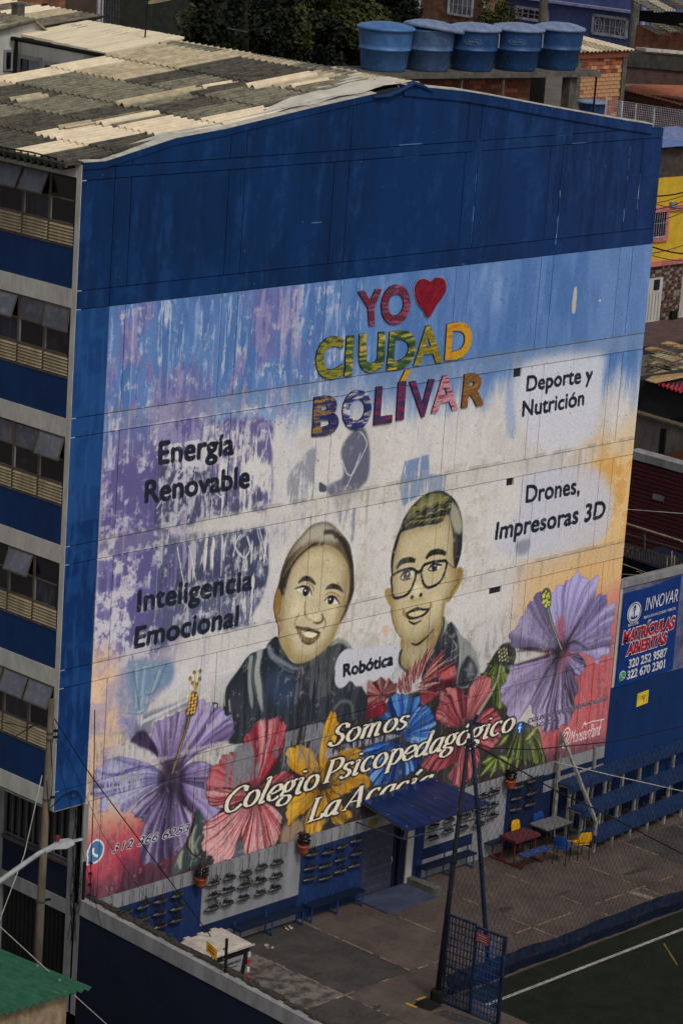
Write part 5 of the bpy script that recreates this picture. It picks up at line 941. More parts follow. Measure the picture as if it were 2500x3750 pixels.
place_planters(q1, [[(1045, 562), (1165, 520), (1280, 492), (1395, 445), (1505, 412)], [(1045, 652), (1155, 610), (1270, 578), (1385, 542), (1500, 508)], [(1038, 740), (1150, 702), (1265, 664), (1385, 630), (1490, 596)]], 'large white panel', R3)
place_planters(q2, [[(435, 850), (570, 830), (685, 785), (805, 735)], [(430, 958), (550, 940), (675, 885), (800, 842)], [(420, 1050), (550, 1040), (675, 983), (790, 938)]], 'blue panel left of door', R3)
place_planters(q3, [[(90, 845), (215, 795), (350, 762), (490, 600), (575, 572)], [(85, 938), (205, 885), (335, 857), (470, 718), (570, 675)], [(460, 828), (565, 762)]], 'white panel right of door', R3)
place_planters(q3, [[(780, 518), (895, 470)], [(770, 612), (890, 570)], [(765, 702), (880, 662)]], 'blue panel behind tables', R3)
# terracotta pots hung on the wall
M_terra = mat('terracotta', (150, 74, 48), .85, (124, 58, 38), 6, c3=(90, 60, 50), scale3=14, lift=1.35)
pot0 = thing('hanging_pot', 'x', 'flower pot'); MB().lathe((0, 0, 0), [(.10, -.15), (.13, -.06), (.155, .06), (.165, .07), (.165, .11), (.14, .11), (.13, .05)], 16).build('pot', M_terra, pot0, True, True)
m = MB(); leaves(m, (0, 0, .1), .13, .30, 150, .08, random.Random(3)); m.tube([(0, 0, .05), (.03, 0, .3), (-.02, 0, .42)], .008, 4); m.build('plant', M_leafs[1], pot0, local=True)
MB().bar((0, .14, .0), (0, .17, .3), .02).build('bracket', M_bot2, pot0, local=True)
for i, (p, l) in enumerate(((q1(932, 535), 'terracotta pot with dark plant between left blue and white panels'), (q2(335, 790), 'terracotta pot with dark plant at upper right of white panel, left of door'), (q3(685, 482), 'terracotta pot with dark plant above the tables on the right'))):
    p = (p[0], -.2, p[2])
    if i == 0: pot0.location = p; pot0['label'] = l; pot0['group'] = 'hanging terracotta pots'
    else: copy_thing(pot0, p, l, rot=(0, 0, i*2.1), group='hanging terracotta pots')
hk = MB()
for x in np.arange(1.3, 10.6, .33): hk.tube([(x, .0, 3.86), (x, -.07, 3.87), (x, -.08, 3.80)], .008, 4); hk.bar((x, -.075, 3.80), (x+.02, -.03, 3.50), .007)
hk.build('wire_hooks', M_rust, school)
# blue benches against the wall
M_bseat = mat('dark blue bench board', (12, 28, 52), .6, (8, 20, 40), 5, lift=1.2); M_btube = mat('bright blue tube', (28, 66, 116), .5, (20, 50, 94), 6, lift=1.3)
def bench(x0, x1, y, lab):
    t = thing('wall_bench', lab, 'bench', (x0, y, G), 'blue benches along the mural wall'); MB().box((x0, y-.02, G+.42), (x1, y+.30, G+.46)).build('seat', M_bseat, t)
    n = max(2, int((x1-x0)/.95)+1)
    for i in range(n):
        x = x0+.08+(x1-x0-.16)*i/(n-1); MB().tube([(x, y+.02, G), (x, y+.02, G+.42)], .022).build('leg', M_btube, t); MB().tube([(x, y+.26, G), (x, y+.26, G+.62)], .022).build('leg', M_btube, t); MB().bar((x, y+.02, G+.05), (x, y+.26, G+.05), .025).build('stretcher', M_btube, t)
bench(6.0, 8.4, -.42, 'long blue bench under the large white planter panel'); bench(8.55, 10.6, -.44, 'blue bench under the blue planter panel left of the grey door'); bench(12.98, 15.05, -.40, 'blue bench to the right of the grey door')

# canopy over the door: blue sheets on a thin frame
M_can = mat('blue translucent sheet', (6, 34, 84), .3, (4, 24, 60), 2, lift=1.3, bump=0, spec=.35, alpha=.93)
can = thing('door_canopy', 'dark blue translucent sheet canopy above the grey door', 'canopy', (12, 0, 4.4)); ca, cb, cc, cdv = (10.62, -.05, 4.42), (13.35, -.05, 4.50), (13.55, -2.0, 4.33), (10.62, -1.75, 4.12)
def cp(u, v): a = Vector(ca).lerp(cb, u); b = Vector(cdv).lerp(cc, u); return a.lerp(b, v)
for s in range(3):
    m = MB(); n = 10
    for i in range(n):
        u0, u1 = (s+i/n)/3, (s+(i+1)/n)/3; z0, z1 = .003*math.sin(i*2.2), .003*math.sin((i+1)*2.2)
        a, b, c, d = cp(u0, 0), cp(u1, 0), cp(u1, 1), cp(u0, 1); o = Vector((0, 0, .004*s)); m.hexa([a+Vector((0, 0, z0))+o, b+Vector((0, 0, z1))+o, c+Vector((0, 0, z1))+o, d+Vector((0, 0, z0))+o], [a+Vector((0, 0, z0+.006))+o, b+Vector((0, 0, z1+.006))+o, c+Vector((0, 0, z1+.006))+o, d+Vector((0, 0, z0+.006))+o])
    m.build('canopy_sheet', M_can, can)
for u in (.04, .35, .66, .97):
    for v in (.12, .5, .9): MB().lathe(cp(u, v)+Vector((0, 0, .02)), [(.018, 0), (.012, .014)], 6).build('bolt_cap', M_pan_w, can)
fr = MB(); A = [cp(0, 0), cp(1, 0), cp(1, .97), cp(0, .97)]
for i in range(4): fr.bar(A[i]-Vector((0, 0, .03)), A[(i+1) % 4]-Vector((0, 0, .03)), .03)
lo = [Vector((10.5, -.02, 3.86)), Vector((10.55, -1.7, 3.90)), Vector((13.5, -1.95, 3.97)), Vector((13.4, -.02, 4.0))]
for i in range(3): fr.bar(lo[i], lo[i+1], .03)
fr.bar(lo[1], A[3], .03); fr.bar(lo[2], A[2], .03); fr.build('frame', M_bot, can)

# waste containers beside the boundary wall
M_bin = mat('black container plastic', (28, 29, 34), .5, (22, 23, 27), 4, lift=1.1); M_lid = mat('cream container lid', (168, 160, 150), .6, (146, 138, 128), 3, c3=(110, 98, 88), scale3=9, lift=1.4)
def container(x, y, lab, text):
    t = thing('waste_container', lab, 'waste container', (x, y, G), 'large lidded waste containers'); z = G
    b = MB(); b.hexa([(x-.56, y-.42, z+.22), (x+.56, y-.42, z+.22), (x+.56, y+.42, z+.22), (x-.56, y+.42, z+.22)], [(x-.66, y-.52, z+1.16), (x+.66, y-.52, z+1.16), (x+.66, y+.52, z+1.16), (x-.66, y+.52, z+1.16)]); b.build('body', M_bin, t)
    MB().box((x-.70, y-.56, z+1.16), (x+.70, y+.56, z+1.22)).build('rim', M_bin, t)
    l = MB(); l.hexa([(x-.69, y-.60, z+1.23), (x+.69, y-.60, z+1.23), (x+.69, y+.52, z+1.25), (x-.69, y+.52, z+1.25)], [(x-.60, y-.50, z+1.30), (x+.60, y-.50, z+1.30), (x+.60, y+.45, z+1.34), (x-.60, y+.45, z+1.34)]); l.box((x-.70, y-.64, z+1.225), (x+.70, y-.60, z+1.26)); l.build('lid', M_lid, t)
    for dx in (-.45, 0, .45): MB().box((x+dx-.09, y+.46, z+1.24), (x+dx+.09, y+.60, z+1.31)).build('hinge', M_lid, t)
    for dx in (-.5, .5):
        for dy in (-.36, .36): MB().lathe((x+dx-.03, y+dy, z+.10), [(.09, 0), (.10, .01), (.10, .05), (.09, .06)], 12, (1, 0, 0)).build('wheel', M_bot2, t)
    s = MB(); s.hexa([(x-.44, y-.458, z+.55), (x+.44, y-.458, z+.55), (x+.44, y-.445, z+.55), (x-.44, y-.445, z+.55)], [(x-.46, y-.508, z+1.0), (x+.46, y-.508, z+1.0), (x+.46, y-.49, z+1.0), (x-.46, y-.49, z+1.0)]); lb = s.build('label_panel', M_pan_w, t)
    if text:
        me = glyph(text, .01, .004); A = np.array([v.co[:] for v in me.vertices]); w = A[:, 0].max(); sc = .78/w
        for v in me.vertices: u = v.co.copy(); v.co = (x-.39+u.x*sc-t.location.x, y-.492-u.z*.5-t.location.y-.012, z+.84+u.y*.085-t.location.z)
        me.materials.append(M_dark); o = bpy.data.objects.new('lettering', me); COL.objects.link(o); o.parent = lb; o.location = (0, 0, 0)
        MB().box((x-.4, y-.494, z+.74), (x+.3, y-.486, z+.755)).build('print_line', M_dark, lb); MB().box((x-.4, y-.488, z+.68), (x+.1, y-.480, z+.692)).build('print_line', M_dark, lb)
    for k in range(4): MB().box((x+.60, y-.535, z+.30+k*.2), (x+.68, y-.50, z+.42+k*.2)).build('reflector', mat('reflective white', (190, 190, 190), lift=1.2, bump=0) if k % 2 else mat('reflective red', (170, 40, 40), lift=1.2, bump=0), t)
    return t
container(3.72, -1.92, 'black waste container with cream lid and white APROVECHABLE SECO label', 'APROVECHABLE SECO')
container(2.15, -2.05, 'cream-lidded waste container squeezed against the boundary wall, half hidden', '')

# boundary wall towards the street, with coping and moss
bw = thing('boundary_wall', 'navy boundary wall with grey-white coping band running from the building corner', 'wall', (1.05, -8, 0))
zc = lambda y: 4.05+.04*y if y > -8 else 3.73
b = MB(); b.hexa([(.955, -30, 0), (1.2, -30, 0), (1.2, -.02, 0), (.955, -.02, 0)], [(.955, -30, 3.2), (1.2, -30, 3.2), (1.2, -.02, 3.62), (.955, -.02, 3.62)]); b.build('wall_body', M_navy, bw)
b = MB(); b.hexa([(.93, -30, 3.2), (1.22, -30, 3.2), (1.22, -8, 3.36), (.93, -8, 3.36)], [(.93, -30, 3.55), (1.22, -30, 3.55), (1.22, -8, 3.73), (.93, -8, 3.73)]); b.hexa([(.93, -8, 3.36), (1.22, -8, 3.36), (1.22, -.02, 3.64), (.93, -.02, 3.64)], [(.93, -8, 3.73), (1.22, -8, 3.73), (1.22, -.02, 4.03), (.93, -.02, 4.03)]); b.build('coping_band', M_wht2, bw)
b = MB(); M_mortar = mat('mossy mortar', (64, 58, 50), 1, (36, 34, 30), 9, c3=(96, 88, 76), scale3=26, bump=1.0, bscale=30, lift=1.2)
for i in range(110):
    y = -.05-i*.2; w = RS.uniform(.10, .24); x = 1.16+RS.uniform(-.02, .04); z = zc(y)
    b.hexa([(x-w/2, y-.23, z-.01), (x+w/2+.03, y-.22, z-.01), (x+w/2+.03, y, z-.01), (x-w/2, y, z-.01)], [(x-w/2+.02, y-.21, z+RS.uniform(.02, .06)), (x+w/2, y-.2, z+RS.uniform(.02, .06)), (x+w/2, y-.01, z+RS.uniform(.02, .06)), (x-w/2+.02, y-.02, z+RS.uniform(.02, .06))])
b.build('mortar_ridge', M_mortar, bw)
m = MB()
for (y, n) in ((-1.3, 26), (-2.1, 14), (-2.9, 12), (-.8, 10), (-4.4, 8)): leaves(m, (1.15, y, zc(y)+.02), .09, .1, n, .06, RS)
tag(stuff(m.build('wall_weeds', M_leafs[2])), 'small weeds growing along the mossy top of the boundary wall', 'weeds')
# electric-fence post and warning plate on the wall
t = thing('fence_post', 'short dark post with insulators standing on the boundary wall beside the waste container', 'post', (1.08, -4.95, 3.8)); MB().bar((1.08, -4.95, 3.78), (1.08, -4.93, 4.68), .05).build('post', M_dark, t)
for z in (3.95, 4.2, 4.45): MB().lathe((1.02, -4.95, z), [(.02, 0), (.03, .02), (.02, .05)], 8, (-1, 0, 0)).build('insulator', M_bot, t)
t = thing('fence_bracket', 'black upright bracket with four insulators at the left edge of the mural', 'bracket', (1.0, -.1, 4)); MB().bar((1.0, -.06, 3.98), (1.0, -.06, 5.0), .05).build('post', M_dark, t)
for z in (4.1, 4.37, 4.65, 4.92): MB().lathe((1.2, -.02, z), [(.025, 0), (.035, .04), (.02, .09)], 8, (0, -1, 0)).build('insulator', M_dark, t)
sg = thing('warning_sign', 'yellow and red warning plate hanging on the fence wire over the container', 'sign', (1.0, -4.5, 4.3)); MB().hexa([(1.0, -4.36, 4.20), (1.0, -4.72, 4.08), (1.0, -4.72, 4.34), (1.0, -4.36, 4.46)], [(1.01, -4.36, 4.20), (1.01, -4.72, 4.08), (1.01, -4.72, 4.34), (1.01, -4.36, 4.46)]).build('plate', mat('yellow plate', (196, 160, 30), .6, lift=1.25, bump=0), sg)
b = MB(); b.hexa([(.994, -4.44, 4.245), (.994, -4.64, 4.18), (.994, -4.64, 4.23), (.994, -4.44, 4.295)], [(.998, -4.44, 4.245), (.998, -4.64, 4.18), (.998, -4.64, 4.23), (.998, -4.44, 4.295)]); b.hexa([(.994, -4.44, 4.34), (.994, -4.64, 4.275), (.994, -4.64, 4.30), (.994, -4.44, 4.365)], [(.998, -4.44, 4.34), (.998, -4.64, 4.275), (.998, -4.64, 4.30), (.998, -4.44, 4.365)]); b.build('symbol', mat('sign red', (170, 36, 30), lift=1.2, bump=0), sg)

# ------------------------------------------------------------------ relief letters
def streak_mat(name, c1, c2, cX, thr=.5, sc=6.0):
    m = bpy.data.materials.new(name); m.use_nodes = True; n = m.node_tree.nodes; L = m.node_tree.links; b = n['Principled BSDF']; b.inputs['Roughness'].default_value = .55
    tc = n.new('ShaderNodeTexCoord'); mp = n.new('ShaderNodeMapping'); mp.inputs['Scale'].default_value = (.35, 1, 1.6); mp.inputs['Location'].default_value = (RS.uniform(0, 9), 0, RS.uniform(0, 9)); L.new(tc.outputs['Object'], mp.inputs['Vector'])
    a = n.new('ShaderNodeTexNoise'); a.inputs['Scale'].default_value = sc; a.inputs['Detail'].default_value = 5; a.inputs['Roughness'].default_value = .7; L.new(mp.outputs[0], a.inputs['Vector'])
    r = n.new('ShaderNodeValToRGB'); e = r.color_ramp.elements; k = lambda c: tuple(min(.9, v*1.2) for v in lin(c)[:3])+(1,)
    e[0].position = thr-.12; e[0].color = k(c1); e[1].position = thr+.12; e[1].color = k(cX); q = e.new(thr); q.color = k(c2)
    L.new(a.outputs['Fac'], r.inputs['Fac']); L.new(r.outputs['Color'], b.inputs['Base Color']); return m
sign = thing('relief_letter_sign', 'raised multicoloured YO heart CIUDAD BOLÍVAR letters mounted on the mural', 'sign', (10, 0, 15))
M_side = mat('dark letter side', (18, 18, 26), .8, lift=1.1, bump=0)
sc_ = {
 'ro': ((122, 24, 44), (60, 36, 62), (160, 70, 90)), 'go': ((56, 88, 34), (150, 136, 36), (40, 62, 50)), 'gd': ((34, 52, 44), (60, 96, 44), (196, 160, 50)),
 'ye': ((190, 136, 24), (198, 146, 30), (170, 110, 24)), 'yg': ((178, 136, 28), (70, 92, 36), (190, 160, 60)), 'bl': ((30, 40, 96), (44, 46, 104), (200, 196, 204)), 'by': ((24, 32, 84), (40, 44, 92), (160, 120, 40)),
 'rp': ((130, 30, 60), (70, 40, 84), (48, 34, 74)), 'pk': ((150, 50, 72), (196, 150, 160), (130, 34, 60)), 'or': ((150, 110, 30), (120, 60, 40), (100, 110, 40))}
SM = {k: streak_mat('letter paint '+k, *v) for k, v in sc_.items()}
import itertools
LET = [('Y', 'ro', (480, 485), (672, 461), (464, 190)), ('O', 'ro', (650, 481), (888, 452), (655, 150)), ('C', 'go', (112, 928), (342, 900), (120, 575)), ('I', 'gd', (352, 888), (415, 880), (370, 560)), ('U', 'gd', (468, 868), (682, 842), (472, 545)), ('D', 'gd', (698, 845), (925, 817), (722, 522)), ('A', 'yg', (918, 805), (1155, 776), (922, 487)), ('D', 'ye', (1172, 764), (1385, 736), (1192, 455)),
 ('B', 'by', (86, 1390), (300, 1362), (104, 1058)), ('O', 'bl', (332, 1345), (570, 1314), (338, 1015)), ('L', 'rp', (590, 1292), (740, 1270), (612, 978)), ('I', 'rp', (774, 1254), (838, 1244), (794, 940)), ('V', 'rp', (890, 1238), (1095, 1212), (885, 932)), ('A', 'pk', (1064, 1195), (1282, 1165), (1068, 896)), ('R', 'or', (1308, 1155), (1490, 1130), (1336, 872))]
def relief(loops, m, name, depth=.045):
    me = bpy.data.meshes.new(name); bm = bmesh.new(); ed = []
    for l in loops:
        vs = [bm.verts.new((p[0], -depth, p[1])) for p in l]; ed += [bm.edges.new((vs[i], vs[(i+1) % len(vs)])) for i in range(len(vs))]
    r = bmesh.ops.triangle_fill(bm, use_beauty=True, use_dissolve=False, edges=ed); fs = [f for f in bm.faces]
    for f in fs: f.normal_update(); f.normal_flip() if f.normal.y > 0 else None
    n0 = len(bm.faces); bnd = [e for e in ed]
    for e in bnd:
        a, b = e.verts; a2 = bm.verts.new((a.co.x, 0, a.co.z)); b2 = bm.verts.new((b.co.x, 0, b.co.z)); f = bm.faces.new((a, b, b2, a2)); f.material_index = 1
    bm.to_mesh(me); bm.free(); me.materials.append(m); me.materials.append(M_side); o = bpy.data.objects.new(name, me); COL.objects.link(o); o.parent = sign; o.matrix_parent_inverse = Matrix.Translation((-10, 0, -15)); return o
def fat(loops, w):
    """grow outline loops outward to make the heavier strokes of the sign"""
    out = []
    for l in loops:
        d1 = np.roll(l, -1, 0)-l; d0 = l-np.roll(l, 1, 0); n = lambda d: np.stack([d[:, 1], -d[:, 0]], 1)/(np.linalg.norm(d, axis=1)[:, None]+1e-9); nn = n(d0)+n(d1); nn /= np.maximum(np.linalg.norm(nn, axis=1)[:, None], .5)
        area = 0.5*np.sum(l[:, 0]*np.roll(l[:, 1], -1)-np.roll(l[:, 0], -1)*l[:, 1]); out.append((l, nn, area))
    big = max(abs(a) for _, _, a in out); res = []
    for l, nn, a in out:
        s = 1 if a > 0 else -1
        if abs(a) < big*.999: s = -s
        res.append(l+nn*s*w)
    return res
for ch, mk, bl, br, tl in LET:
    L = fat(glyph_loops(ch), .045); A = np.concatenate(L); lo_, hi_ = A.min(0), A.max(0); p, q, r = [cG(v)[[0, 2]] for v in (bl, br, tl)]
    r = np.array([p[0]+(r[0]-p[0]), r[1]]); loops = [p+((l[:, :1]-lo_[0])/(hi_[0]-lo_[0]))*(q-p)+((l[:, 1:]-lo_[1])/(hi_[1]-lo_[1]))*(r-p) for l in L]
    relief(loops, SM[mk], 'letter')
relief([np.array([cG(v)[[0, 2]] for v in ((805, 932), (852, 925), (895, 835), (850, 838))])], SM['ye'], 'letter')
hp = spline(np.array([(1040, 408), (1000, 350), (955, 290), (932, 220), (932, 150), (965, 100), (1015, 92), (1060, 112), (1110, 80), (1160, 90), (1183, 140), (1172, 210), (1110, 300)], float)[::1])
hp = np.array([cG(v)[[0, 2]] for v in hp]); relief([hp], mat('heart red', (126, 12, 36), .5, (104, 10, 30), 5, c3=(146, 60, 76), scale3=16, lift=1.4, amt3=.3), 'heart')
rim = hp+(hp-hp.mean(0))*.05; ro = relief([rim], mat('heart pale rim', (150, 150, 160), lift=1.3), 'heart_rim', .02)

# ------------------------------------------------------------------ yard: gate, posts, net, stands, tables
M_pole = mat('dull blue pole paint', (22, 40, 66), .6, (14, 26, 46), 3, c3=(60, 84, 116), scale3=12, stretch=(1, 1, .3), lift=1.1, amt3=.5)
M_dpole = mat('black-blue post', (22, 26, 38), .7, (16, 18, 28), 3, lift=1.1)
t = thing('net_post', 'leaning dark post at the hinge side of the mesh gate', 'post', (7.61, -5.77, G)); m = MB(); m.tube([(7.61, -5.77, G-.1), (7.82, -5.76, 5.0), (8.03, -5.75, 8.35)], [.075, .062, .05], 10); m.build('post', M_dpole, t, True)
m = MB(); m.lathe((7.61, -5.77, G), [(.16, -.05), (.17, .3), (.13, .34)], 8); m.build('wrapped_base', M_dark, t); m = MB()
for z in (3.9, 5.2, 6.4): m.lathe((7.61+(z-G)*.062, -5.77, z), [(.078, 0), (.078, .05)], 8)
stuff(m.build('clamp', M_dark, t))
t = thing('brace_post', 'long blue tubular brace leaning over to the post top above the gate', 'post', (9.69, -5.7, G)); m = MB(); m.tube([(9.69, -5.70, G-.1), (9.3, -5.72, 3.1), (8.62, -5.75, 6.2), (8.05, -5.75, 8.8)], [.068, .062, .056, .045], 12); m.build('tube', M_pole, t, True)
m = MB(); m.bar((8.05, -5.75, 8.75), (8.45, -5.72, 8.62), .09); m.bar((8.0, -5.75, 8.5), (8.3, -5.73, 8.9), .05); m.build('top_fitting', M_pole, t)
gt = thing('mesh_gate', 'open blue steel gate with square mesh and small red plate', 'gate', (7.68, -5.85, G))
def gpt(s, z): return Vector((7.70+.06*s, -5.88-s*.83, z))
def gate_leaf(s0, s1, z0, z1, sx, nx, nz, bright):
    fr = MB(); c = [gpt(s0, z0), gpt(s1, z0), gpt(s1, z1), gpt(s0, z1)]
    for i in range(4): fr.bar(c[i], c[(i+1) % 4], .052)
    fr.bar(gpt(s0, z0+(z1-z0)*.42), gpt(s1, z0+(z1-z0)*.42), .05); stuff(fr.build('gate_frame', M_pole, gt)); me = MB()
    for i in range(1, nx): s = s0+(s1-s0)*i/nx; me.bar(gpt(s, z0), gpt(s, z1), .022)
    for i in range(1, nz): z = z0+(z1-z0)*i/nz; me.bar(gpt(s0, z), gpt(s1, z), .022)
    stuff(me.build('gate_mesh', M_btube if bright else M_pole, gt))
gate_leaf(0, 1.0, G+.05, 3.93, 0, 8, 12, False); gate_leaf(1.03, 2.02, G-.0, 3.88, 0, 8, 13, True)
pl = MB(); a, b = gpt(1.08, 3.55), gpt(1.5, 3.53); o = Vector((-.05, 0, 0)); pl.hexa([a+o, b+o, b+o*1.2, a+o*1.2], [a+o+Vector((0, 0, .24)), b+o+Vector((0, 0, .24)), b+o*1.2+Vector((0, 0, .24)), a+o*1.2+Vector((0, 0, .24))]); pp = pl.build('plate', mat('red plate', (150, 60, 56), lift=1.3, bump=0), gt)
for k in range(3): MB().bar(a+o*1.3+Vector((0, -.05, .06+k*.06)), a+o*1.3+Vector((0, -.30, .06+k*.06)), .012).build('print_line', M_pan_w, pp)
gp = MB(); gp.bar(gpt(2.06, G-.1), gpt(2.06, 3.92), .07); gp.build('end_post', M_pole, gt)
d = MB()
for i in range(22): d.bar((7.05+i*.012, -6.2-i*.06, G+.012), (7.45+i*.012, -6.25-i*.06, G+.012), .02)
tag(stuff(d.build('drain_grate', M_bot)), 'long dark slotted drain grate on the floor in front of the gate', 'drain grate')
ym = mat('yellow floor paint', (170, 128, 30), .8, (140, 104, 26), 12, lift=1.3); b = MB()
for p, q in (((296, 1085), (345, 1103)), ((345, 1070), (388, 1056)), ((412, 1046), (428, 1040))): A = onZ(1250+p[0]*.7972, 2810+p[1]*.7972, G); B = onZ(1250+q[0]*.7972, 2810+q[1]*.7972, G); b.bar((A[0], A[1], G+.006), (B[0], B[1], G+.006), .09, .012)
struct(stuff(b.build('floor_mark', ym))); bpy.data.objects['floor_mark']['kind'] = 'structure'
rk = MB(); rk.hexa([(7.0, -5.55, G), (7.5, -5.5, G), (7.55, -6.0, G), (7.1, -6.05, G)], [(7.1, -5.6, G+.12), (7.4, -5.6, G+.12), (7.45, -5.95, G+.1), (7.2, -5.95, G+.1)]); struct(rk.build('threshold', M_dark))
# tarpaulin skirt and the knotted net
M_tarp = mat('dark blue tarpaulin', (14, 25, 46), .55, (9, 17, 34), 2.4, c3=(34, 54, 90), scale3=6, lift=1.2); tp = MB(); n = 90
nt_ = thing('sports_net', 'tall knotted net stretched along the pitch with a blue tarpaulin skirt', 'net', (14, -5.7, G))
for i in range(n):
    def S(k): x = 7.95+k*(26-7.95)/n; return x, -5.72+.025*math.sin(k*.5)+.012*math.sin(k*2.3), .62+.03*math.sin(k*.21)+.012*math.sin(k*.9)
    (x0, y0, h0), (x1, y1, h1) = S(i), S(i+1)
    for z0, z1, o0, o1 in ((0, .5, 0, .05), (.5, 1, .05, 0)): tp.face([(x0, y0-o0, G-.05+h0*z0), (x1, y1-o0, G-.05+h1*z0), (x1, y1-o1, G-.05+h1*z1), (x0, y0-o1, G-.05+h0*z1)])
tp.build('tarpaulin_skirt', M_tarp, nt_, True)
M_net = mat('net cord', (20, 22, 26), .9, lift=1.0, bump=0); nm = MB()
TOPL = [(8.05, 8.27), (8.89, 7.93), (10.53, 7.55), (13.8, 7.10), (16.65, 6.95), (26, 7.3)]
def ntop(x):
    for (a, b), (c, d_) in zip(TOPL, TOPL[1:]):
        if a <= x <= c: return b+(d_-b)*(x-a)/(c-a)
    return TOPL[0][1] if x < 8.05 else TOPL[-1][1]
def ny(x, z): return -5.72+.10*math.sin(x*.9)*math.sin(max(0, (z-2))*.6)
sp = .19; r = .0034
def xl(z): return 7.72+(z-G)*.062
for sgn in (1, -1):
    k = -60
    while k < 200:
        pts = []; x = 7.5+k*sp
        zz = 2.1
        while zz < 8.4:
            xx = x+sgn*(zz-2.1)*.62
            if xl(zz) < xx < 21 and zz < ntop(xx): pts.append((xx, ny(xx, zz), zz))
            zz += .75
        if len(pts) > 1:
            for a, b in zip(pts, pts[1:]): nm.face([(a[0]-r, a[1], a[2]), (a[0]+r, a[1], a[2]), (b[0]+r, b[1], b[2]), (b[0]-r, b[1], b[2])]); nm.face([(a[0], a[1]-r, a[2]), (a[0], a[1]+r, a[2]), (b[0], b[1]+r, b[2]), (b[0], b[1]-r, b[2])])
        k += 1
stuff(nm.build('netting', M_net, nt_))
c = MB(); c.tube([(x, -5.72, z) for x, z in TOPL], .014, 5); c.build('top_cable', M_net, nt_)
def cable(name, pts, r_, m_, lab, sag=0.0):
    P = []
    for a, b in zip(pts, pts[1:]):
        a, b = Vector(a), Vector(b)
        for i in range(10): u = i/10; p = a.lerp(b, u); p.z -= sag*4*u*(1-u); P.append(p)
    P.append(Vector(pts[-1])); tag(MB().tube(P, r_, 5).build(name, m_), lab, 'cable')
w1 = [onY(px, py, -5.9) for px, py in ((1716, 2716), (1916, 2828), (2041, 2900), (2199, 2973), (2500, 3129))]; cable('stay_wire', w1, .018, M_net, 'dark barbed stay wire running down from the post top across the stands')
w1 = [onY(px, py, -3.5) for px, py in ((2030, 2790), (2250, 2842), (2500, 2898))]; cable('stay_wire', w1, .012, M_flash, 'pale thin stay wire crossing in front of the blue stands')

# stands: stepped steel frames with blue plank seats
M_sf = mat('chipped pale steel', (134, 132, 126), .6, (108, 106, 100), 6, c3=(70, 66, 62), scale3=18, lift=1.3, amt3=.5)
M_seat = mat('blue stand plank', (30, 52, 90), .6, (20, 38, 70), 4, c3=(48, 74, 116), scale3=14, lift=1.2, amt3=.4)
stn = thing('stands', 'blue plank stands on stepped pale steel frames along the wall', 'stands', (18.7, -1.54, G))
D0 = Vector((4.35, .27, 0)).normalized(); D1 = Vector((-D0.y, D0.x, 0)); OR = Vector((18.72, -1.58, G))
def SP(u, d, z): return OR+D0*u+D1*d+Vector((0, 0, z))
st_z = [.50, 1.08, 1.70]; dep = [0, .50, .98, 1.42]
for k in range(13):
    u = k*.865; f = MB(); w = .075
    prof = [(0, 0, 0, .95 if k == 0 else .42), (dep[1], 0, dep[1], st_z[1]-.05), (dep[2], 0, dep[2], st_z[2]-.05), (dep[3], 0, dep[3], 2.35 if k % 2 == 0 else 1.7)]
    for a, za, b, zb_ in prof: f.bar(SP(u, a, za), SP(u, b, zb_), w, w, up=(0, 1, 0))
    f.bar(SP(u, 0, .04), SP(u, dep[3], .04), w); f.bar(SP(u, 0, st_z[0]-.06), SP(u, dep[1], st_z[0]-.06), w); f.bar(SP(u, dep[1], st_z[1]-.06), SP(u, dep[2], st_z[1]-.06), w); f.bar(SP(u, dep[2], st_z[2]-.06), SP(u, dep[3], st_z[2]-.06), w)
    stuff(f.build('frame', M_sf, stn))
MB().bar(SP(-.05, -.02, .95), SP(-.05, 1.42, 3.15), .08).build('diagonal_rail', M_sf, stn); MB().bar(SP(-.05, 1.42, .1), SP(-.05, 1.42, 3.2), .08).build('corner_post', M_sf, stn)
for i in range(3):
    for s in range(3):
        u0, u1 = -.06+s*3.6, -.06+(s+1)*3.6-.02; b = MB(); z = st_z[i]; d0, d1 = dep[i]-.04, dep[i]+.44
        b.hexa([SP(u0, d0, z-.04), SP(u1, d0, z-.04), SP(u1, d1, z-.04), SP(u0, d1, z-.04)], [SP(u0, d0, z), SP(u1, d0, z), SP(u1, d1, z), SP(u0, d1, z)]); b.build('seat_plank', M_seat, stn)
        b = MB(); b.hexa([SP(u0, d0-.02, z-.22), SP(u1, d0-.02, z-.22), SP(u1, d0+.02, z-.22), SP(u0, d0+.02, z-.22)], [SP(u0, d0-.02, z-.01), SP(u1, d0-.02, z-.01), SP(u1, d0+.02, z-.01), SP(u0, d0+.02, z-.01)]); b.build('fascia_board', M_seat, stn)

# tables and chairs
M_redt = mat('red table tube', (116, 30, 38), .5, (90, 24, 32), 8, lift=1.3); M_redtop = mat('worn maroon table top', (92, 42, 46), .6, (60, 34, 38), 7, c3=(120, 80, 80), scale3=20, lift=1.25); M_bb = mat('worn blue bench plank', (36, 66, 120), .6, (24, 44, 86), 6, c3=(110, 124, 150), scale3=24, lift=1.25, amt3=.5)
tb = thing('picnic_table', 'small red-framed picnic table with two blue benches', 'table', (16.4, -.75, G)); X0, X1 = 15.9, 17.0
MB().box((X0+.05, -1.02, G+.74), (X1-.0, -.42, G+.775)).build('table_top', M_redtop, tb); MB().box((X0+.05, -1.03, G+.70), (X1, -.41, G+.74)).build('table_rim', M_redt, tb)
MB().box((X0, -1.46, G+.44), (X1, -1.16, G+.47)).build('bench_seat', M_bb, tb); MB().box((X0-.1, -.30, G+.44), (X1-.1, -.03, G+.47)).build('bench_seat', M_bseat, tb)
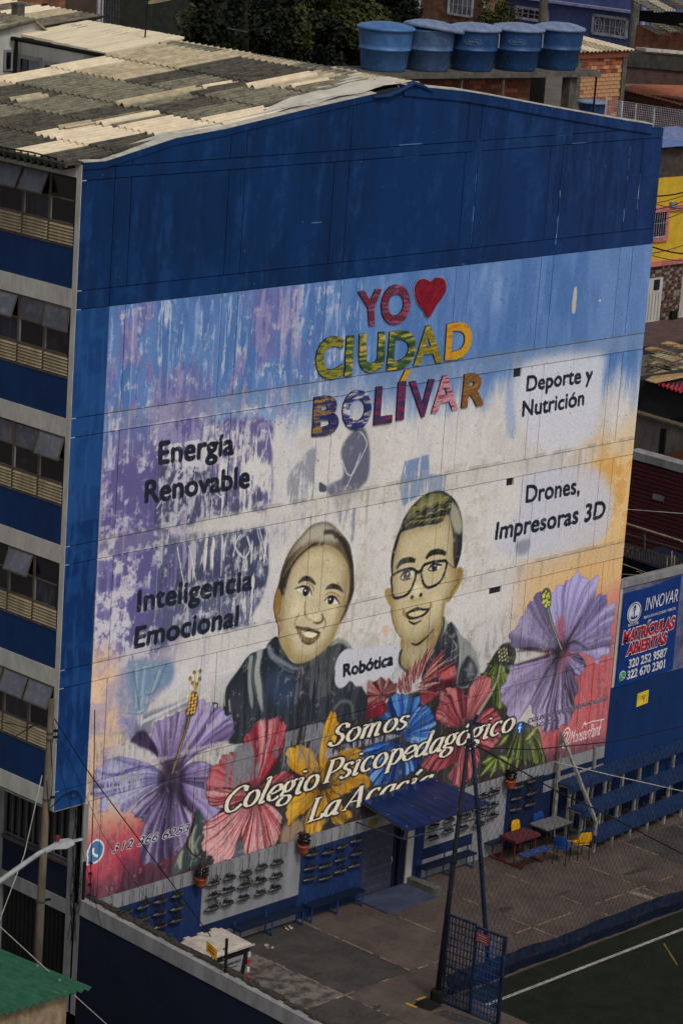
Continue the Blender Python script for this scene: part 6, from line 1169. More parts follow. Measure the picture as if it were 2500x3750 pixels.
for x in (X0+.12, X1-.12):
    m = MB(); m.tube([(x, -1.31, G+.44), (x, -1.31, G+.10), (x, -1.24, G+.04), (x, -.24, G+.04), (x, -.17, G+.10), (x, -.17, G+.44)], .025, 7); m.build('bench_frame', M_redt, tb)
    for y in (-.95, -.5): MB().tube([(x, y, G+.05), (x, y, G+.72)], .022).build('leg', M_redt, tb)
gtb = thing('grey_table', 'grey rectangular table on dark steel legs beside the stands', 'table', (17.85, -.68, G)); MB().box((17.3, -1.0, G+.76), (18.4, -.36, G+.80)).build('table_top', mat('grey laminate', (112, 110, 112), .5, (92, 90, 94), 5, lift=1.25), gtb); MB().box((17.31, -1.01, G+.72), (18.39, -.35, G+.755)).build('table_rim', M_bot2, gtb)
for x in (17.4, 18.3):
    for y in (-.93, -.43): MB().tube([(x, y, G), (x, y, G+.73)], .02).build('leg', M_bot2, gtb)
M_cy = mat('yellow plastic chair', (200, 148, 26), .45, (176, 126, 20), 4, c3=(120, 96, 40), scale3=16, lift=1.35, amt3=.4); M_cb = mat('blue plastic chair', (30, 66, 132), .45, (22, 50, 106), 4, lift=1.25)
def chair(loc, rot, m_, lab):
    t = thing('school_chair', lab, 'chair', loc, 'plastic school chairs by the tables'); t.rotation_euler = (0, 0, rot)
    s = MB(); n = 6
    for i in range(n):
        for j in range(n):
            def P(a, b): u = a/n-.5; v = b/n-.5; return (u*.42, v*.42, .44+.05*(u*u*4)*.6+.02*(v > .3)-.02*(abs(u)+abs(v) > .8))
            s.hexa([P(i, j), P(i+1, j), P(i+1, j+1), P(i, j+1)], [tuple(np.array(P(*q))+[0, 0, .012]) for q in ((i, j), (i+1, j), (i+1, j+1), (i, j+1))])
    s.build('seat', m_, t, local=True); b = MB()
    for i in range(n):
        for j in range(5):
            def B(a, c): u = a/n-.5; w = .42*(1-.18*(c/5)**3); return (u*w, .22+.05*c/5-.05*(1-4*u*u)*-1*.5, .56+.30*c/5-.03*(abs(u) > .45)*(c == 5))
            b.hexa([B(i, j), B(i+1, j), B(i+1, j+1), B(i, j+1)], [tuple(np.array(B(*q))+[0, .012, 0]) for q in ((i, j), (i+1, j), (i+1, j+1), (i, j+1))])
    b.build('backrest', m_, t, local=True)
    for x in (-.18, .18):
        MB().tube([(x, -.2, 0), (x, -.17, .44)], .014).build('leg', M_bot2, t, local=True); MB().tube([(x, .24, 0), (x, .2, .44), (x, .25, .62)], .014).build('leg', M_bot2, t, local=True)
chair((17.05, -.33, G), .1, M_cy, 'yellow plastic chair standing behind the red picnic table'); chair((18.05, -.28, G), -.1, M_cb, 'blue plastic chair against the wall behind the grey table')
chair((17.35, -1.55, G), 2.0, M_cb, 'blue plastic chair in front of the grey table'); chair((18.05, -1.62, G), 2.75, M_cy, 'yellow plastic chair at the foot of the stands')
# litter
for i, (px, py, l) in enumerate(((1053+3, 3402, 'crumpled pale wrapper under the wall bench'), (983, 3472, 'small white scrap on the dark yard concrete'))):
    p = onZ(px, py, G); m = MB(); leaves(m, (p[0], p[1], G+.01), .06, .03, 9, .09, RS); tag(m.build('litter', mat('litter', (170, 150, 140), lift=1.2, bump=0)), l, 'litter')

# ------------------------------------------------------------------ wall to the right with the banner
ww = thing('yard_side_wall', 'blue boundary wall right of the mural carrying the course banner', 'wall', (24, .1, 0))
MB().box((20.88, .0, .0), (34, .2, 5.62)).build('painted_wall', M_blue, ww); MB().box((20.88, .0, 5.62), (34, .2, 8.60)).build('upper_wall', mat('upper wall paint', (92, 96, 124), .85, (58, 62, 96), 1.0, c3=(140, 120, 110), scale3=1.6, lift=1.3), ww)
MB().box((20.88, -.012, 5.62), (20.99, .0, 8.60)).build('white_edge', M_wht, ww); MB().box((20.86, -.04, 8.60), (34, .24, 8.78)).build('coping', M_wht2, ww)
ban = thing('course_banner', 'blue INNOVAR banner announcing open enrolment with two phone numbers', 'banner', (22.3, -.03, 7))
M_ban = mat('banner blue', (14, 52, 120), .5, (10, 42, 104), 1.5, lift=1.4, bump=0); b = MB(); n = 12
bx = lambda u, v: (21.04+2.64*u, -.035-.012*math.sin(u*9+v*3), 5.60+.08*u+(2.83+.06*u)*v-.05*math.sin(u*math.pi)*(v > .99))
for i in range(n):
    for j in range(n): P = [bx(i/n, j/n), bx((i+1)/n, j/n), bx((i+1)/n, (j+1)/n), bx(i/n, (j+1)/n)]; b.face(P)
b.build('cloth', M_ban, ban, True)
M_pw = mat('print white', (196, 196, 204), .6, lift=1.4, bump=0); M_pr = mat('print red', (176, 22, 44), .6, lift=1.4, bump=0); M_pg = mat('print green', (40, 150, 70), .6, lift=1.4, bump=0); M_pk = mat('print black', (18, 18, 26), .6, lift=1.1, bump=0)
def btext(parent, txt, x0, x1, z0, z1, m_, off=0.0, y=-.06, slantx=0.0, cap=.73, rise=0.028, name='lettering'):
    me = glyph(txt, off, .002); A = np.array([v.co[:] for v in me.vertices]); a, w = A[:, 0].min(), np.ptp(A[:, 0]); pl = ORG[parent.name]
    for v in me.vertices: u = v.co.copy(); X = x0+(u.x-a)/w*(x1-x0)+slantx*u.y/cap*(z1-z0); v.co = (X-pl.x, y-u.z-pl.y, z0+u.y/cap*(z1-z0)+rise*(X-21)-pl.z)
    me.materials.append(m_); o = bpy.data.objects.new(name, me); COL.objects.link(o); o.parent = parent; return o
btext(ban, 'INNOVAR', 22.05, 23.55, 7.72, 8.13, M_pw, -.004, slantx=.1); btext(ban, 'EDUCACIÓN PARA JÓVENES Y ADULTOS', 22.03, 23.5, 7.48, 7.56, M_pw, 0)
for txt, x0, x1, z0, z1 in (('MATRÍCULAS', 21.12, 23.5, 6.93, 7.28), ('ABIERTAS', 21.35, 23.2, 6.52, 6.86)):
    btext(ban, txt, x0-.02, x1+.02, z0-.01, z1+.01, M_pw, .085, -.062, .1); btext(ban, txt, x0, x1, z0, z1, M_pk, .045, -.068, .1); btext(ban, txt, x0, x1, z0, z1, M_pr, .022, -.074, .1)
btext(ban, '320 252 9587', 21.52, 23.3, 6.10, 6.36, M_pw, .03); btext(ban, '322 670 2301', 21.50, 23.25, 5.76, 6.02, M_pw, .03)
def disc(parent, cx, cz, r0, r1, y, m_, name, n=24, sq=1.0):
    o = MB(); q = ORG[parent.name]
    for i in range(n):
        a, b_ = 2*math.pi*i/n, 2*math.pi*(i+1)/n; f = lambda t, r: (cx+r*math.cos(t)*sq, y, cz+r*math.sin(t))
        if r0 > 0: o.face([f(a, r0), f(a, r1), f(b_, r1), f(b_, r0)])
        else: o.face([(cx, y, cz), f(a, r1), f(b_, r1)])
    return o.build(name, m_, parent)
disc(ban, 21.55, 7.78, .0, .26, -.062, M_pw, 'emblem'); disc(ban, 21.55, 7.78, .29, .32, -.062, M_pw, 'emblem_ring'); disc(ban, 21.55, 7.78, .34, .36, -.062, M_ban, 'emblem_ring')
e = MB(); e.prism([(21.40, -.066, 7.62), (21.55, -.066, 7.58), (21.70, -.066, 7.62), (21.68, -.066, 7.70), (21.57, -.066, 7.64), (21.57, -.066, 7.84), (21.64, -.066, 7.88), (21.46, -.066, 7.88), (21.53, -.066, 7.84), (21.53, -.066, 7.64), (21.42, -.066, 7.70)], (0, -.004, 0)); e.build('emblem_torch', M_ban, ban)
e = MB(); e.prism([(21.50, -.066, 7.90), (21.60, -.066, 7.90), (21.61, -.066, 7.96), (21.56, -.066, 8.02), (21.50, -.066, 7.96)], (0, -.004, 0)); e.build('emblem_flame', M_ban, ban)
btext(ban, 'INNOVAR', 21.32, 21.80, 7.38, 7.47, M_pw, .01)
disc(ban, 21.28, 5.93, 0, .15, -.062, M_pw, 'messenger_bubble'); disc(ban, 21.28, 5.93, 0, .125, -.066, M_pg, 'messenger_bubble'); e = MB(); e.face([(21.14, -.064, 5.76), (21.24, -.064, 5.80), (21.16, -.064, 5.90)]); e.build('bubble_tail', M_pg, ban)
e = MB(); e.tube([(21.22, -.07, 5.99), (21.23, -.07, 5.91), (21.28, -.07, 5.87), (21.35, -.07, 5.87)], .016, 5); e.build('handset', M_pw, ban)
ys = thing('yellow_notice', 'small yellow notice plate with symbol on the blue wall under the banner', 'notice', (22.4, -.01, 5)); MB().hexa([(22.14, -.02, 4.80), (22.66, -.02, 4.83), (22.66, -.005, 4.83), (22.14, -.005, 4.80)], [(22.14, -.02, 5.20), (22.66, -.02, 5.23), (22.66, -.005, 5.23), (22.14, -.005, 5.20)]).build('plate', mat('notice yellow', (206, 176, 50), lift=1.35, bump=0), ys)
e = MB(); e.face([(22.32, -.024, 5.10), (22.46, -.024, 4.90), (22.52, -.024, 5.12)]); e.build('symbol', mat('notice ochre', (160, 130, 30), lift=1.3, bump=0), ys)

# ------------------------------------------------------------------ street side: pole, lamp, green roof
M_cpole = mat('weathered concrete pole', (100, 90, 74), .9, (72, 66, 56), 3, c3=(64, 58, 50), scale3=9, stretch=(1, 1, .25), lift=1.3, amt3=.6)
up = thing('utility_pole', 'weathered concrete utility pole in front of the side windows', 'utility pole', (-1.6, -1.47, 0)); m = MB(); m.tube([(-1.6, -1.44, 0), (-1.6, -1.59, 10.03)], [.122, .068], 14); m.build('shaft', M_cpole, up, True)
for z, l in ((9.2, .2), (7.6, .16), (6.4, .16), (5.1, .16), (9.05, .22)):
    r_ = .122-.054*z/10; MB().lathe((-1.6, -1.44-.015*z, z), [(r_+.012, 0), (r_+.012, .05)], 12).build('steel_band', M_bot, up); MB().bar((-1.6+r_, -1.5, z+.02), (-1.6+r_+l*.7, -1.62, z+.05), .05).build('bracket', M_dark, up)
for s in range(3): MB().tube([(-1.6+.08*math.cos(s*2+i*.4)+.02, -1.58+.08*math.sin(s*2+i*.4), 9.1-i*.28) for i in range(9)], .012, 4).build('loose_cable', M_dark, up)
lp = thing('street_lamp', 'grey street lamp head with red photocell on a long curved arm', 'street lamp', (-8, -4, 4)); L_ = [onY(px, py, -4) for px, py in ((-330, 3445), (-150, 3335), (0, 3228), (90, 3163), (145, 3125), (172, 3110), (205, 3100))]
MB().tube(L_, [.075, .07, .062, .058, .055, .052, .05], 9).build('arm', mat('galvanised arm', (138, 142, 140), .45, (118, 122, 122), 4, lift=1.35, bump=0), lp, True)
MB().tube([(L_[0][0], -4, 0), (L_[0][0], -4, L_[0][2])], .12, 9).build('mast', M_flash, lp)
h0 = onY(190, 3104, -4); h1 = onY(262, 3082, -4); h2 = onY(300, 3073, -4); M_lh = mat('lamp housing', (142, 144, 146), .45, (120, 122, 126), 4, lift=1.35, bump=0)
def ring(p, w, h): return [(p[0], p[1]-w, p[2]-h*.3), (p[0], p[1]-w*.6, p[2]+h*.6), (p[0], p[1]+w*.6, p[2]+h*.6), (p[0], p[1]+w, p[2]-h*.3), (p[0], p[1], p[2]-h*.7)]
m = MB(); R_ = [ring(h0, .07, .07), ring((h0+h1)/2, .17, .15), ring(h1, .12, .10)]
for a, b in zip(R_, R_[1:]): m.hexa(a, b)
m.build('lamp_head', M_lh, lp); m = MB(); m.hexa(ring(h1, .05, .05), ring(h2, .045, .035)); m.build('spigot', M_lh, lp)
pc_ = onY(212, 3068, -4); MB().lathe(pc_-np.array([0, 0, .06]), [(.05, 0), (.055, .02), (.05, .1), (.02, .12)], 12).build('photocell', mat('photocell red', (120, 30, 34), .5, lift=1.3, bump=0), lp)
MB().tube([L_[5]-np.array([.06, 0, .03]), L_[6]+np.array([.05, 0, .02])], .07, 10).build('collar', M_lh, lp)
# green corrugated roof on a stained block wall
gh = thing('green_roofed_shed', 'shed with green corrugated metal roof and stained block wall at the corner of the street', 'shed', (-5, -4, 0)); M_gr = mat('green painted sheet', (40, 92, 66), .5, (32, 76, 56), 3, c3=(76, 108, 80), scale3=7, lift=1.35, amt3=.3, bump=.1); A = onX(337, 3620, -2.5); B = onX(0, 3478, -2.5)
sl_ = (B[2]-A[2])/(B[1]-A[1]); tl_ = -.03
def groof(x, y): return A[2]+(y-A[1])*sl_+(x+2.5)*(-tl_)*-1
for k in range(6):
    x1 = -2.5-k*.84; x0 = x1-.87; v = []; f = []; n = 24
    for i in range(n+1):
        x = x0+(x1-x0)*i/n; w = .035*math.cos(2*math.pi*(x+2.5)/.21)
        for y in (A[1]+RS.uniform(-.01, .01), 4.0): v.append((x, y, groof(x, y)+w+.003*k))
    for i in range(n): f.append((i*2, i*2+1, i*2+3, i*2+2))
    me = bpy.data.meshes.new('roof_sheet'); me.from_pydata(v, [], f); me.materials.append(M_gr); o = bpy.data.objects.new('roof_sheet', me); COL.objects.link(o); o.parent = gh; o.location = (5, 4, 0)
bl = MB(); bl.hexa([(-9, A[1]+.25, 0), (-3.0, A[1]+.25, 0), (-3.0, 3.8, 0), (-9, 3.8, 0)], [(-9, A[1]+.25, groof(-9, A[1])-.06), (-3.0, A[1]+.25, groof(-3, A[1])-.04), (-3.0, 3.8, groof(-3, 3.8)-.1), (-9, 3.8, groof(-9, 3.8)-.1)]); bl.build('wall', mat('stained block render', (150, 130, 104), .95, (96, 82, 66), 1.6, c3=(70, 64, 54), scale3=3, stretch=(1, 1, .6), lift=1.3, contrast=(.34, .62), bump=.6), gh)
m = MB()
for (px, py) in ((138, 3538), (220, 3590), (52, 3645)): p = onX(px, py, -3.2); m.lathe(p, [(.025, -.01), (.02, .03)], 6)
stuff(m.build('roof_screw', M_pan_w, gh))
# overhead lines on the street side
P_ = lambda px, py, y: onY(px, py, y)
for pts, r_, lab in (([(200, 2632), (330, 2835), (700, 3330), (780, 3440)], .014, 'thick dark cable slanting from the pole top down across the mural'), ([(196, 2640), (230, 2850), (290, 3060), (410, 3550)], .006, 'fine cable hanging from the pole towards the boundary wall'), ([(200, 2660), (380, 3060), (610, 3400)], .006, 'second fine cable slanting over the mural corner'), ([(348, 2600), (344, 2900), (330, 3300)], .012, 'upright dark cable hanging in front of the mural left edge')):
    cable('overhead_cable', [P_(a, b, -1.7) for a, b in pts], r_, M_dark, lab)
for pts, lab in (([(155, 2840), (90, 3130), (0, 3370)], 'pale thin wire running from the pole to the lower left'), ([(0, 3392), (150, 3530), (290, 3660), (390, 3750)], 'pale wire crossing above the green roof')):
    cable('overhead_wire', [P_(a, b, -3.0) for a, b in pts], .01, M_flash, lab)
cable('overhead_cable', [P_(a, b, -1.4) for a, b in ((0, 2730), (120, 2660), (195, 2625))], .012, M_dark, 'dark cable from the left to the utility pole top'); cable('overhead_cable', [P_(a, b, -1.4) for a, b in ((0, 2640), (100, 2665), (195, 2632))], .009, M_dark, 'thin dark cable crossing the lower louvres')
m = MB()
for s in range(6):
    pts = []
    for i in range(14): z = 6.3-i*.26; pts.append((.90-.01*s, .06+.03*s+.05*math.sin(i*1.3+s*2), z+.03*math.sin(i*3+s)))
    m.tube(pts, .01, 4)
for s in range(4): m.tube([(.9, .1+.3*math.cos(t+s)*.6, 4.6+.35*math.sin(t+s)-s*.2) for t in np.linspace(0, 4, 10)], .008, 4)
tag(stuff(m.build('cable_bundle', M_dark)), 'tangle of dark cables hanging down the corner column', 'cables')
c = MB(); c.tube([onY(px, py, -.04) for px, py in ((185, 2960), (230, 2915), (270, 2895), (285, 2898), (300, 2925), (302, 2960))], .012, 5); c.tube([onY(272+13*math.cos(t), 2912+13*math.sin(t), -.05) for t in np.linspace(0, 6.3, 12)], .01, 5); tag(c.build('wall_cable', M_dark), 'looped black cable on the blue strip below the corner', 'cable')

# ------------------------------------------------------------------ behind the school
c2 = lambda x, y: (1250+x/1.2544, y/1.2544)
M_brick = [mat('orange brick', (150, 88, 60), .9, (124, 70, 50), 12, lift=1.3, bump=.3), mat('dark orange brick', (122, 66, 48), .9, (100, 56, 44), 12, lift=1.3, bump=.3), mat('pale brick', (176, 132, 92), .9, (152, 112, 80), 12, lift=1.3, bump=.3)]
M_mort = mat('grey mortar', (108, 96, 84), .95, (84, 76, 68), 8, lift=1.25); M_conc = mat('old concrete', (96, 92, 86), .95, (70, 68, 64), 3, c3=(46, 44, 42), scale3=7, lift=1.3, amt3=.6)
_bm = {}
def brickmesh(L, H, ax):
    out = []
    for k, m_ in enumerate(M_brick):
        b = MB().box((0, 0, 0), (L, .05, H) if ax == 'x' else (L, .05, H)); me = bpy.data.meshes.new('brick'); me.from_pydata(b.v, [], b.f); me.materials.append(m_); out.append(me)
    return out
def brick_wall(parent, p0, d, width, z0, z1, L=.30, H=.115, g=.02, wts=(5, 4, 1), depth=.25, seedv=1, pale=None):
    """a mortar bed with every brick its own piece; p0 start, d unit direction along the wall, the face looks to the left of d turned -90 degrees"""
    rs = random.Random(seedv); d = Vector(d).normalized(); nrm = Vector((d.y, -d.x, 0)); p0 = Vector(p0); o0 = ORG[parent.name]
    b = MB(); q = [p0, p0+d*width, p0+d*width-nrm*depth, p0-nrm*depth]; b.hexa([(v.x, v.y, z0) for v in q], [(v.x, v.y, z1) for v in q]); b.build('mortar_bed', M_mort, parent)
    mesh = brickmesh(L, H, 'x'); ang = math.atan2(d.y, d.x); r = 0; z = z0+.01; n = 0
    while z+H < z1 and n < 290:
        u = -(L/2 if r % 2 else 0)
        while u < width-.05 and n < 290:
            if u >= -.01 and u+L <= width+.01:
                k = rs.choices((0, 1, 2), wts)[0]
                if pale and pale(u, z): k = 2
                o = bpy.data.objects.new('brick', mesh[k]); COL.objects.link(o); o.parent = parent; P = p0+d*u+nrm*(.016+rs.uniform(0, .008)); o.location = (P.x-o0.x, P.y-o0.y, z-o0.z); o.rotation_euler = (0, 0, ang); n += 1
            u += L+g
        z += H+g; r += 1
def bricktex(name, c1, c2_, mort, sc=3.2, ax='xz', lift=1.3):
    if name in MATS: return MATS[name]
    m = bpy.data.materials.new(name); m.use_nodes = True; n = m.node_tree.nodes; L = m.node_tree.links; b = n['Principled BSDF']; b.inputs['Roughness'].default_value = .9
    tc = n.new('ShaderNodeTexCoord'); s = n.new('ShaderNodeSeparateXYZ'); c = n.new('ShaderNodeCombineXYZ'); L.new(tc.outputs['Object'], s.inputs[0]); L.new(s.outputs['X' if ax[0] == 'x' else 'Y'], c.inputs['X']); L.new(s.outputs['Z'], c.inputs['Y'])
    k = n.new('ShaderNodeTexBrick'); k.inputs['Scale'].default_value = sc; k.inputs['Mortar Size'].default_value = .02; k.inputs['Row Height'].default_value = .4; k.inputs['Brick Width'].default_value = 1.0
    for i, v in (('Color1', c1), ('Color2', c2_), ('Mortar', mort)): q = lin(v); k.inputs[i].default_value = tuple(x*lift for x in q[:3])+(1,)
    L.new(c.outputs[0], k.inputs['Vector']); nz = n.new('ShaderNodeTexNoise'); nz.inputs['Scale'].default_value = 2.5; nz.inputs['Detail'].default_value = 6; L.new(tc.outputs['Object'], nz.inputs['Vector'])
    mx = n.new('ShaderNodeMix'); mx.data_type = 'RGBA'; mx.blend_type = 'MULTIPLY'; mx.inputs['Factor'].default_value = .8; r = n.new('ShaderNodeValToRGB'); r.color_ramp.elements[0].position = .35; r.color_ramp.elements[1].position = .6; r.color_ramp.elements[0].color = (.45, .42, .4, 1); r.color_ramp.elements[1].color = (1, 1, 1, 1)
    L.new(nz.outputs['Fac'], r.inputs['Fac']); L.new(k.outputs['Color'], mx.inputs['A']); L.new(r.outputs['Color'], mx.inputs['B']); L.new(mx.outputs['Result'], b.inputs['Base Color']); bp = n.new('ShaderNodeBump'); bp.inputs['Strength'].default_value = .5; bp.inputs['Distance'].default_value = .02; L.new(k.outputs['Fac'], bp.inputs['Height']); bp.invert = True; L.new(bp.outputs['Normal'], b.inputs['Normal'])
    MATS[name] = m; return m
# water tanks on their slab
TZ = 21.9; TP = [onZ(px, py, TZ) for px, py in ((1403, 256), (1561, 256), (1724, 256), (1884, 255), (2035, 251))]
tdir = Vector(TP[4]-TP[0]).normalized(); tn = Vector((-tdir.y, tdir.x, 0))
pf = thing('tank_platform', 'concrete slab platform on pillars with brick infill carrying the water tanks', 'platform', (TP[2][0], TP[2][1], 0)); a0 = Vector(TP[0])-tdir*2.2; a1 = Vector(TP[4])+tdir*1.12
q = [a0-tn*.85, a1-tn*.85, a1+tn*1.0, a0+tn*1.0]; MB().hexa([(v.x, v.y, TZ-.16) for v in q], [(v.x, v.y, TZ) for v in q]).build('slab', M_conc, pf)
for u in (6.2, 4.6, 2.8, 1.2): p = a0+tdir*u-tn*.75; MB().box((p.x-.03, p.y-.03, 12), (p.x+.03, p.y+.03, TZ-.16)).build('steel_post', M_conc, pf)
p = a1-tdir*.95-tn*.5; MB().box((p.x-.16, p.y-.16, 12), (p.x+.16, p.y+.16, TZ-.16)).build('pillar', M_conc, pf); p = a1-tdir*.05-tn*.7; MB().tube([(p.x, p.y, 14), (p.x, p.y, TZ+.02)], .035).build('drain_pipe', M_dark, pf)
brick_wall(pf, a0+tdir*2.2-tn*.1, tdir, 5.6, 20.1, TZ-.2, wts=(2, 6, 0), seedv=3)
M_tank = [mat('blue tank plastic', (62, 100, 146), .45, (52, 86, 130), 3, c3=(90, 122, 158), scale3=8, lift=1.3, amt3=.4, bump=0), mat('dull blue tank plastic', (66, 90, 124), .5, (56, 78, 110), 3, c3=(90, 108, 136), scale3=8, lift=1.3, bump=0), mat('deep blue tank plastic', (40, 74, 120), .45, (34, 64, 106), 3, c3=(60, 92, 134), scale3=8, lift=1.3, bump=0)]
M_lidb = mat('dusty blue lid', (108, 122, 148), .5, (88, 102, 130), 3, c3=(130, 140, 158), scale3=7, lift=1.3, bump=0)
TL = ['leftmost light blue water tank with round lid', 'dull blue water tank with displaced oversized lid, second from left', 'middle blue water tank with short white overflow pipe', 'blue water tank with oval script logo, second from right', 'rightmost deep blue water tank of the row']
for i, p in enumerate(TP):
    t = thing('water_tank', TL[i], 'water tank', tuple(p), 'blue water tanks on the platform'); x, y, z = p; m_ = M_tank[(0, 1, 2, 2, 2)[i]]; s = (1.03, .98, .98, .98, .96)[i]
    MB().lathe(p, [(.60*s, 0), (.64*s, .03), (.645*s, .10), (.67*s, .13), (.725*s, .62), (.765*s, .635), (.765*s, .675), (.74*s, .69), (.765*s, .80), (.80*s, 1.20), (.82*s, 1.24)], 36).build('body', m_, t, True)
    l = MB(); l.lathe((0, 0, 0), [(.86*s, -.05), (.865*s, .02), (.80*s, .055), (.55*s, .13), (.25*s, .17), (.03, .18)], 36); lo_ = l.build('lid', m_ if i == 0 else M_lidb, t, True, True); lo_.location = (0, 0, 1.26*1.0)
    if i == 1: lo_.location = (.14, -.05, 1.27); lo_.rotation_euler = (0, .14, 0); lo_.scale = (1.1, 1.1, 1.3)
    r_ = MB()
    for k in range(4): a = k*math.pi/2+.6+i; r_.hexa([(math.cos(a+e)*.80*s, math.sin(a+e)*.80*s, .02) for e in (-.09, .09)]+[(math.cos(a+e)*.3*s, math.sin(a+e)*.3*s, .10) for e in (.1, -.1)], [(math.cos(a+e)*.78*s, math.sin(a+e)*.78*s, .09) for e in (-.06, .06)]+[(math.cos(a+e)*.3*s, math.sin(a+e)*.3*s, .18) for e in (.05, -.05)])
    o = stuff(r_.build('lid_rib', m_ if i == 0 else M_lidb, lo_, local=True))
    if i in (2, 3): b = Vector((-.62, -.72, 0)).normalized(); b = Vector((.30, -.95, 0)).normalized()*.86*s; MB().tube([(x+b.x*.85, y+b.y*.85, z+1.17), (x+b.x, y+b.y, z+1.17), (x+b.x*1.0, y+b.y*1.0, z+.75)], .022, 6).build('overflow_pipe', M_pan_w, t)
    if i in (2, 3):
        v = Vector((CAM[0]-x, CAM[1]-y, 0)).normalized(); sx = Vector((-v.y, v.x, 0)); rr = .775*s; o_ = MB(); P = []
        for k in range(25): a = 2*math.pi*k/24; u = .26*math.cos(a); w = .09*math.sin(a); dv = v*math.cos(u/rr)+sx*math.sin(u/rr); P.append(Vector((x, y, z+.92+w))+dv*(rr+.012))
        o_.tube(P, .006, 4, cap=False); o_.build('logo_oval', M_lidb, t); P = []
        for k in range(40): u = -.17+.34*k/39; w = .035*math.sin(k*1.15)+.012*math.sin(k*.5); dv = v*math.cos(u/rr)+sx*math.sin(u/rr); P.append(Vector((x, y, z+.92+w))+dv*(rr+.012))
        MB().tube(P, .006, 4).build('logo_script', M_lidb, t)
# general box building in a plane x=const (facing the street side) or y=const
def wallbox(parent, pts, m_, plane, at_, depth, name='wall', zfloor=None):
    f = onX if plane == 'x' else onY; Q = [f(px, py, at_) for px, py in pts]; off = (depth, 0, 0) if plane == 'x' else (0, depth, 0)
    return MB().prism([tuple(q) for q in Q], off).build(name, m_, parent)
def window(parent, px0, py0, px1, py1, plane, at_, m_fr, m_gl, bars=4, fat_=.05, slope=0.0, oval=False):
    f = onX if plane == 'x' else onY; A, B = f(px0, py0, at_), f(px1, py1, at_); z1, z0 = A[2], B[2]
    P = lambda u, z, o: ((at_-o, A[1]+(B[1]-A[1])*u, z) if plane == 'x' else (A[0]+(B[0]-A[0])*u, at_-o, z))
    fr = MB(); C = [P(0, z0, .04), P(1, z0, .04), P(1, z1, .04), P(0, z1, .04)]
    for i in range(4): fr.bar(C[i], C[(i+1) % 4], fat_*2)
    fo = fr.build('window', m_fr, parent); g = MB(); g.face([P(0, z0, .012), P(1, z0, .012), P(1, z1, .012), P(0, z1, .012)]); g.build('pane', m_gl, fo); b = MB()
    for i in range(1, bars+1): b.bar(P(i/(bars+1), z0, .07), P(i/(bars+1), z1, .07), fat_*.5)
    b.bar(P(0, z0+(z1-z0)*.5, .07), P(1, z0+(z1-z0)*.5, .07), fat_*.45)
    if oval:
        for uc in (.16, .84): b.tube([P(uc+.09*math.cos(t), (z0+z1)/2+.36*(z1-z0)*math.sin(t), .09) for t in np.linspace(0, 6.28, 13)], fat_*.3, 5, cap=False)
    stuff(b.build('grille', m_fr, fo)); return fo
M_wfr = mat('white window frame', (158, 158, 166), .6, lift=1.35, bump=0); M_gl3 = mat('window glass', (34, 36, 48), .2, (24, 26, 36), .8, lift=1, bump=0, spec=.6); M_gl4 = mat('curtained glass', (120, 120, 130), .35, (80, 82, 94), 1.5, lift=1.2, bump=0)
# purple-blue house far behind
ph = thing('purple_house', 'slate-blue rendered house with white barred windows behind the tanks', 'house', (80, 50, 0)); M_pur = mat('slate blue render', (74, 84, 130), .85, (66, 76, 120), .8, c3=(90, 100, 140), scale3=3, lift=1.25)
wallbox(ph, [(1772, -60), (2352, -60), (2352, 205), (1772, 250)], M_pur, 'x', 78, 8); cz = MB()
for (a, b) in (((1772, -28), (2358, 50)),): A, B = onX(*a, 77.9), onX(*b, 77.9); cz.hexa([(77.6, A[1], A[2]-.06), (77.6, B[1], B[2]-.06), (78, B[1], B[2]-.06), (78, A[1], A[2]-.06)], [(77.6, A[1], A[2]+.07), (77.6, B[1], B[2]+.07), (78, B[1], B[2]+.07), (78, A[1], A[2]+.07)])
A, B = onX(2352, 48, 77.9), onX(2352, 190, 77.9); cz.box((77.8, A[1]-.1, A[2]-2.2), (78, A[1]+.05, A[2]+3)); cz.build('cornice', mat('pale violet trim', (134, 138, 170), lift=1.3), ph)
window(ph, 1892, 24, 2003, 80, 'x', 78, M_wfr, M_gl3, 4, .07, oval=True); window(ph, 2176, 54, 2292, 138, 'x', 78, M_wfr, M_gl4, 5, .07, oval=True)
bh = thing('brick_house', 'brown brick house with two barred windows at the top behind the tanks', 'house', (72, 52, 0)); M_bt = bricktex('brown brick', (118, 84, 62), (96, 66, 50), (80, 68, 58), 3.3, 'yz', 1.25); wallbox(bh, [(1425, -60), (1772, -60), (1772, 260), (1425, 260)], M_bt, 'x', 76, 8); wallbox(bh, [(1395, -60), (1424, -60), (1424, 200), (1395, 200)], bricktex('red brick', (130, 76, 58), (110, 62, 50), (90, 66, 54), 3.3, 'yz', 1.2), 'x', 76.2, 8)
window(bh, 1459, -10, 1535, 34, 'x', 76, M_wfr, M_gl4, 3, .05); window(bh, 1647, -25, 1727, 62, 'x', 76, M_wfr, M_gl4, 4, .05); A = onX(1412, 0, 75.8); MB().tube([(75.8, A[1], A[2]-4), (75.8, A[1], A[2]+4)], .09).build('downpipe', M_wfr, bh); A = onX(1770, 20, 75.8); MB().tube([(75.8, A[1], A[2]-4), (75.8, A[1], A[2]+4)], .09).build('downpipe', M_wfr, bh)
for px, py, l, r_ in ((2322, 60, 'grey concrete street pole in front of the slate-blue house corner', .16), (1989, 20, 'grey street pole left of the large barred window', .16)):
    A = onX(px, py, 74); t = tag(MB().tube([(74, A[1], onX(px, 208, 74)[2]), (74, A[1], A[2]+4)], [.24, .2], 10).build('street_pole', M_conc), l, 'pole')
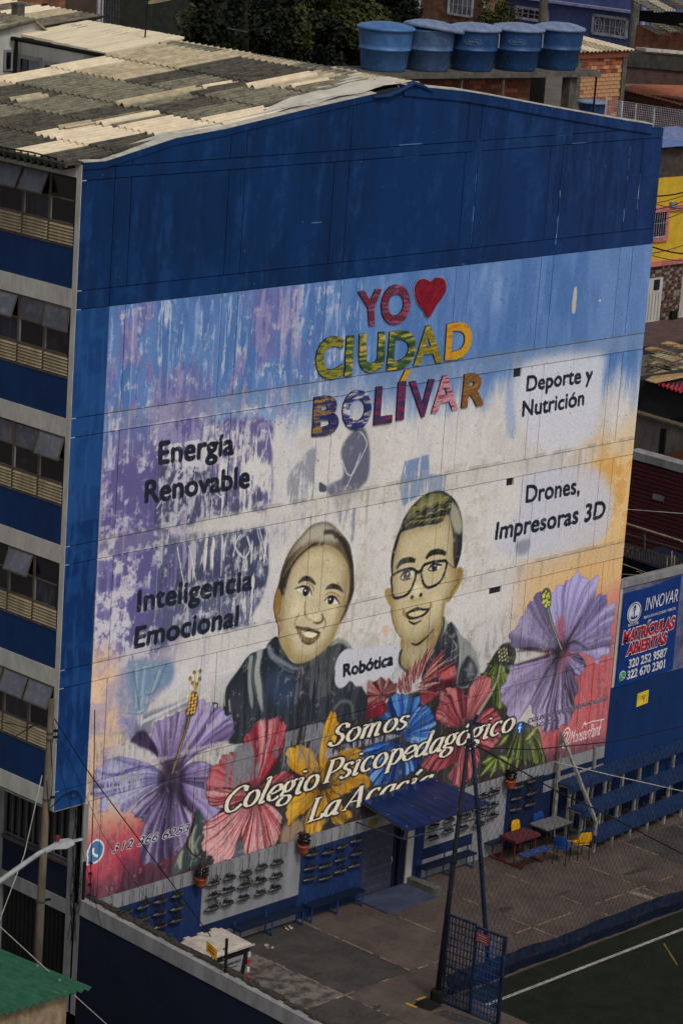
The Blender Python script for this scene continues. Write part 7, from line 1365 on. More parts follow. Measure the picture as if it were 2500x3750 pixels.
# bamboo-like plants before the houses
def treecrown(mb, c, r, n, size, rs, sq=(1, 1, 1), hollow=.35):
    for i in range(n):
        while True:
            v = Vector((rs.uniform(-1, 1), rs.uniform(-1, 1), rs.uniform(-1, 1)))
            if hollow < v.length < 1: break
        p = Vector(c)+Vector((v.x*r*sq[0], v.y*r*sq[1], v.z*r*sq[2])); d = Vector((rs.uniform(-1, 1), rs.uniform(-1, 1), rs.uniform(-.6, .8))).normalized(); s = d.cross(Vector((rs.uniform(-1, 1), rs.uniform(-1, 1), rs.uniform(-1, 1)))).normalized()*size*.45
        mb.face([p-d*size*.5, p+s, p+d*size*.6, p-s])
M_fol = [mat('dark evergreen leaves', (48, 54, 40), 1, (28, 33, 28), 1.2, c3=(56, 62, 42), scale3=5, lift=1.0, bump=0, amt3=.4, spec=.1), mat('olive leaves', (82, 86, 48), 1, (46, 52, 32), 1.4, lift=1.05, bump=0, spec=.1), mat('blackish green leaves', (24, 30, 26), 1, (17, 22, 20), 1.4, lift=1.0, bump=0, spec=.1)]  # three leaf colours; each tree crown takes one of them
M_trunk = mat('tree bark', (52, 46, 40), 1, (34, 30, 26), 6, lift=1.1)
TR = [(30, 900, 60, 2.6, 0, 'dark evergreen tree behind the roof ridge, leftmost of the clump'), (34, 1080, 20, 3.0, 2, 'tall dark tree with bare showing trunk in the middle of the clump'), (31, 1230, 90, 2.5, 1, 'olive-tinged tree nearest the leftmost water tank'), (38, 1360, -10, 2.4, 2, 'dark tree top rising behind the leftmost water tank'), (29, 1340, 150, 1.5, 1, 'small green tree beside the leftmost tank'), (33, 980, 150, 2.0, 2, 'low dark tree crown just above the ridge cap'), (30, 1140, 170, 1.6, 0, 'small dark crown low in the clump above the ridge')]
for Y, px, py, r_, k, l in TR:
    c = onY(px, py, Y); t = thing('tree', l, 'tree', (c[0], c[1], 0), 'dark trees behind the school'); rs = random.Random(int(px)); m = MB()
    for b in range(22):
        a = rs.uniform(0, 6.28); e = rs.uniform(-.9, 1); q_ = Vector(c)+Vector((math.cos(a)*r_*.65, math.sin(a)*r_*.65, e*r_*.7)); treecrown(m, q_, r_*rs.uniform(.18, .36), 300, rs.uniform(.14, .24), rs, hollow=.0)
    treecrown(m, c, r_*.8, 700, .2, rs); m.build('crown', M_fol[k], t); m = MB(); m2 = MB()
    for b in range(8):
        a = rs.uniform(0, 6.28); e = rs.uniform(-.6, 1); q_ = Vector(c)+Vector((math.cos(a)*r_*.8, math.sin(a)*r_*.8, e*r_*.8)); treecrown(m2, q_, r_*.25, 160, .17, rs, hollow=0)
    m2.build('highlight_leaves', M_fol[1], t); m.tube([(c[0], c[1], 0), (c[0]+.2, c[1], c[2]-r_), (c[0]-.1, c[1], c[2]+r_*.3)], [.32, .2, .08], 8)  # light on the crown put in as paler leaf clumps
    for b in range(4): a = b*1.6+px; m.tube([(c[0], c[1], c[2]-r_), (c[0]+math.cos(a)*r_*.7, c[1]+math.sin(a)*r_*.7, c[2]+r_*.3)], [.12, .03], 6)
    m.build('trunk', M_trunk, t)
for px, py, l in ((1800, 62, 'tall thin-stemmed bushy plant before the slate-blue house'), (1850, 72, 'lower leafy plant beside the tall thin-stemmed one')):
    c = onY(px, py, 40); t = thing('garden_plant', l, 'plant', (c[0], c[1], 0)); rs = random.Random(px); m = MB(); s = MB()
    for k in range(9): x = rs.uniform(-.8, .8); h = rs.uniform(-.4, 1.0); s.tube([(c[0]+x*.4, c[1], c[2]-4), (c[0]+x, c[1], c[2]+h)], .02, 4); treecrown(m, (c[0]+x, c[1], c[2]+h*.6), .35, 110, .11, rs, hollow=0)
    m.build('foliage', M_fol[1], t); s.build('stems', M_trunk, t)
hillb = MB(); A = onY(820, -40, 60); hillb.hexa([(A[0]-14, 60, 0), (A[0]+26, 60, 0), (A[0]+26, 61, 0), (A[0]-14, 61, 0)], [(A[0]-14, 60, A[2]+6), (A[0]+26, 60, A[2]+6), (A[0]+26, 61, A[2]+6), (A[0]-14, 61, A[2]+6)]); tag(hillb.build('garden_wall', mat('dark wooded wall', (40, 42, 36), .95, (28, 30, 28), .8, c3=(60, 58, 50), scale3=3, lift=1.1)), 'long dark overgrown wall standing behind the trees', 'wall')
# brick house to the right of the tanks
b2 = thing('unfinished_brick_house', 'unfinished orange brick house with pale brick patches right of the tanks', 'house', (36, 14, 0)); A = onY(2088, 200, 14); B = onY(2290, 186, 14)
brick_wall(b2, (A[0], 14, 0), (1, 0, 0), B[0]-A[0], 19.4, 21.75, wts=(6, 3, 2), seedv=8, pale=lambda u, z: .6 < u < 2.6 and 20.2 < z < 21.0); MB().box((A[0]-2, 14, 10), (B[0], 18, 19.4)).build('lower_wall', bricktex('plain red brick', (134, 72, 54), (112, 60, 48), (90, 70, 58), 3.3, 'xz', 1.2), b2)
MB().box((A[0]+.35, 13.93, 19.2), (A[0]+.55, 14.0, 21.75)).build('tie_column', M_conc, b2); MB().box((B[0]-.16, 13.93, 19.2), (B[0]+.04, 14.2, 21.75)).build('tie_column', M_conc, b2)
MB().box((A[0]-.1, 13.9, 21.55), (B[0]+.05, 14.1, 21.76)).build('ring_beam', M_brick[1], b2)
def csheet(parent, x0, x1, y0, y1, z, sx, sy, m_, pitch=.2, amp=.03, along='y', name='roof_sheet'):
    v = []; f = []; o = ORG[parent.name]; ln = (x1-x0) if along == 'y' else (y1-y0); n = max(4, int(abs(ln)/pitch*5))
    for i in range(n+1):
        w = amp*math.cos(2*math.pi*ln*i/n/pitch)
        for e in (0, 1):
            x, y = (x0+(x1-x0)*i/n, (y0, y1)[e]) if along == 'y' else ((x0, x1)[e], y0+(y1-y0)*i/n)
            v.append((x-o.x, y-o.y, z+(x-x0)*sx+(y-y0)*sy+w-o.z))
    for i in range(n): f.append((i*2, i*2+1, i*2+3, i*2+2))
    me = bpy.data.meshes.new(name); me.from_pydata(v, [], f); me.materials.append(m_); o_ = bpy.data.objects.new(name, me); COL.objects.link(o_); o_.parent = parent; return o_
for k in range(4): csheet(b2, A[0]-.2+k*.86, A[0]+.68+k*.86, 13.8, 18, 21.80, .0, .08, M_cream if k % 2 else M_cream2, along='y')
# walls and roofs at the upper right
ur_ = thing('dark_roofed_house', 'old house with dark weathered roof and soot-dark brick wall at upper right', 'house', (44, 18, 0)); M_db = bricktex('soot dark brick', (74, 46, 40), (56, 38, 34), (62, 56, 50), 3.4, 'xz', 1.15); wallbox(ur_, [c2(1310, 300), c2(1600, 320), c2(1600, 392), c2(1300, 385)], M_db, 'y', 24, .4)
wallbox(ur_, [c2(1300, 238), c2(1600, 262), c2(1600, 330), c2(1310, 305)], mat('dark felt roof', (58, 56, 54), .95, (40, 39, 38), 2, c3=(84, 80, 74), scale3=6, lift=1.2), 'y', 23.9, .5, 'roof'); wallbox(ur_, [c2(1395, 222), c2(1600, 240), c2(1600, 252), c2(1395, 236)], M_flash, 'y', 23.8, .5, 'gutter')
u2 = thing('upper_brick_house', 'orange brick house under rusty piled roof sheets in the top right corner', 'house', (60, 36, 0)); wallbox(u2, [c2(1385, 118), c2(1600, 130), c2(1600, 260), c2(1370, 240)], bricktex('rough orange brick', (142, 88, 62), (116, 68, 50), (100, 88, 78), 3.0, 'xz', 1.25), 'y', 36, .4)
wallbox(u2, [c2(1390, 50), c2(1600, 60), c2(1600, 130), c2(1388, 100)], M_dark, 'y', 36.2, .3, 'dark_gap'); wallbox(u2, [c2(1425, 105), c2(1475, 110), c2(1475, 138), c2(1425, 133)], M_wfr, 'y', 35.9, .2, 'grille'); A = onY(*c2(1432, 45), 35)
for k in range(7): csheet(u2, A[0]+k*.85, A[0]+.88+k*.85, 35, 36.6, A[2]-.1+.05*(k % 3), -.02, .30, (M_moss, M_cream2, M_moss2)[k % 3], pitch=.2)
for k in range(6): csheet(u2, A[0]-.1+k*.9, A[0]+.8+k*.9, 34.6, 35.6, A[2]-1.1+.1*(k % 2), .0, .25, (M_moss2, M_moss)[k % 2], pitch=.2)
th = thing('tile_roofed_brick_house', 'red block house with sloping terracotta sheet roof at the right edge', 'house', (86, 54, 0)); XT = 86.0; A = onX(*c2(1300, 400), XT); Bq = onX(*c2(1568, 470), XT)
ZT = A[2]-.1; brick_wall(th, (XT, A[1], 0), (0, -1, 0), 7.4, ZT-2.9, ZT-.35, L=.40, H=.2, wts=(3, 7, 0), seedv=12); MB().box((XT+.05, A[1]-12, 2), (XT+7, A[1], ZT-.1)).build('lower_wall', M_brick[1], th); b = MB(); b.box((XT-.07, Bq[1]-.1, ZT-4), (XT, Bq[1]+.12, ZT-.3)); b.box((XT-.07, A[1]-.2, ZT-4), (XT, A[1]+.02, ZT)); stuff(b.build('tie_column', M_conc, th))
M_tr = mat('terracotta sheet', (150, 92, 64), .8, (126, 76, 54), 2.5, c3=(96, 70, 58), scale3=7, lift=1.3)
for k in range(7): csheet(th, XT-.3, XT+9, A[1]-12+k*1.75, A[1]-12+(k+1)*1.77, Bq[2]-.12+(k*1.75-12+(A[1]-Bq[1]))*((A[2]-Bq[2])/(A[1]-Bq[1])), .09, (A[2]-Bq[2])/(A[1]-Bq[1]), M_tr, pitch=.25, along='x')
# small tank and posts of a mesh fence behind the roof edge
c = onY(2163, 412, 11.5); t = thing('water_tank', 'small squat blue water tank behind the right roof edge', 'water tank', tuple(c)); MB().lathe(c-np.array([0, 0, .1]), [(.36, -.1), (.40, .1), (.46, .40), (.48, .42)], 24).build('body', M_tank[2], t, True); MB().lathe(c+np.array([0, 0, .32]), [(.52, 0), (.52, .05), (.3, .10), (.02, .11)], 24).build('lid', M_lidb, t, True)
fp = thing('mesh_fence', 'light wire mesh fence with white posts behind the right roof edge', 'fence', (30, 11, 20)); PX_ = [(2277, 372, 430), (2327, 382, 440), (2394, 395, 458), (2218, 355, 420), (2177, 352, 372)]
for px, y0, y1 in PX_: a, b_ = onY(px, y0, 11), onY(px-4, y1+10, 11); MB().tube([b_-np.array([0, 0, .4]), a], .035, 6).build('post', M_wfr, fp)
m = MB(); A = onY(2218, 362, 11.02); B = onY(2520, 408, 11.02)
for k in range(46): u = k/45; x = A[0]+(B[0]-A[0])*u; z = A[2]+(B[2]-A[2])*u; m.box((x-.004, 11.02, z-1.0), (x+.004, 11.028, z))
for k in range(14): z = k*.075; m.hexa([(A[0], 11.02, A[2]-z), (B[0], 11.02, B[2]-z), (B[0], 11.028, B[2]-z), (A[0], 11.028, A[2]-z)], [(A[0], 11.02, A[2]-z+.008), (B[0], 11.02, B[2]-z+.008), (B[0], 11.028, B[2]-z+.008), (A[0], 11.028, A[2]-z+.008)])
stuff(m.build('wire_mesh', M_wfr, fp))
# yellow house with blue roof across the street
a5 = lambda x, y: (2150+x/2.351, 450+y/2.351); YH = 42.0
yh = thing('yellow_house', 'yellow house with pink trim, barred window, stone-clad ground floor and blue roof', 'house', (80, 42, 0)); M_yel = mat('yellow render', (186, 152, 40), .85, (168, 136, 36), 1.2, c3=(140, 112, 40), scale3=5, lift=1.35, amt3=.3); M_pink = mat('pink trim', (178, 104, 96), .8, lift=1.3)
R_ = 1100
wallbox(yh, [a5(520, 482), a5(R_, 440), a5(R_, 1200), a5(500, 1215)], M_yel, 'y', YH, 6); wallbox(yh, [a5(520, 228), a5(R_, 200), a5(R_, 440), a5(520, 482)], bricktex('dark stained masonry', (74, 60, 54), (54, 46, 44), (70, 64, 58), 2.4, 'xz', 1.15), 'y', YH+.05, 6, 'attic_wall')
A = onY(*a5(560, 215), YH)
for k in range(7): csheet(yh, A[0]-1+k*.9, A[0]-.08+k*.9, YH-.4, YH+2.6, A[2]+.05, .015, .15, mat('faded blue sheet', (98, 116, 160), .6, (84, 102, 146), 2.5, lift=1.3), pitch=.18)
for y0, y1 in (((590, 750), (823, 712)), ((520, 1222), (823, 1175))):
    A, B = onY(*a5(*y0), YH-.02), onY(*a5(*y1), YH-.02); s = (B[2]-A[2])/(B[0]-A[0]); X1 = A[0]+9; MB().hexa([(A[0]-2, YH-.12, A[2]-.12-2*s*0), (X1, YH-.12, A[2]-.12), (X1, YH, A[2]-.12), (A[0]-2, YH, A[2]-.12)], [(A[0]-2, YH-.12, A[2]+.14), (X1, YH-.12, A[2]+.14), (X1, YH, A[2]+.14), (A[0]-2, YH, A[2]+.14)]).build('trim_band', M_pink, yh)
f_ = window(yh, *a5(540, 750), *a5(672, 975), 'y', YH, M_wfr, M_gl3, 7, .035); A, B = onY(*a5(672, 745), YH), onY(*a5(672, 1000), YH); MB().box((A[0]+.05, YH-.1, B[2]), (A[0]+.25, YH, A[2])).build('window_surround', M_pink, yh); MB().box((A[0]-2, YH-.12, B[2]-.08), (A[0]+.27, YH, B[2]+.08)).build('window_surround', M_pink, yh)
vt = MB(); A = onY(*a5(740, 700), YH-.1); vt.box((A[0]-.25, YH-.18, A[2]-.22), (A[0]+.2, YH, A[2]+.12)); vt.build('meter_box', M_gl4, yh)
# ground floor: single cladding stones and white doors
A, B = onY(*a5(500, 1225), YH+.1), onY(*a5(500, 1715), YH+.1); zt_, zb2 = A[2], B[2]; x0_ = A[0]-1; MB().box((x0_, YH+.06, zb2-.3), (x0_+10, YH+.5, zt_+.2)).build('ground_floor_wall', M_mort, yh)
SM3 = [mat('cladding stone dark', (72, 48, 44), .9, lift=1.2), mat('cladding stone brown', (96, 70, 60), .9, lift=1.2), mat('cladding stone pale', (150, 134, 122), .9, lift=1.2)]; D0x = onY(*a5(640, 1500), YH)[0]; D1x = onY(*a5(785, 1500), YH)[0]; cnt = 0; rs = random.Random(4); zz = zb2; stm = []
for k, m_ in enumerate(SM3): b = MB(); b.hexa([(0, 0, 0), (.22, 0, .02), (.22, .05, .02), (0, .05, 0)], [(.02, -.01, .13), (.19, -.012, .15), (.19, .04, .15), (.02, .04, .13)]); me = bpy.data.meshes.new('stone'); me.from_pydata(b.v, [], b.f); me.materials.append(m_); stm.append(me)
while zz < zt_ and cnt < 290:
    x = D0x-1.7 if zz > zb2+(zt_-zb2)*.76 else D0x
    while x < (D1x+.1 if zz <= zb2+(zt_-zb2)*.76 else D1x+1.4) and cnt < 290: o = bpy.data.objects.new('stone', stm[rs.choices((0, 1, 2), (4, 4, 3))[0]]); COL.objects.link(o); o.parent = yh; o.location = (x-80+rs.uniform(0, .03), YH+.04-42, zz); o.rotation_euler = (0, rs.uniform(-.25, .25), 0); x += .25; cnt += 1
    zz += .17
zd = zb2+(zt_-zb2)*.76
for xa, xb in ((D0x-1.45, D0x-.05), (D1x+.15, D1x+1.8)):
    d_ = MB().box((xa, YH+.0, zb2), (xb, YH+.08, zd)).build('door', M_wht, yh); MB().box((xb-.75, YH-.03, zd-.62), (xb-.28, YH, zd-.08)).build('pane', M_gl3, d_)
    for k in range(5): x = xa+.1+k*(xb-xa-.1)/5; MB().box((x, YH-.02, zb2+.1), (x+.03, YH, zd-.75)).build('door_rib', M_wht2, d_)
A = onY(*a5(745, 1660), YH-.1); MB().box((A[0]-.25, YH-.15, A[2]-.35), (A[0]+.2, YH+.02, A[2]+.25)).build('wall_vent', M_dark, yh)
# street in front of it, with kerb
zs = zb2
M_pav = mat('brown pavement', (92, 70, 66), .9, (74, 58, 56), 1.4, lift=1.25); M_asph = mat('street asphalt', (66, 62, 62), .95, (54, 51, 52), 1.6, lift=1.2)
pv = onZ(*a5(480, 1945), zs); struct(MB().box((55, pv[1]+.35, 0), (110, YH+.1, zs-.02)).build('pavement', M_pav)); kc = MB()
kr = struct(MB().box((55, pv[1]-.2, 0), (110, pv[1]+.2, zs-.35)).build('street_base', M_asph))
for k in range(30): x = pv[0]-6+k*1.0; MB().hexa([(x, pv[1]-.08, zs-.4), (x+.97, pv[1]-.08, zs-.4), (x+.97, pv[1]+.34, zs-.4), (x, pv[1]+.34, zs-.4)], [(x, pv[1]-.02, zs+.0), (x+.97, pv[1]-.02, zs+.0), (x+.97, pv[1]+.34, zs+.01), (x, pv[1]+.34, zs+.01)]).build('kerb_stone', mat('dark kerb', (84, 78, 76), .9, (58, 56, 56), 2, lift=1.2) if k % 3 else mat('black kerb', (48, 46, 50), .9, lift=1.1), kr)
for i, ((xa, ya), (xb, yb_)) in enumerate((((440, 620), (900, 575)), ((440, 700), (900, 590)), ((430, 640), (900, 740)), ((440, 760), (900, 640)), ((420, 1010), (900, 1130)), ((420, 1130), (900, 1020)), ((430, 870), (900, 730)), ((420, 1090), (900, 1190)))):
    A, B = onY(*a5(xa, ya), 30), onY(*a5(xb, yb_), 30); cable('street_wire', [A, B], .035 if i in (0, 4) else .018, M_dark, ('thick dark wire sloping across the yellow attic wall', 'thin wire just above the pink band of the yellow house', 'wire crossing the meter box of the yellow house', 'wire above the barred window of the yellow house', 'thick dark wire falling across below the barred window', 'thin wire rising to the right below the barred window', 'thin wire crossing the yellow wall right of the window', 'lowest thin wire over the lower pink band')[i], .15)
# ramshackle roofs between street and school
a6 = lambda x, y: (2150+x/2.351, 1350+y/2.351)
rf = thing('scrap_roof_shed', 'shed covered with overlapping rusty and tan scrap roof sheets', 'shed', (50, 24, 0)); M_tan = mat('tan rusted sheet', (170, 138, 96), .85, (132, 104, 72), 3, c3=(84, 66, 50), scale3=8, lift=1.3, amt3=.6); M_rg = mat('grey rusted sheet', (112, 104, 92), .85, (80, 72, 64), 3, c3=(140, 116, 84), scale3=8, lift=1.25, amt3=.6)
F0 = onX(*a5(440, 2190), 46); rs = random.Random(9)
for k in range(40):
    u = rs.uniform(0, 1); v = rs.uniform(0, 1); P = onX(2340+u*240, 1405-v*120-u*10, 46+v*8); L_ = rs.uniform(1.6, 3.2); w = rs.uniform(.6, .9); a = rs.uniform(-.12, .12); m_ = rs.choice((M_tan, M_rg, M_rg, M_moss, M_cream2)); vv = []; ff = []; n = 16
    for i in range(n+1):
        t_ = i/n*w
        for e in (0, 1): x = P[0]+t_*.9+a*L_*e; y = P[1]-e*L_; vv.append((x-50, y-24, P[2]+.02*k*.1+.03*math.cos(2*math.pi*t_/.15)+t_*.1-.05*e))
    for i in range(n): ff.append((i*2, i*2+1, i*2+3, i*2+2))
    me = bpy.data.meshes.new('roof_sheet'); me.from_pydata(vv, [], ff); me.materials.append(m_); o = bpy.data.objects.new('roof_sheet', me); COL.objects.link(o); o.parent = rf
sl2 = MB(); P0 = onX(2330, 1420, 46); P1 = onX(2600, 1420, 46); P2 = onX(2600, 1265, 54); P3 = onX(2330, 1280, 54); sl2.hexa([tuple(P0-np.array([0, 0, 8])), tuple(P1-np.array([0, 0, 8])), tuple(P2-np.array([0, 0, 8])), tuple(P3-np.array([0, 0, 8]))], [tuple(P0-np.array([0, 0, .25])), tuple(P1-np.array([0, 0, .25])), tuple(P2-np.array([0, 0, .25])), tuple(P3-np.array([0, 0, .25]))]); sl2.build('shed_body', M_rg, rf)
for k, (x, y) in enumerate(((700, 1905), (560, 1950), (800, 1930))): p = onX(*a5(x, y), 50); MB().lathe(p, [(.05, -.3), (.12, -.1), (.10, .1), (.03, .35)], 7, (.4, -.7, .1)).build('driftwood', M_tan, rf)
rd_ = thing('red_roofed_shed', 'shed with red corrugated roof and dark grey wall', 'shed', (40, 12, 0)); M_redr = mat('red corrugated sheet', (158, 34, 52), .55, (134, 28, 44), 3, lift=1.3)
P0, P1, P2, P3 = onX(*a6(560, 120), 40), onX(*a6(1000, 275), 40), onX(*a6(1000, 20), 43), onX(*a6(700, 90), 43)
n = 60; vv = []; ff = []
for i in range(n+1):
    u = i/n
    for a, b in ((P0, P1), (P3, P2)): q_ = a+(b-a)*u; vv.append((q_[0]-40, q_[1]-12, q_[2]+.05*math.cos(u*n/2.5*math.pi)))
for i in range(n): ff.append((i*2, i*2+1, i*2+3, i*2+2))
me = bpy.data.meshes.new('roof_sheet'); me.from_pydata(vv, [], ff); me.materials.append(M_redr); o = bpy.data.objects.new('roof_sheet', me); COL.objects.link(o); o.parent = rd_
pl = MB(); a, b, c_ = onX(*a6(495, 100), 39.8), onX(*a6(620, 30), 42), onX(*a6(823, 5), 43); pl.hexa([tuple(onX(*a6(495, 102), 39.8)), tuple(onX(*a6(580, 128), 39.8)), tuple(onX(*a6(1000, 40), 43)), tuple(onX(*a6(640, 20), 43))], [tuple(onX(*a6(495, 96), 39.8)), tuple(onX(*a6(580, 122), 39.8)), tuple(onX(*a6(1000, 34), 43)), tuple(onX(*a6(640, 14), 43))]); pl.build('loose_sheet', M_tan, rd_)
wallbox(rd_, [a6(380, 75), a6(500, 100), a6(1000, 300), a6(1000, 640), a6(380, 480)], mat('dark grey wall', (44, 46, 50), .9, (34, 36, 40), 1.5, lift=1.15), 'x', 40.2, 4)
wallbox(rd_, [a6(600, 440), a6(1000, 395), a6(1000, 560), a6(600, 470)], M_dark, 'x', 40.1, .3, 'opening')
gw = thing('grey_block_wall', 'long grey rendered wall with mossy top right of the school', 'wall', (34, 8, 0)); wallbox(gw, [a6(360, 375), a6(1000, 560), a6(1000, 900), a6(360, 720)], mat('grey render', (104, 98, 94), .95, (84, 80, 78), 1.2, c3=(60, 56, 54), scale3=4, stretch=(1, 1, .5), lift=1.25, amt3=.6), 'x', 34, .25)
wallbox(gw, [a6(360, 362), a6(1000, 550), a6(1000, 572), a6(360, 384)], mat('ochre mossy coping', (96, 84, 62), .95, (64, 58, 46), 5, lift=1.2), 'x', 33.95, .35, 'coping')
wallbox(gw, [a6(560, 765), a6(820, 700), a6(1000, 690), a6(1000, 880), a6(600, 800)], M_brick[1], 'x', 33.5, .2, 'brick_repair'); m = MB()
for k in range(3): p = onX(*a6(615+k*18, 740), 33.4); m.bar(p, p+np.array([0, 0, .9]), .06)
stuff(m.build('rebar_stub', M_dark, gw))
mw = thing('maroon_shutter_building', 'building with a broad maroon ribbed wall under a grey parapet', 'building', (30, 5, 0)); M_mar = mat('maroon ribbed wall', (74, 28, 36), .6, (62, 24, 32), 1.5, lift=1.3)
wallbox(mw, [a6(340, 770), a6(1000, 950), a6(1000, 1900), a6(280, 1700)], M_mar, 'x', 30, .3); wallbox(mw, [a6(355, 700), a6(1000, 880), a6(1000, 950), a6(350, 768)], M_wht2, 'x', 29.9, .5, 'parapet'); A, B = onX(*a6(300, 800), 29.95), onX(*a6(1000, 950), 29.95); k = 0; z = onX(*a6(340, 775), 29.95)[2]
while z > 4.2: MB().box((29.93, B[1], z-.14), (29.99, A[1], z-.03)).build('rib', M_mar, mw); z -= .14
e = MB(); p = onX(*a6(605, 1108), 29.9); e.box((29.9, p[1]-.22, p[2]-.1), (29.93, p[1]+.22, p[2]+.08)); e.build('small_plate', M_gl4, mw)
# terrace railing, lattice, blue beam
tr = thing('terrace_railing', 'dark terrace railing with bleached handrail and lattice panels above the blue beam', 'railing', (26, 3, 9)); M_rail = mat('bleached pipe', (140, 122, 96), .7, lift=1.3, bump=0); XR = 27
m = MB(); m.tube([onX(*a6(300, 1325), XR), onX(*a6(800, 1482), XR), onX(*a6(830, 1500), XR), onX(*a6(830, 1720), XR)], .035, 6); m.build('handrail', M_rail, tr); m = MB(); m.tube([onX(*a6(490, 1560), XR), onX(*a6(490, 1430), XR), onX(*a6(505, 1405), XR), onX(*a6(530, 1400), XR)], .03, 6); m.build('upright', M_rust, tr); m = MB()
for k in range(24): p, q_ = onX(*a6(310+k*22, 1500+k*6.4), XR), onX(*a6(310+k*22, 1620+k*6.4), XR); m.bar(p, q_, .03)
stuff(m.build('baluster', M_rust, tr)); m = MB()
for r_ in range(3): p, q_ = onX(*a6(300, 1410+r_*95), XR), onX(*a6(860, 1575+r_*95), XR); m.bar(p, q_, .035)
stuff(m.build('cross_rail', M_rust, tr)); m = MB()
for i in range(11):
    for j in range(3):
        if (i+j) % 2 == 0 or True: x, y = 315+i*48+(j % 2)*10, 1515+i*14+j*36; P = [onX(*a6(x+dx, y+dy), XR+1.2) for dx, dy in ((0, 0), (30, 9), (30, 32), (0, 23))]; m.face(P)
stuff(m.build('lattice_panel', M_wht2, tr)); tb_ = thing('terrace_slab', 'dark blue terrace edge beam under the lattice railing', 'terrace', (27, 3, 7)); wallbox(tb_, [a6(290, 1610), a6(680, 1745), a6(690, 1790), a6(290, 1680)], M_navy, 'x', 27.1, 2, 'edge_beam')
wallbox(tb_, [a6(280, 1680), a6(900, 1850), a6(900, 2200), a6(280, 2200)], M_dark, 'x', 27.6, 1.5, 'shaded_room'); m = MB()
for a, b in (((300, 1680), (620, 1800)), ((290, 1770), (640, 1790)), ((420, 1745), (600, 1800)), ((560, 1810), (823, 1740)), ((280, 1870), (823, 1742))): m.tube([onX(*a6(*a), 24.5), onX(*a6(*b), 24.5)], .018, 4)
tag(stuff(m.build('terrace_wires', M_rail)), 'tangled pale wires strung just above the banner wall', 'wires'); rb = MB()
for (x, y, h) in ((680, 1770, 150), (700, 1770, 60), (720, 1760, 190), (742, 1750, 140)): rb.tube([onX(*a6(x, y), 24.2), onX(*a6(x+5, y-h), 24.2)], .02, 4)
tag(stuff(rb.build('reinforcing_bars', M_rail)), 'bare reinforcing bars standing above the banner wall coping', 'rebar'); cable('overhead_wire', [onX(*a6(330, 1210), 26), onX(*a6(823, 1248), 26)], .014, M_flash, 'pale wire crossing the maroon wall')

# ------------------------------------------------------------------ behind the roof on the left
rw = thing('rear_wing', 'lower rear wing with smooth cream roof and white walls behind the old roof', 'building', (9, 11, 0)); zr2 = lambda x: 23.39-.150*(11.45-x)
M_cs = mat('smooth cream roof', (206, 194, 168), .7, (192, 180, 154), 1.2, c3=(164, 152, 126), scale3=6, stretch=(.5, 2, 1), lift=1.35, amt3=.35)
for k in range(5):
    y0, y1 = 8.92+k*.80, 8.92+(k+1)*.80; e = 8.45+k*.07; v = [(e, y0), (11.2, y0), (11.2, y1-.02), (e, y1-.02)]; b = MB(); b.hexa([(x, y, zroof(x)+.0) for x, y in v], [(x, y, zroof(x)+.06+.008*(k % 2)) for x, y in v]); b.build('roof_sheet', M_cs if k != 5 else M_cream2, rw)
    rb = MB()
    for i in range(1, 4): y = y0+i*.2; rb.bar((e, y, zroof(e)+.065), (11.2, y, zroof(11.2)+.065), .02, .02)
    stuff(rb.build('seam', M_cs, rw))
for k in range(6):
    y0, y1 = 12.95+k*.95, 12.95+(k+1)*.95; sheet(9.4+k*.12, 11.9, y0, y1, (M_rg, M_cream2, M_cs, M_rg, M_cream, M_cs)[k], parent=rw, lift=.05).location = (-9, -11, 0)
b = MB(); b.box((8.55, 8.85, 12), (8.75, 12.7, 22.88)); b.build('side_wall', M_wht, rw); b = MB(); b.tube([(8.42, 8.8, 22.93), (8.42, 12.9, 22.95)], .06, 6); b.build('gutter', M_dark, rw)
m = MB()
for y0, y1, z0, z1 in ((11.6, 12.5, 21.3, 22.55), (10.6, 11.5, 21.3, 22.5), (9.2, 9.9, 21.5, 22.3)): 
    w = MB().box((8.50, y0, z0), (8.55, y1, z1)).build('window', M_wht2, rw); MB().box((8.46, y0+.1, z0+.1), (8.50, (y0+y1)/2-.05, z1-.1)).build('pane', M_glass2, w); MB().box((8.46, (y0+y1)/2+.05, z0+.1), (8.50, y1-.1, z1-.1)).build('pane', M_glass, w)
MB().box((8.2, 10.1, 21.9), (8.56, 10.6, 22.5)).build('wall_box', M_wht, rw); MB().tube([(8.45, 12.6, 20), (8.45, 12.6, 22.9)], .05, 6).build('downpipe', M_dark, rw)
lw_ = thing('white_end_wing', 'white rendered wing with a barred window at the far upper left', 'building', (6, 13, 0)); A = onY(0, 98, 12.75); B = onY(120, 78, 12.75); C_ = onY(156, 118, 12.75); D_ = onY(175, 300, 12.75)
b = MB(); b.prism([(A[0]-3, 12.75, 12), (B[0]+.75, 12.75, 12), (B[0]+.75, 12.75, C_[2]), (B[0], 12.75, B[2]), (A[0]-3, 12.75, A[2]-.2)], (0, 4, 0)); b.build('wall', M_wht, lw_); b = MB(); b.hexa([(B[0], 12.6, B[2]+.0), (C_[0]+.1, 12.6, C_[2]), (C_[0]+.1, 17, C_[2]), (B[0], 17, B[2])], [(B[0], 12.6, B[2]+.05), (C_[0]+.1, 12.6, C_[2]+.05), (C_[0]+.1, 17, C_[2]+.05), (B[0], 17, B[2]+.05)]); b.build('verge', M_cream2, lw_)
for k in range(5): 
    o = sheet(A[0]-.6+k*0, B[0]+.02, 12.6+k*.9, 13.5+k*.9, M_rg if k % 2 else M_moss, parent=lw_, zf=lambda x: A[2]-.1+(B[2]-A[2]+.1)*(x-A[0])/(B[0]-A[0]), lift=.06); o.location = (-6, -13, 0)
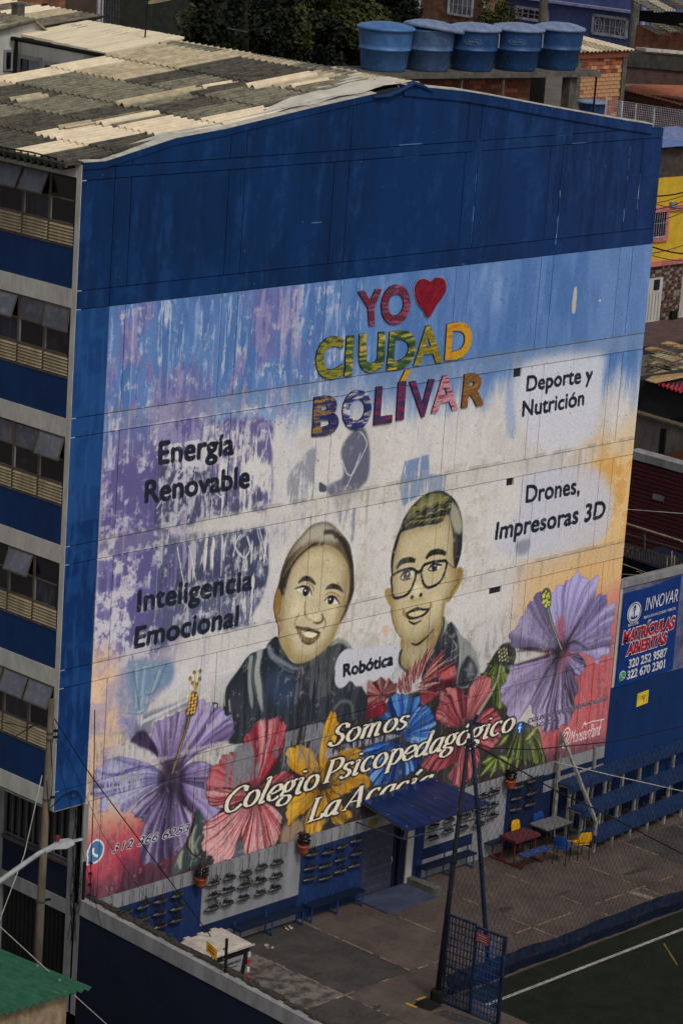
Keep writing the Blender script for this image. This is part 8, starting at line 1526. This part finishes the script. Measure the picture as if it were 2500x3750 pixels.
w0, w1 = onY(14, 182, 12.75), onY(62, 256, 12.75); wd = MB().box((w0[0], 12.68, w1[2]), (w1[0], 12.75, w0[2])).build('window', M_wht2, lw_)
for k in range(2): x0 = w0[0]+.05+k*(w1[0]-w0[0])/2; MB().box((x0, 12.65, w1[2]+.06), (x0+(w1[0]-w0[0])/2-.1, 12.68, w0[2]-.06)).build('pane', M_glass, wd)
MB().tube([onY(48, 143, 12.7), onY(48, 143, 12.6)], .04, 8).build('vent_pipe', M_dark, lw_)
# brick building and barred wall beyond, antenna and bits on the roof
tb2 = thing('far_brick_building', 'orange-brown brick building beyond the rear roofs at the top left', 'building', (30, 34, 0)); wallbox(tb2, [(40, -50), (240, -50), (240, 120), (40, 120)], bricktex('far orange brick', (128, 78, 54), (104, 62, 46), (92, 76, 64), 3.2, 'xz', 1.25), 'y', 30, 3); wallbox(tb2, [(240, -50), (372, -50), (372, 120), (240, 120)], mat('brown stained wall', (78, 62, 52), .95, (58, 48, 42), 1, lift=1.2), 'y', 30.2, 3, 'stained_wall')
bf = thing('barred_fence', 'white barred fence section between the brick building and the trees', 'fence', (30, 28, 20))
for k in range(8): p, q_ = onY(364+k*10+(k > 0)*4, 70+k*2, 28), onY(364+k*10+(k > 0)*4, -40, 28); MB().tube([p-np.array([0, 0, 1]), q_], .07 if k == 0 else .03, 6).build('bar', M_wfr if k < 2 else M_bot, bf)
an = thing('roof_aerial', 'thin rooftop television aerial on the ridge before the trees', 'aerial', (11, 9, 23)); p = onY(534, 96, 9.6); q_ = onY(541, 15, 9.6); MB().tube([p-np.array([0, 0, .3]), q_, q_+np.array([0, 0, .25])], .022, 6).build('mast', M_dark, an); m = MB()
for k in range(4): m.tube([q_+np.array([-.02, 0, .02*k]), q_+np.array([.3, 0, .03+.03*k]), q_+np.array([.75, -.1, .12+.05*k])], .010, 4); m.tube([q_, q_+np.array([.03, .05, .2])], .01, 4)
stuff(m.build('dipole', M_louv, an))
for px, py, l in ((165, 48, 'small dark flue cap on the far cream roof'), (178, 70, 'small roof vent nearer on the grey roof strip')): p = onY(px, py, 15.5); tag(MB().box(p-np.array([.12, .1, .15]), p+np.array([.12, .1, .1])).lathe(p, [(.03, .1), (.03, .22), (.12, .22), (.05, .28)], 8).build('roof_vent', M_bot2), l, 'roof vent')
p = onY(67, 45, 13.8); tag(MB().box(p-np.array([.13, .13, .6]), p+np.array([.13, .13, .2])).box(p+np.array([-.15, -.15, .2]), p+np.array([.15, .15, .26])).build('chimney_stub', M_conc), 'square concrete stub on the far wing roof', 'chimney')
p = onY(850, 110, 9.0); tag(MB().bar(onY(836, 103, 10), onY(900, 116, 10), .12, .04).build('loose_board', M_bot), 'loose grey board lying beyond the ridge', 'board')
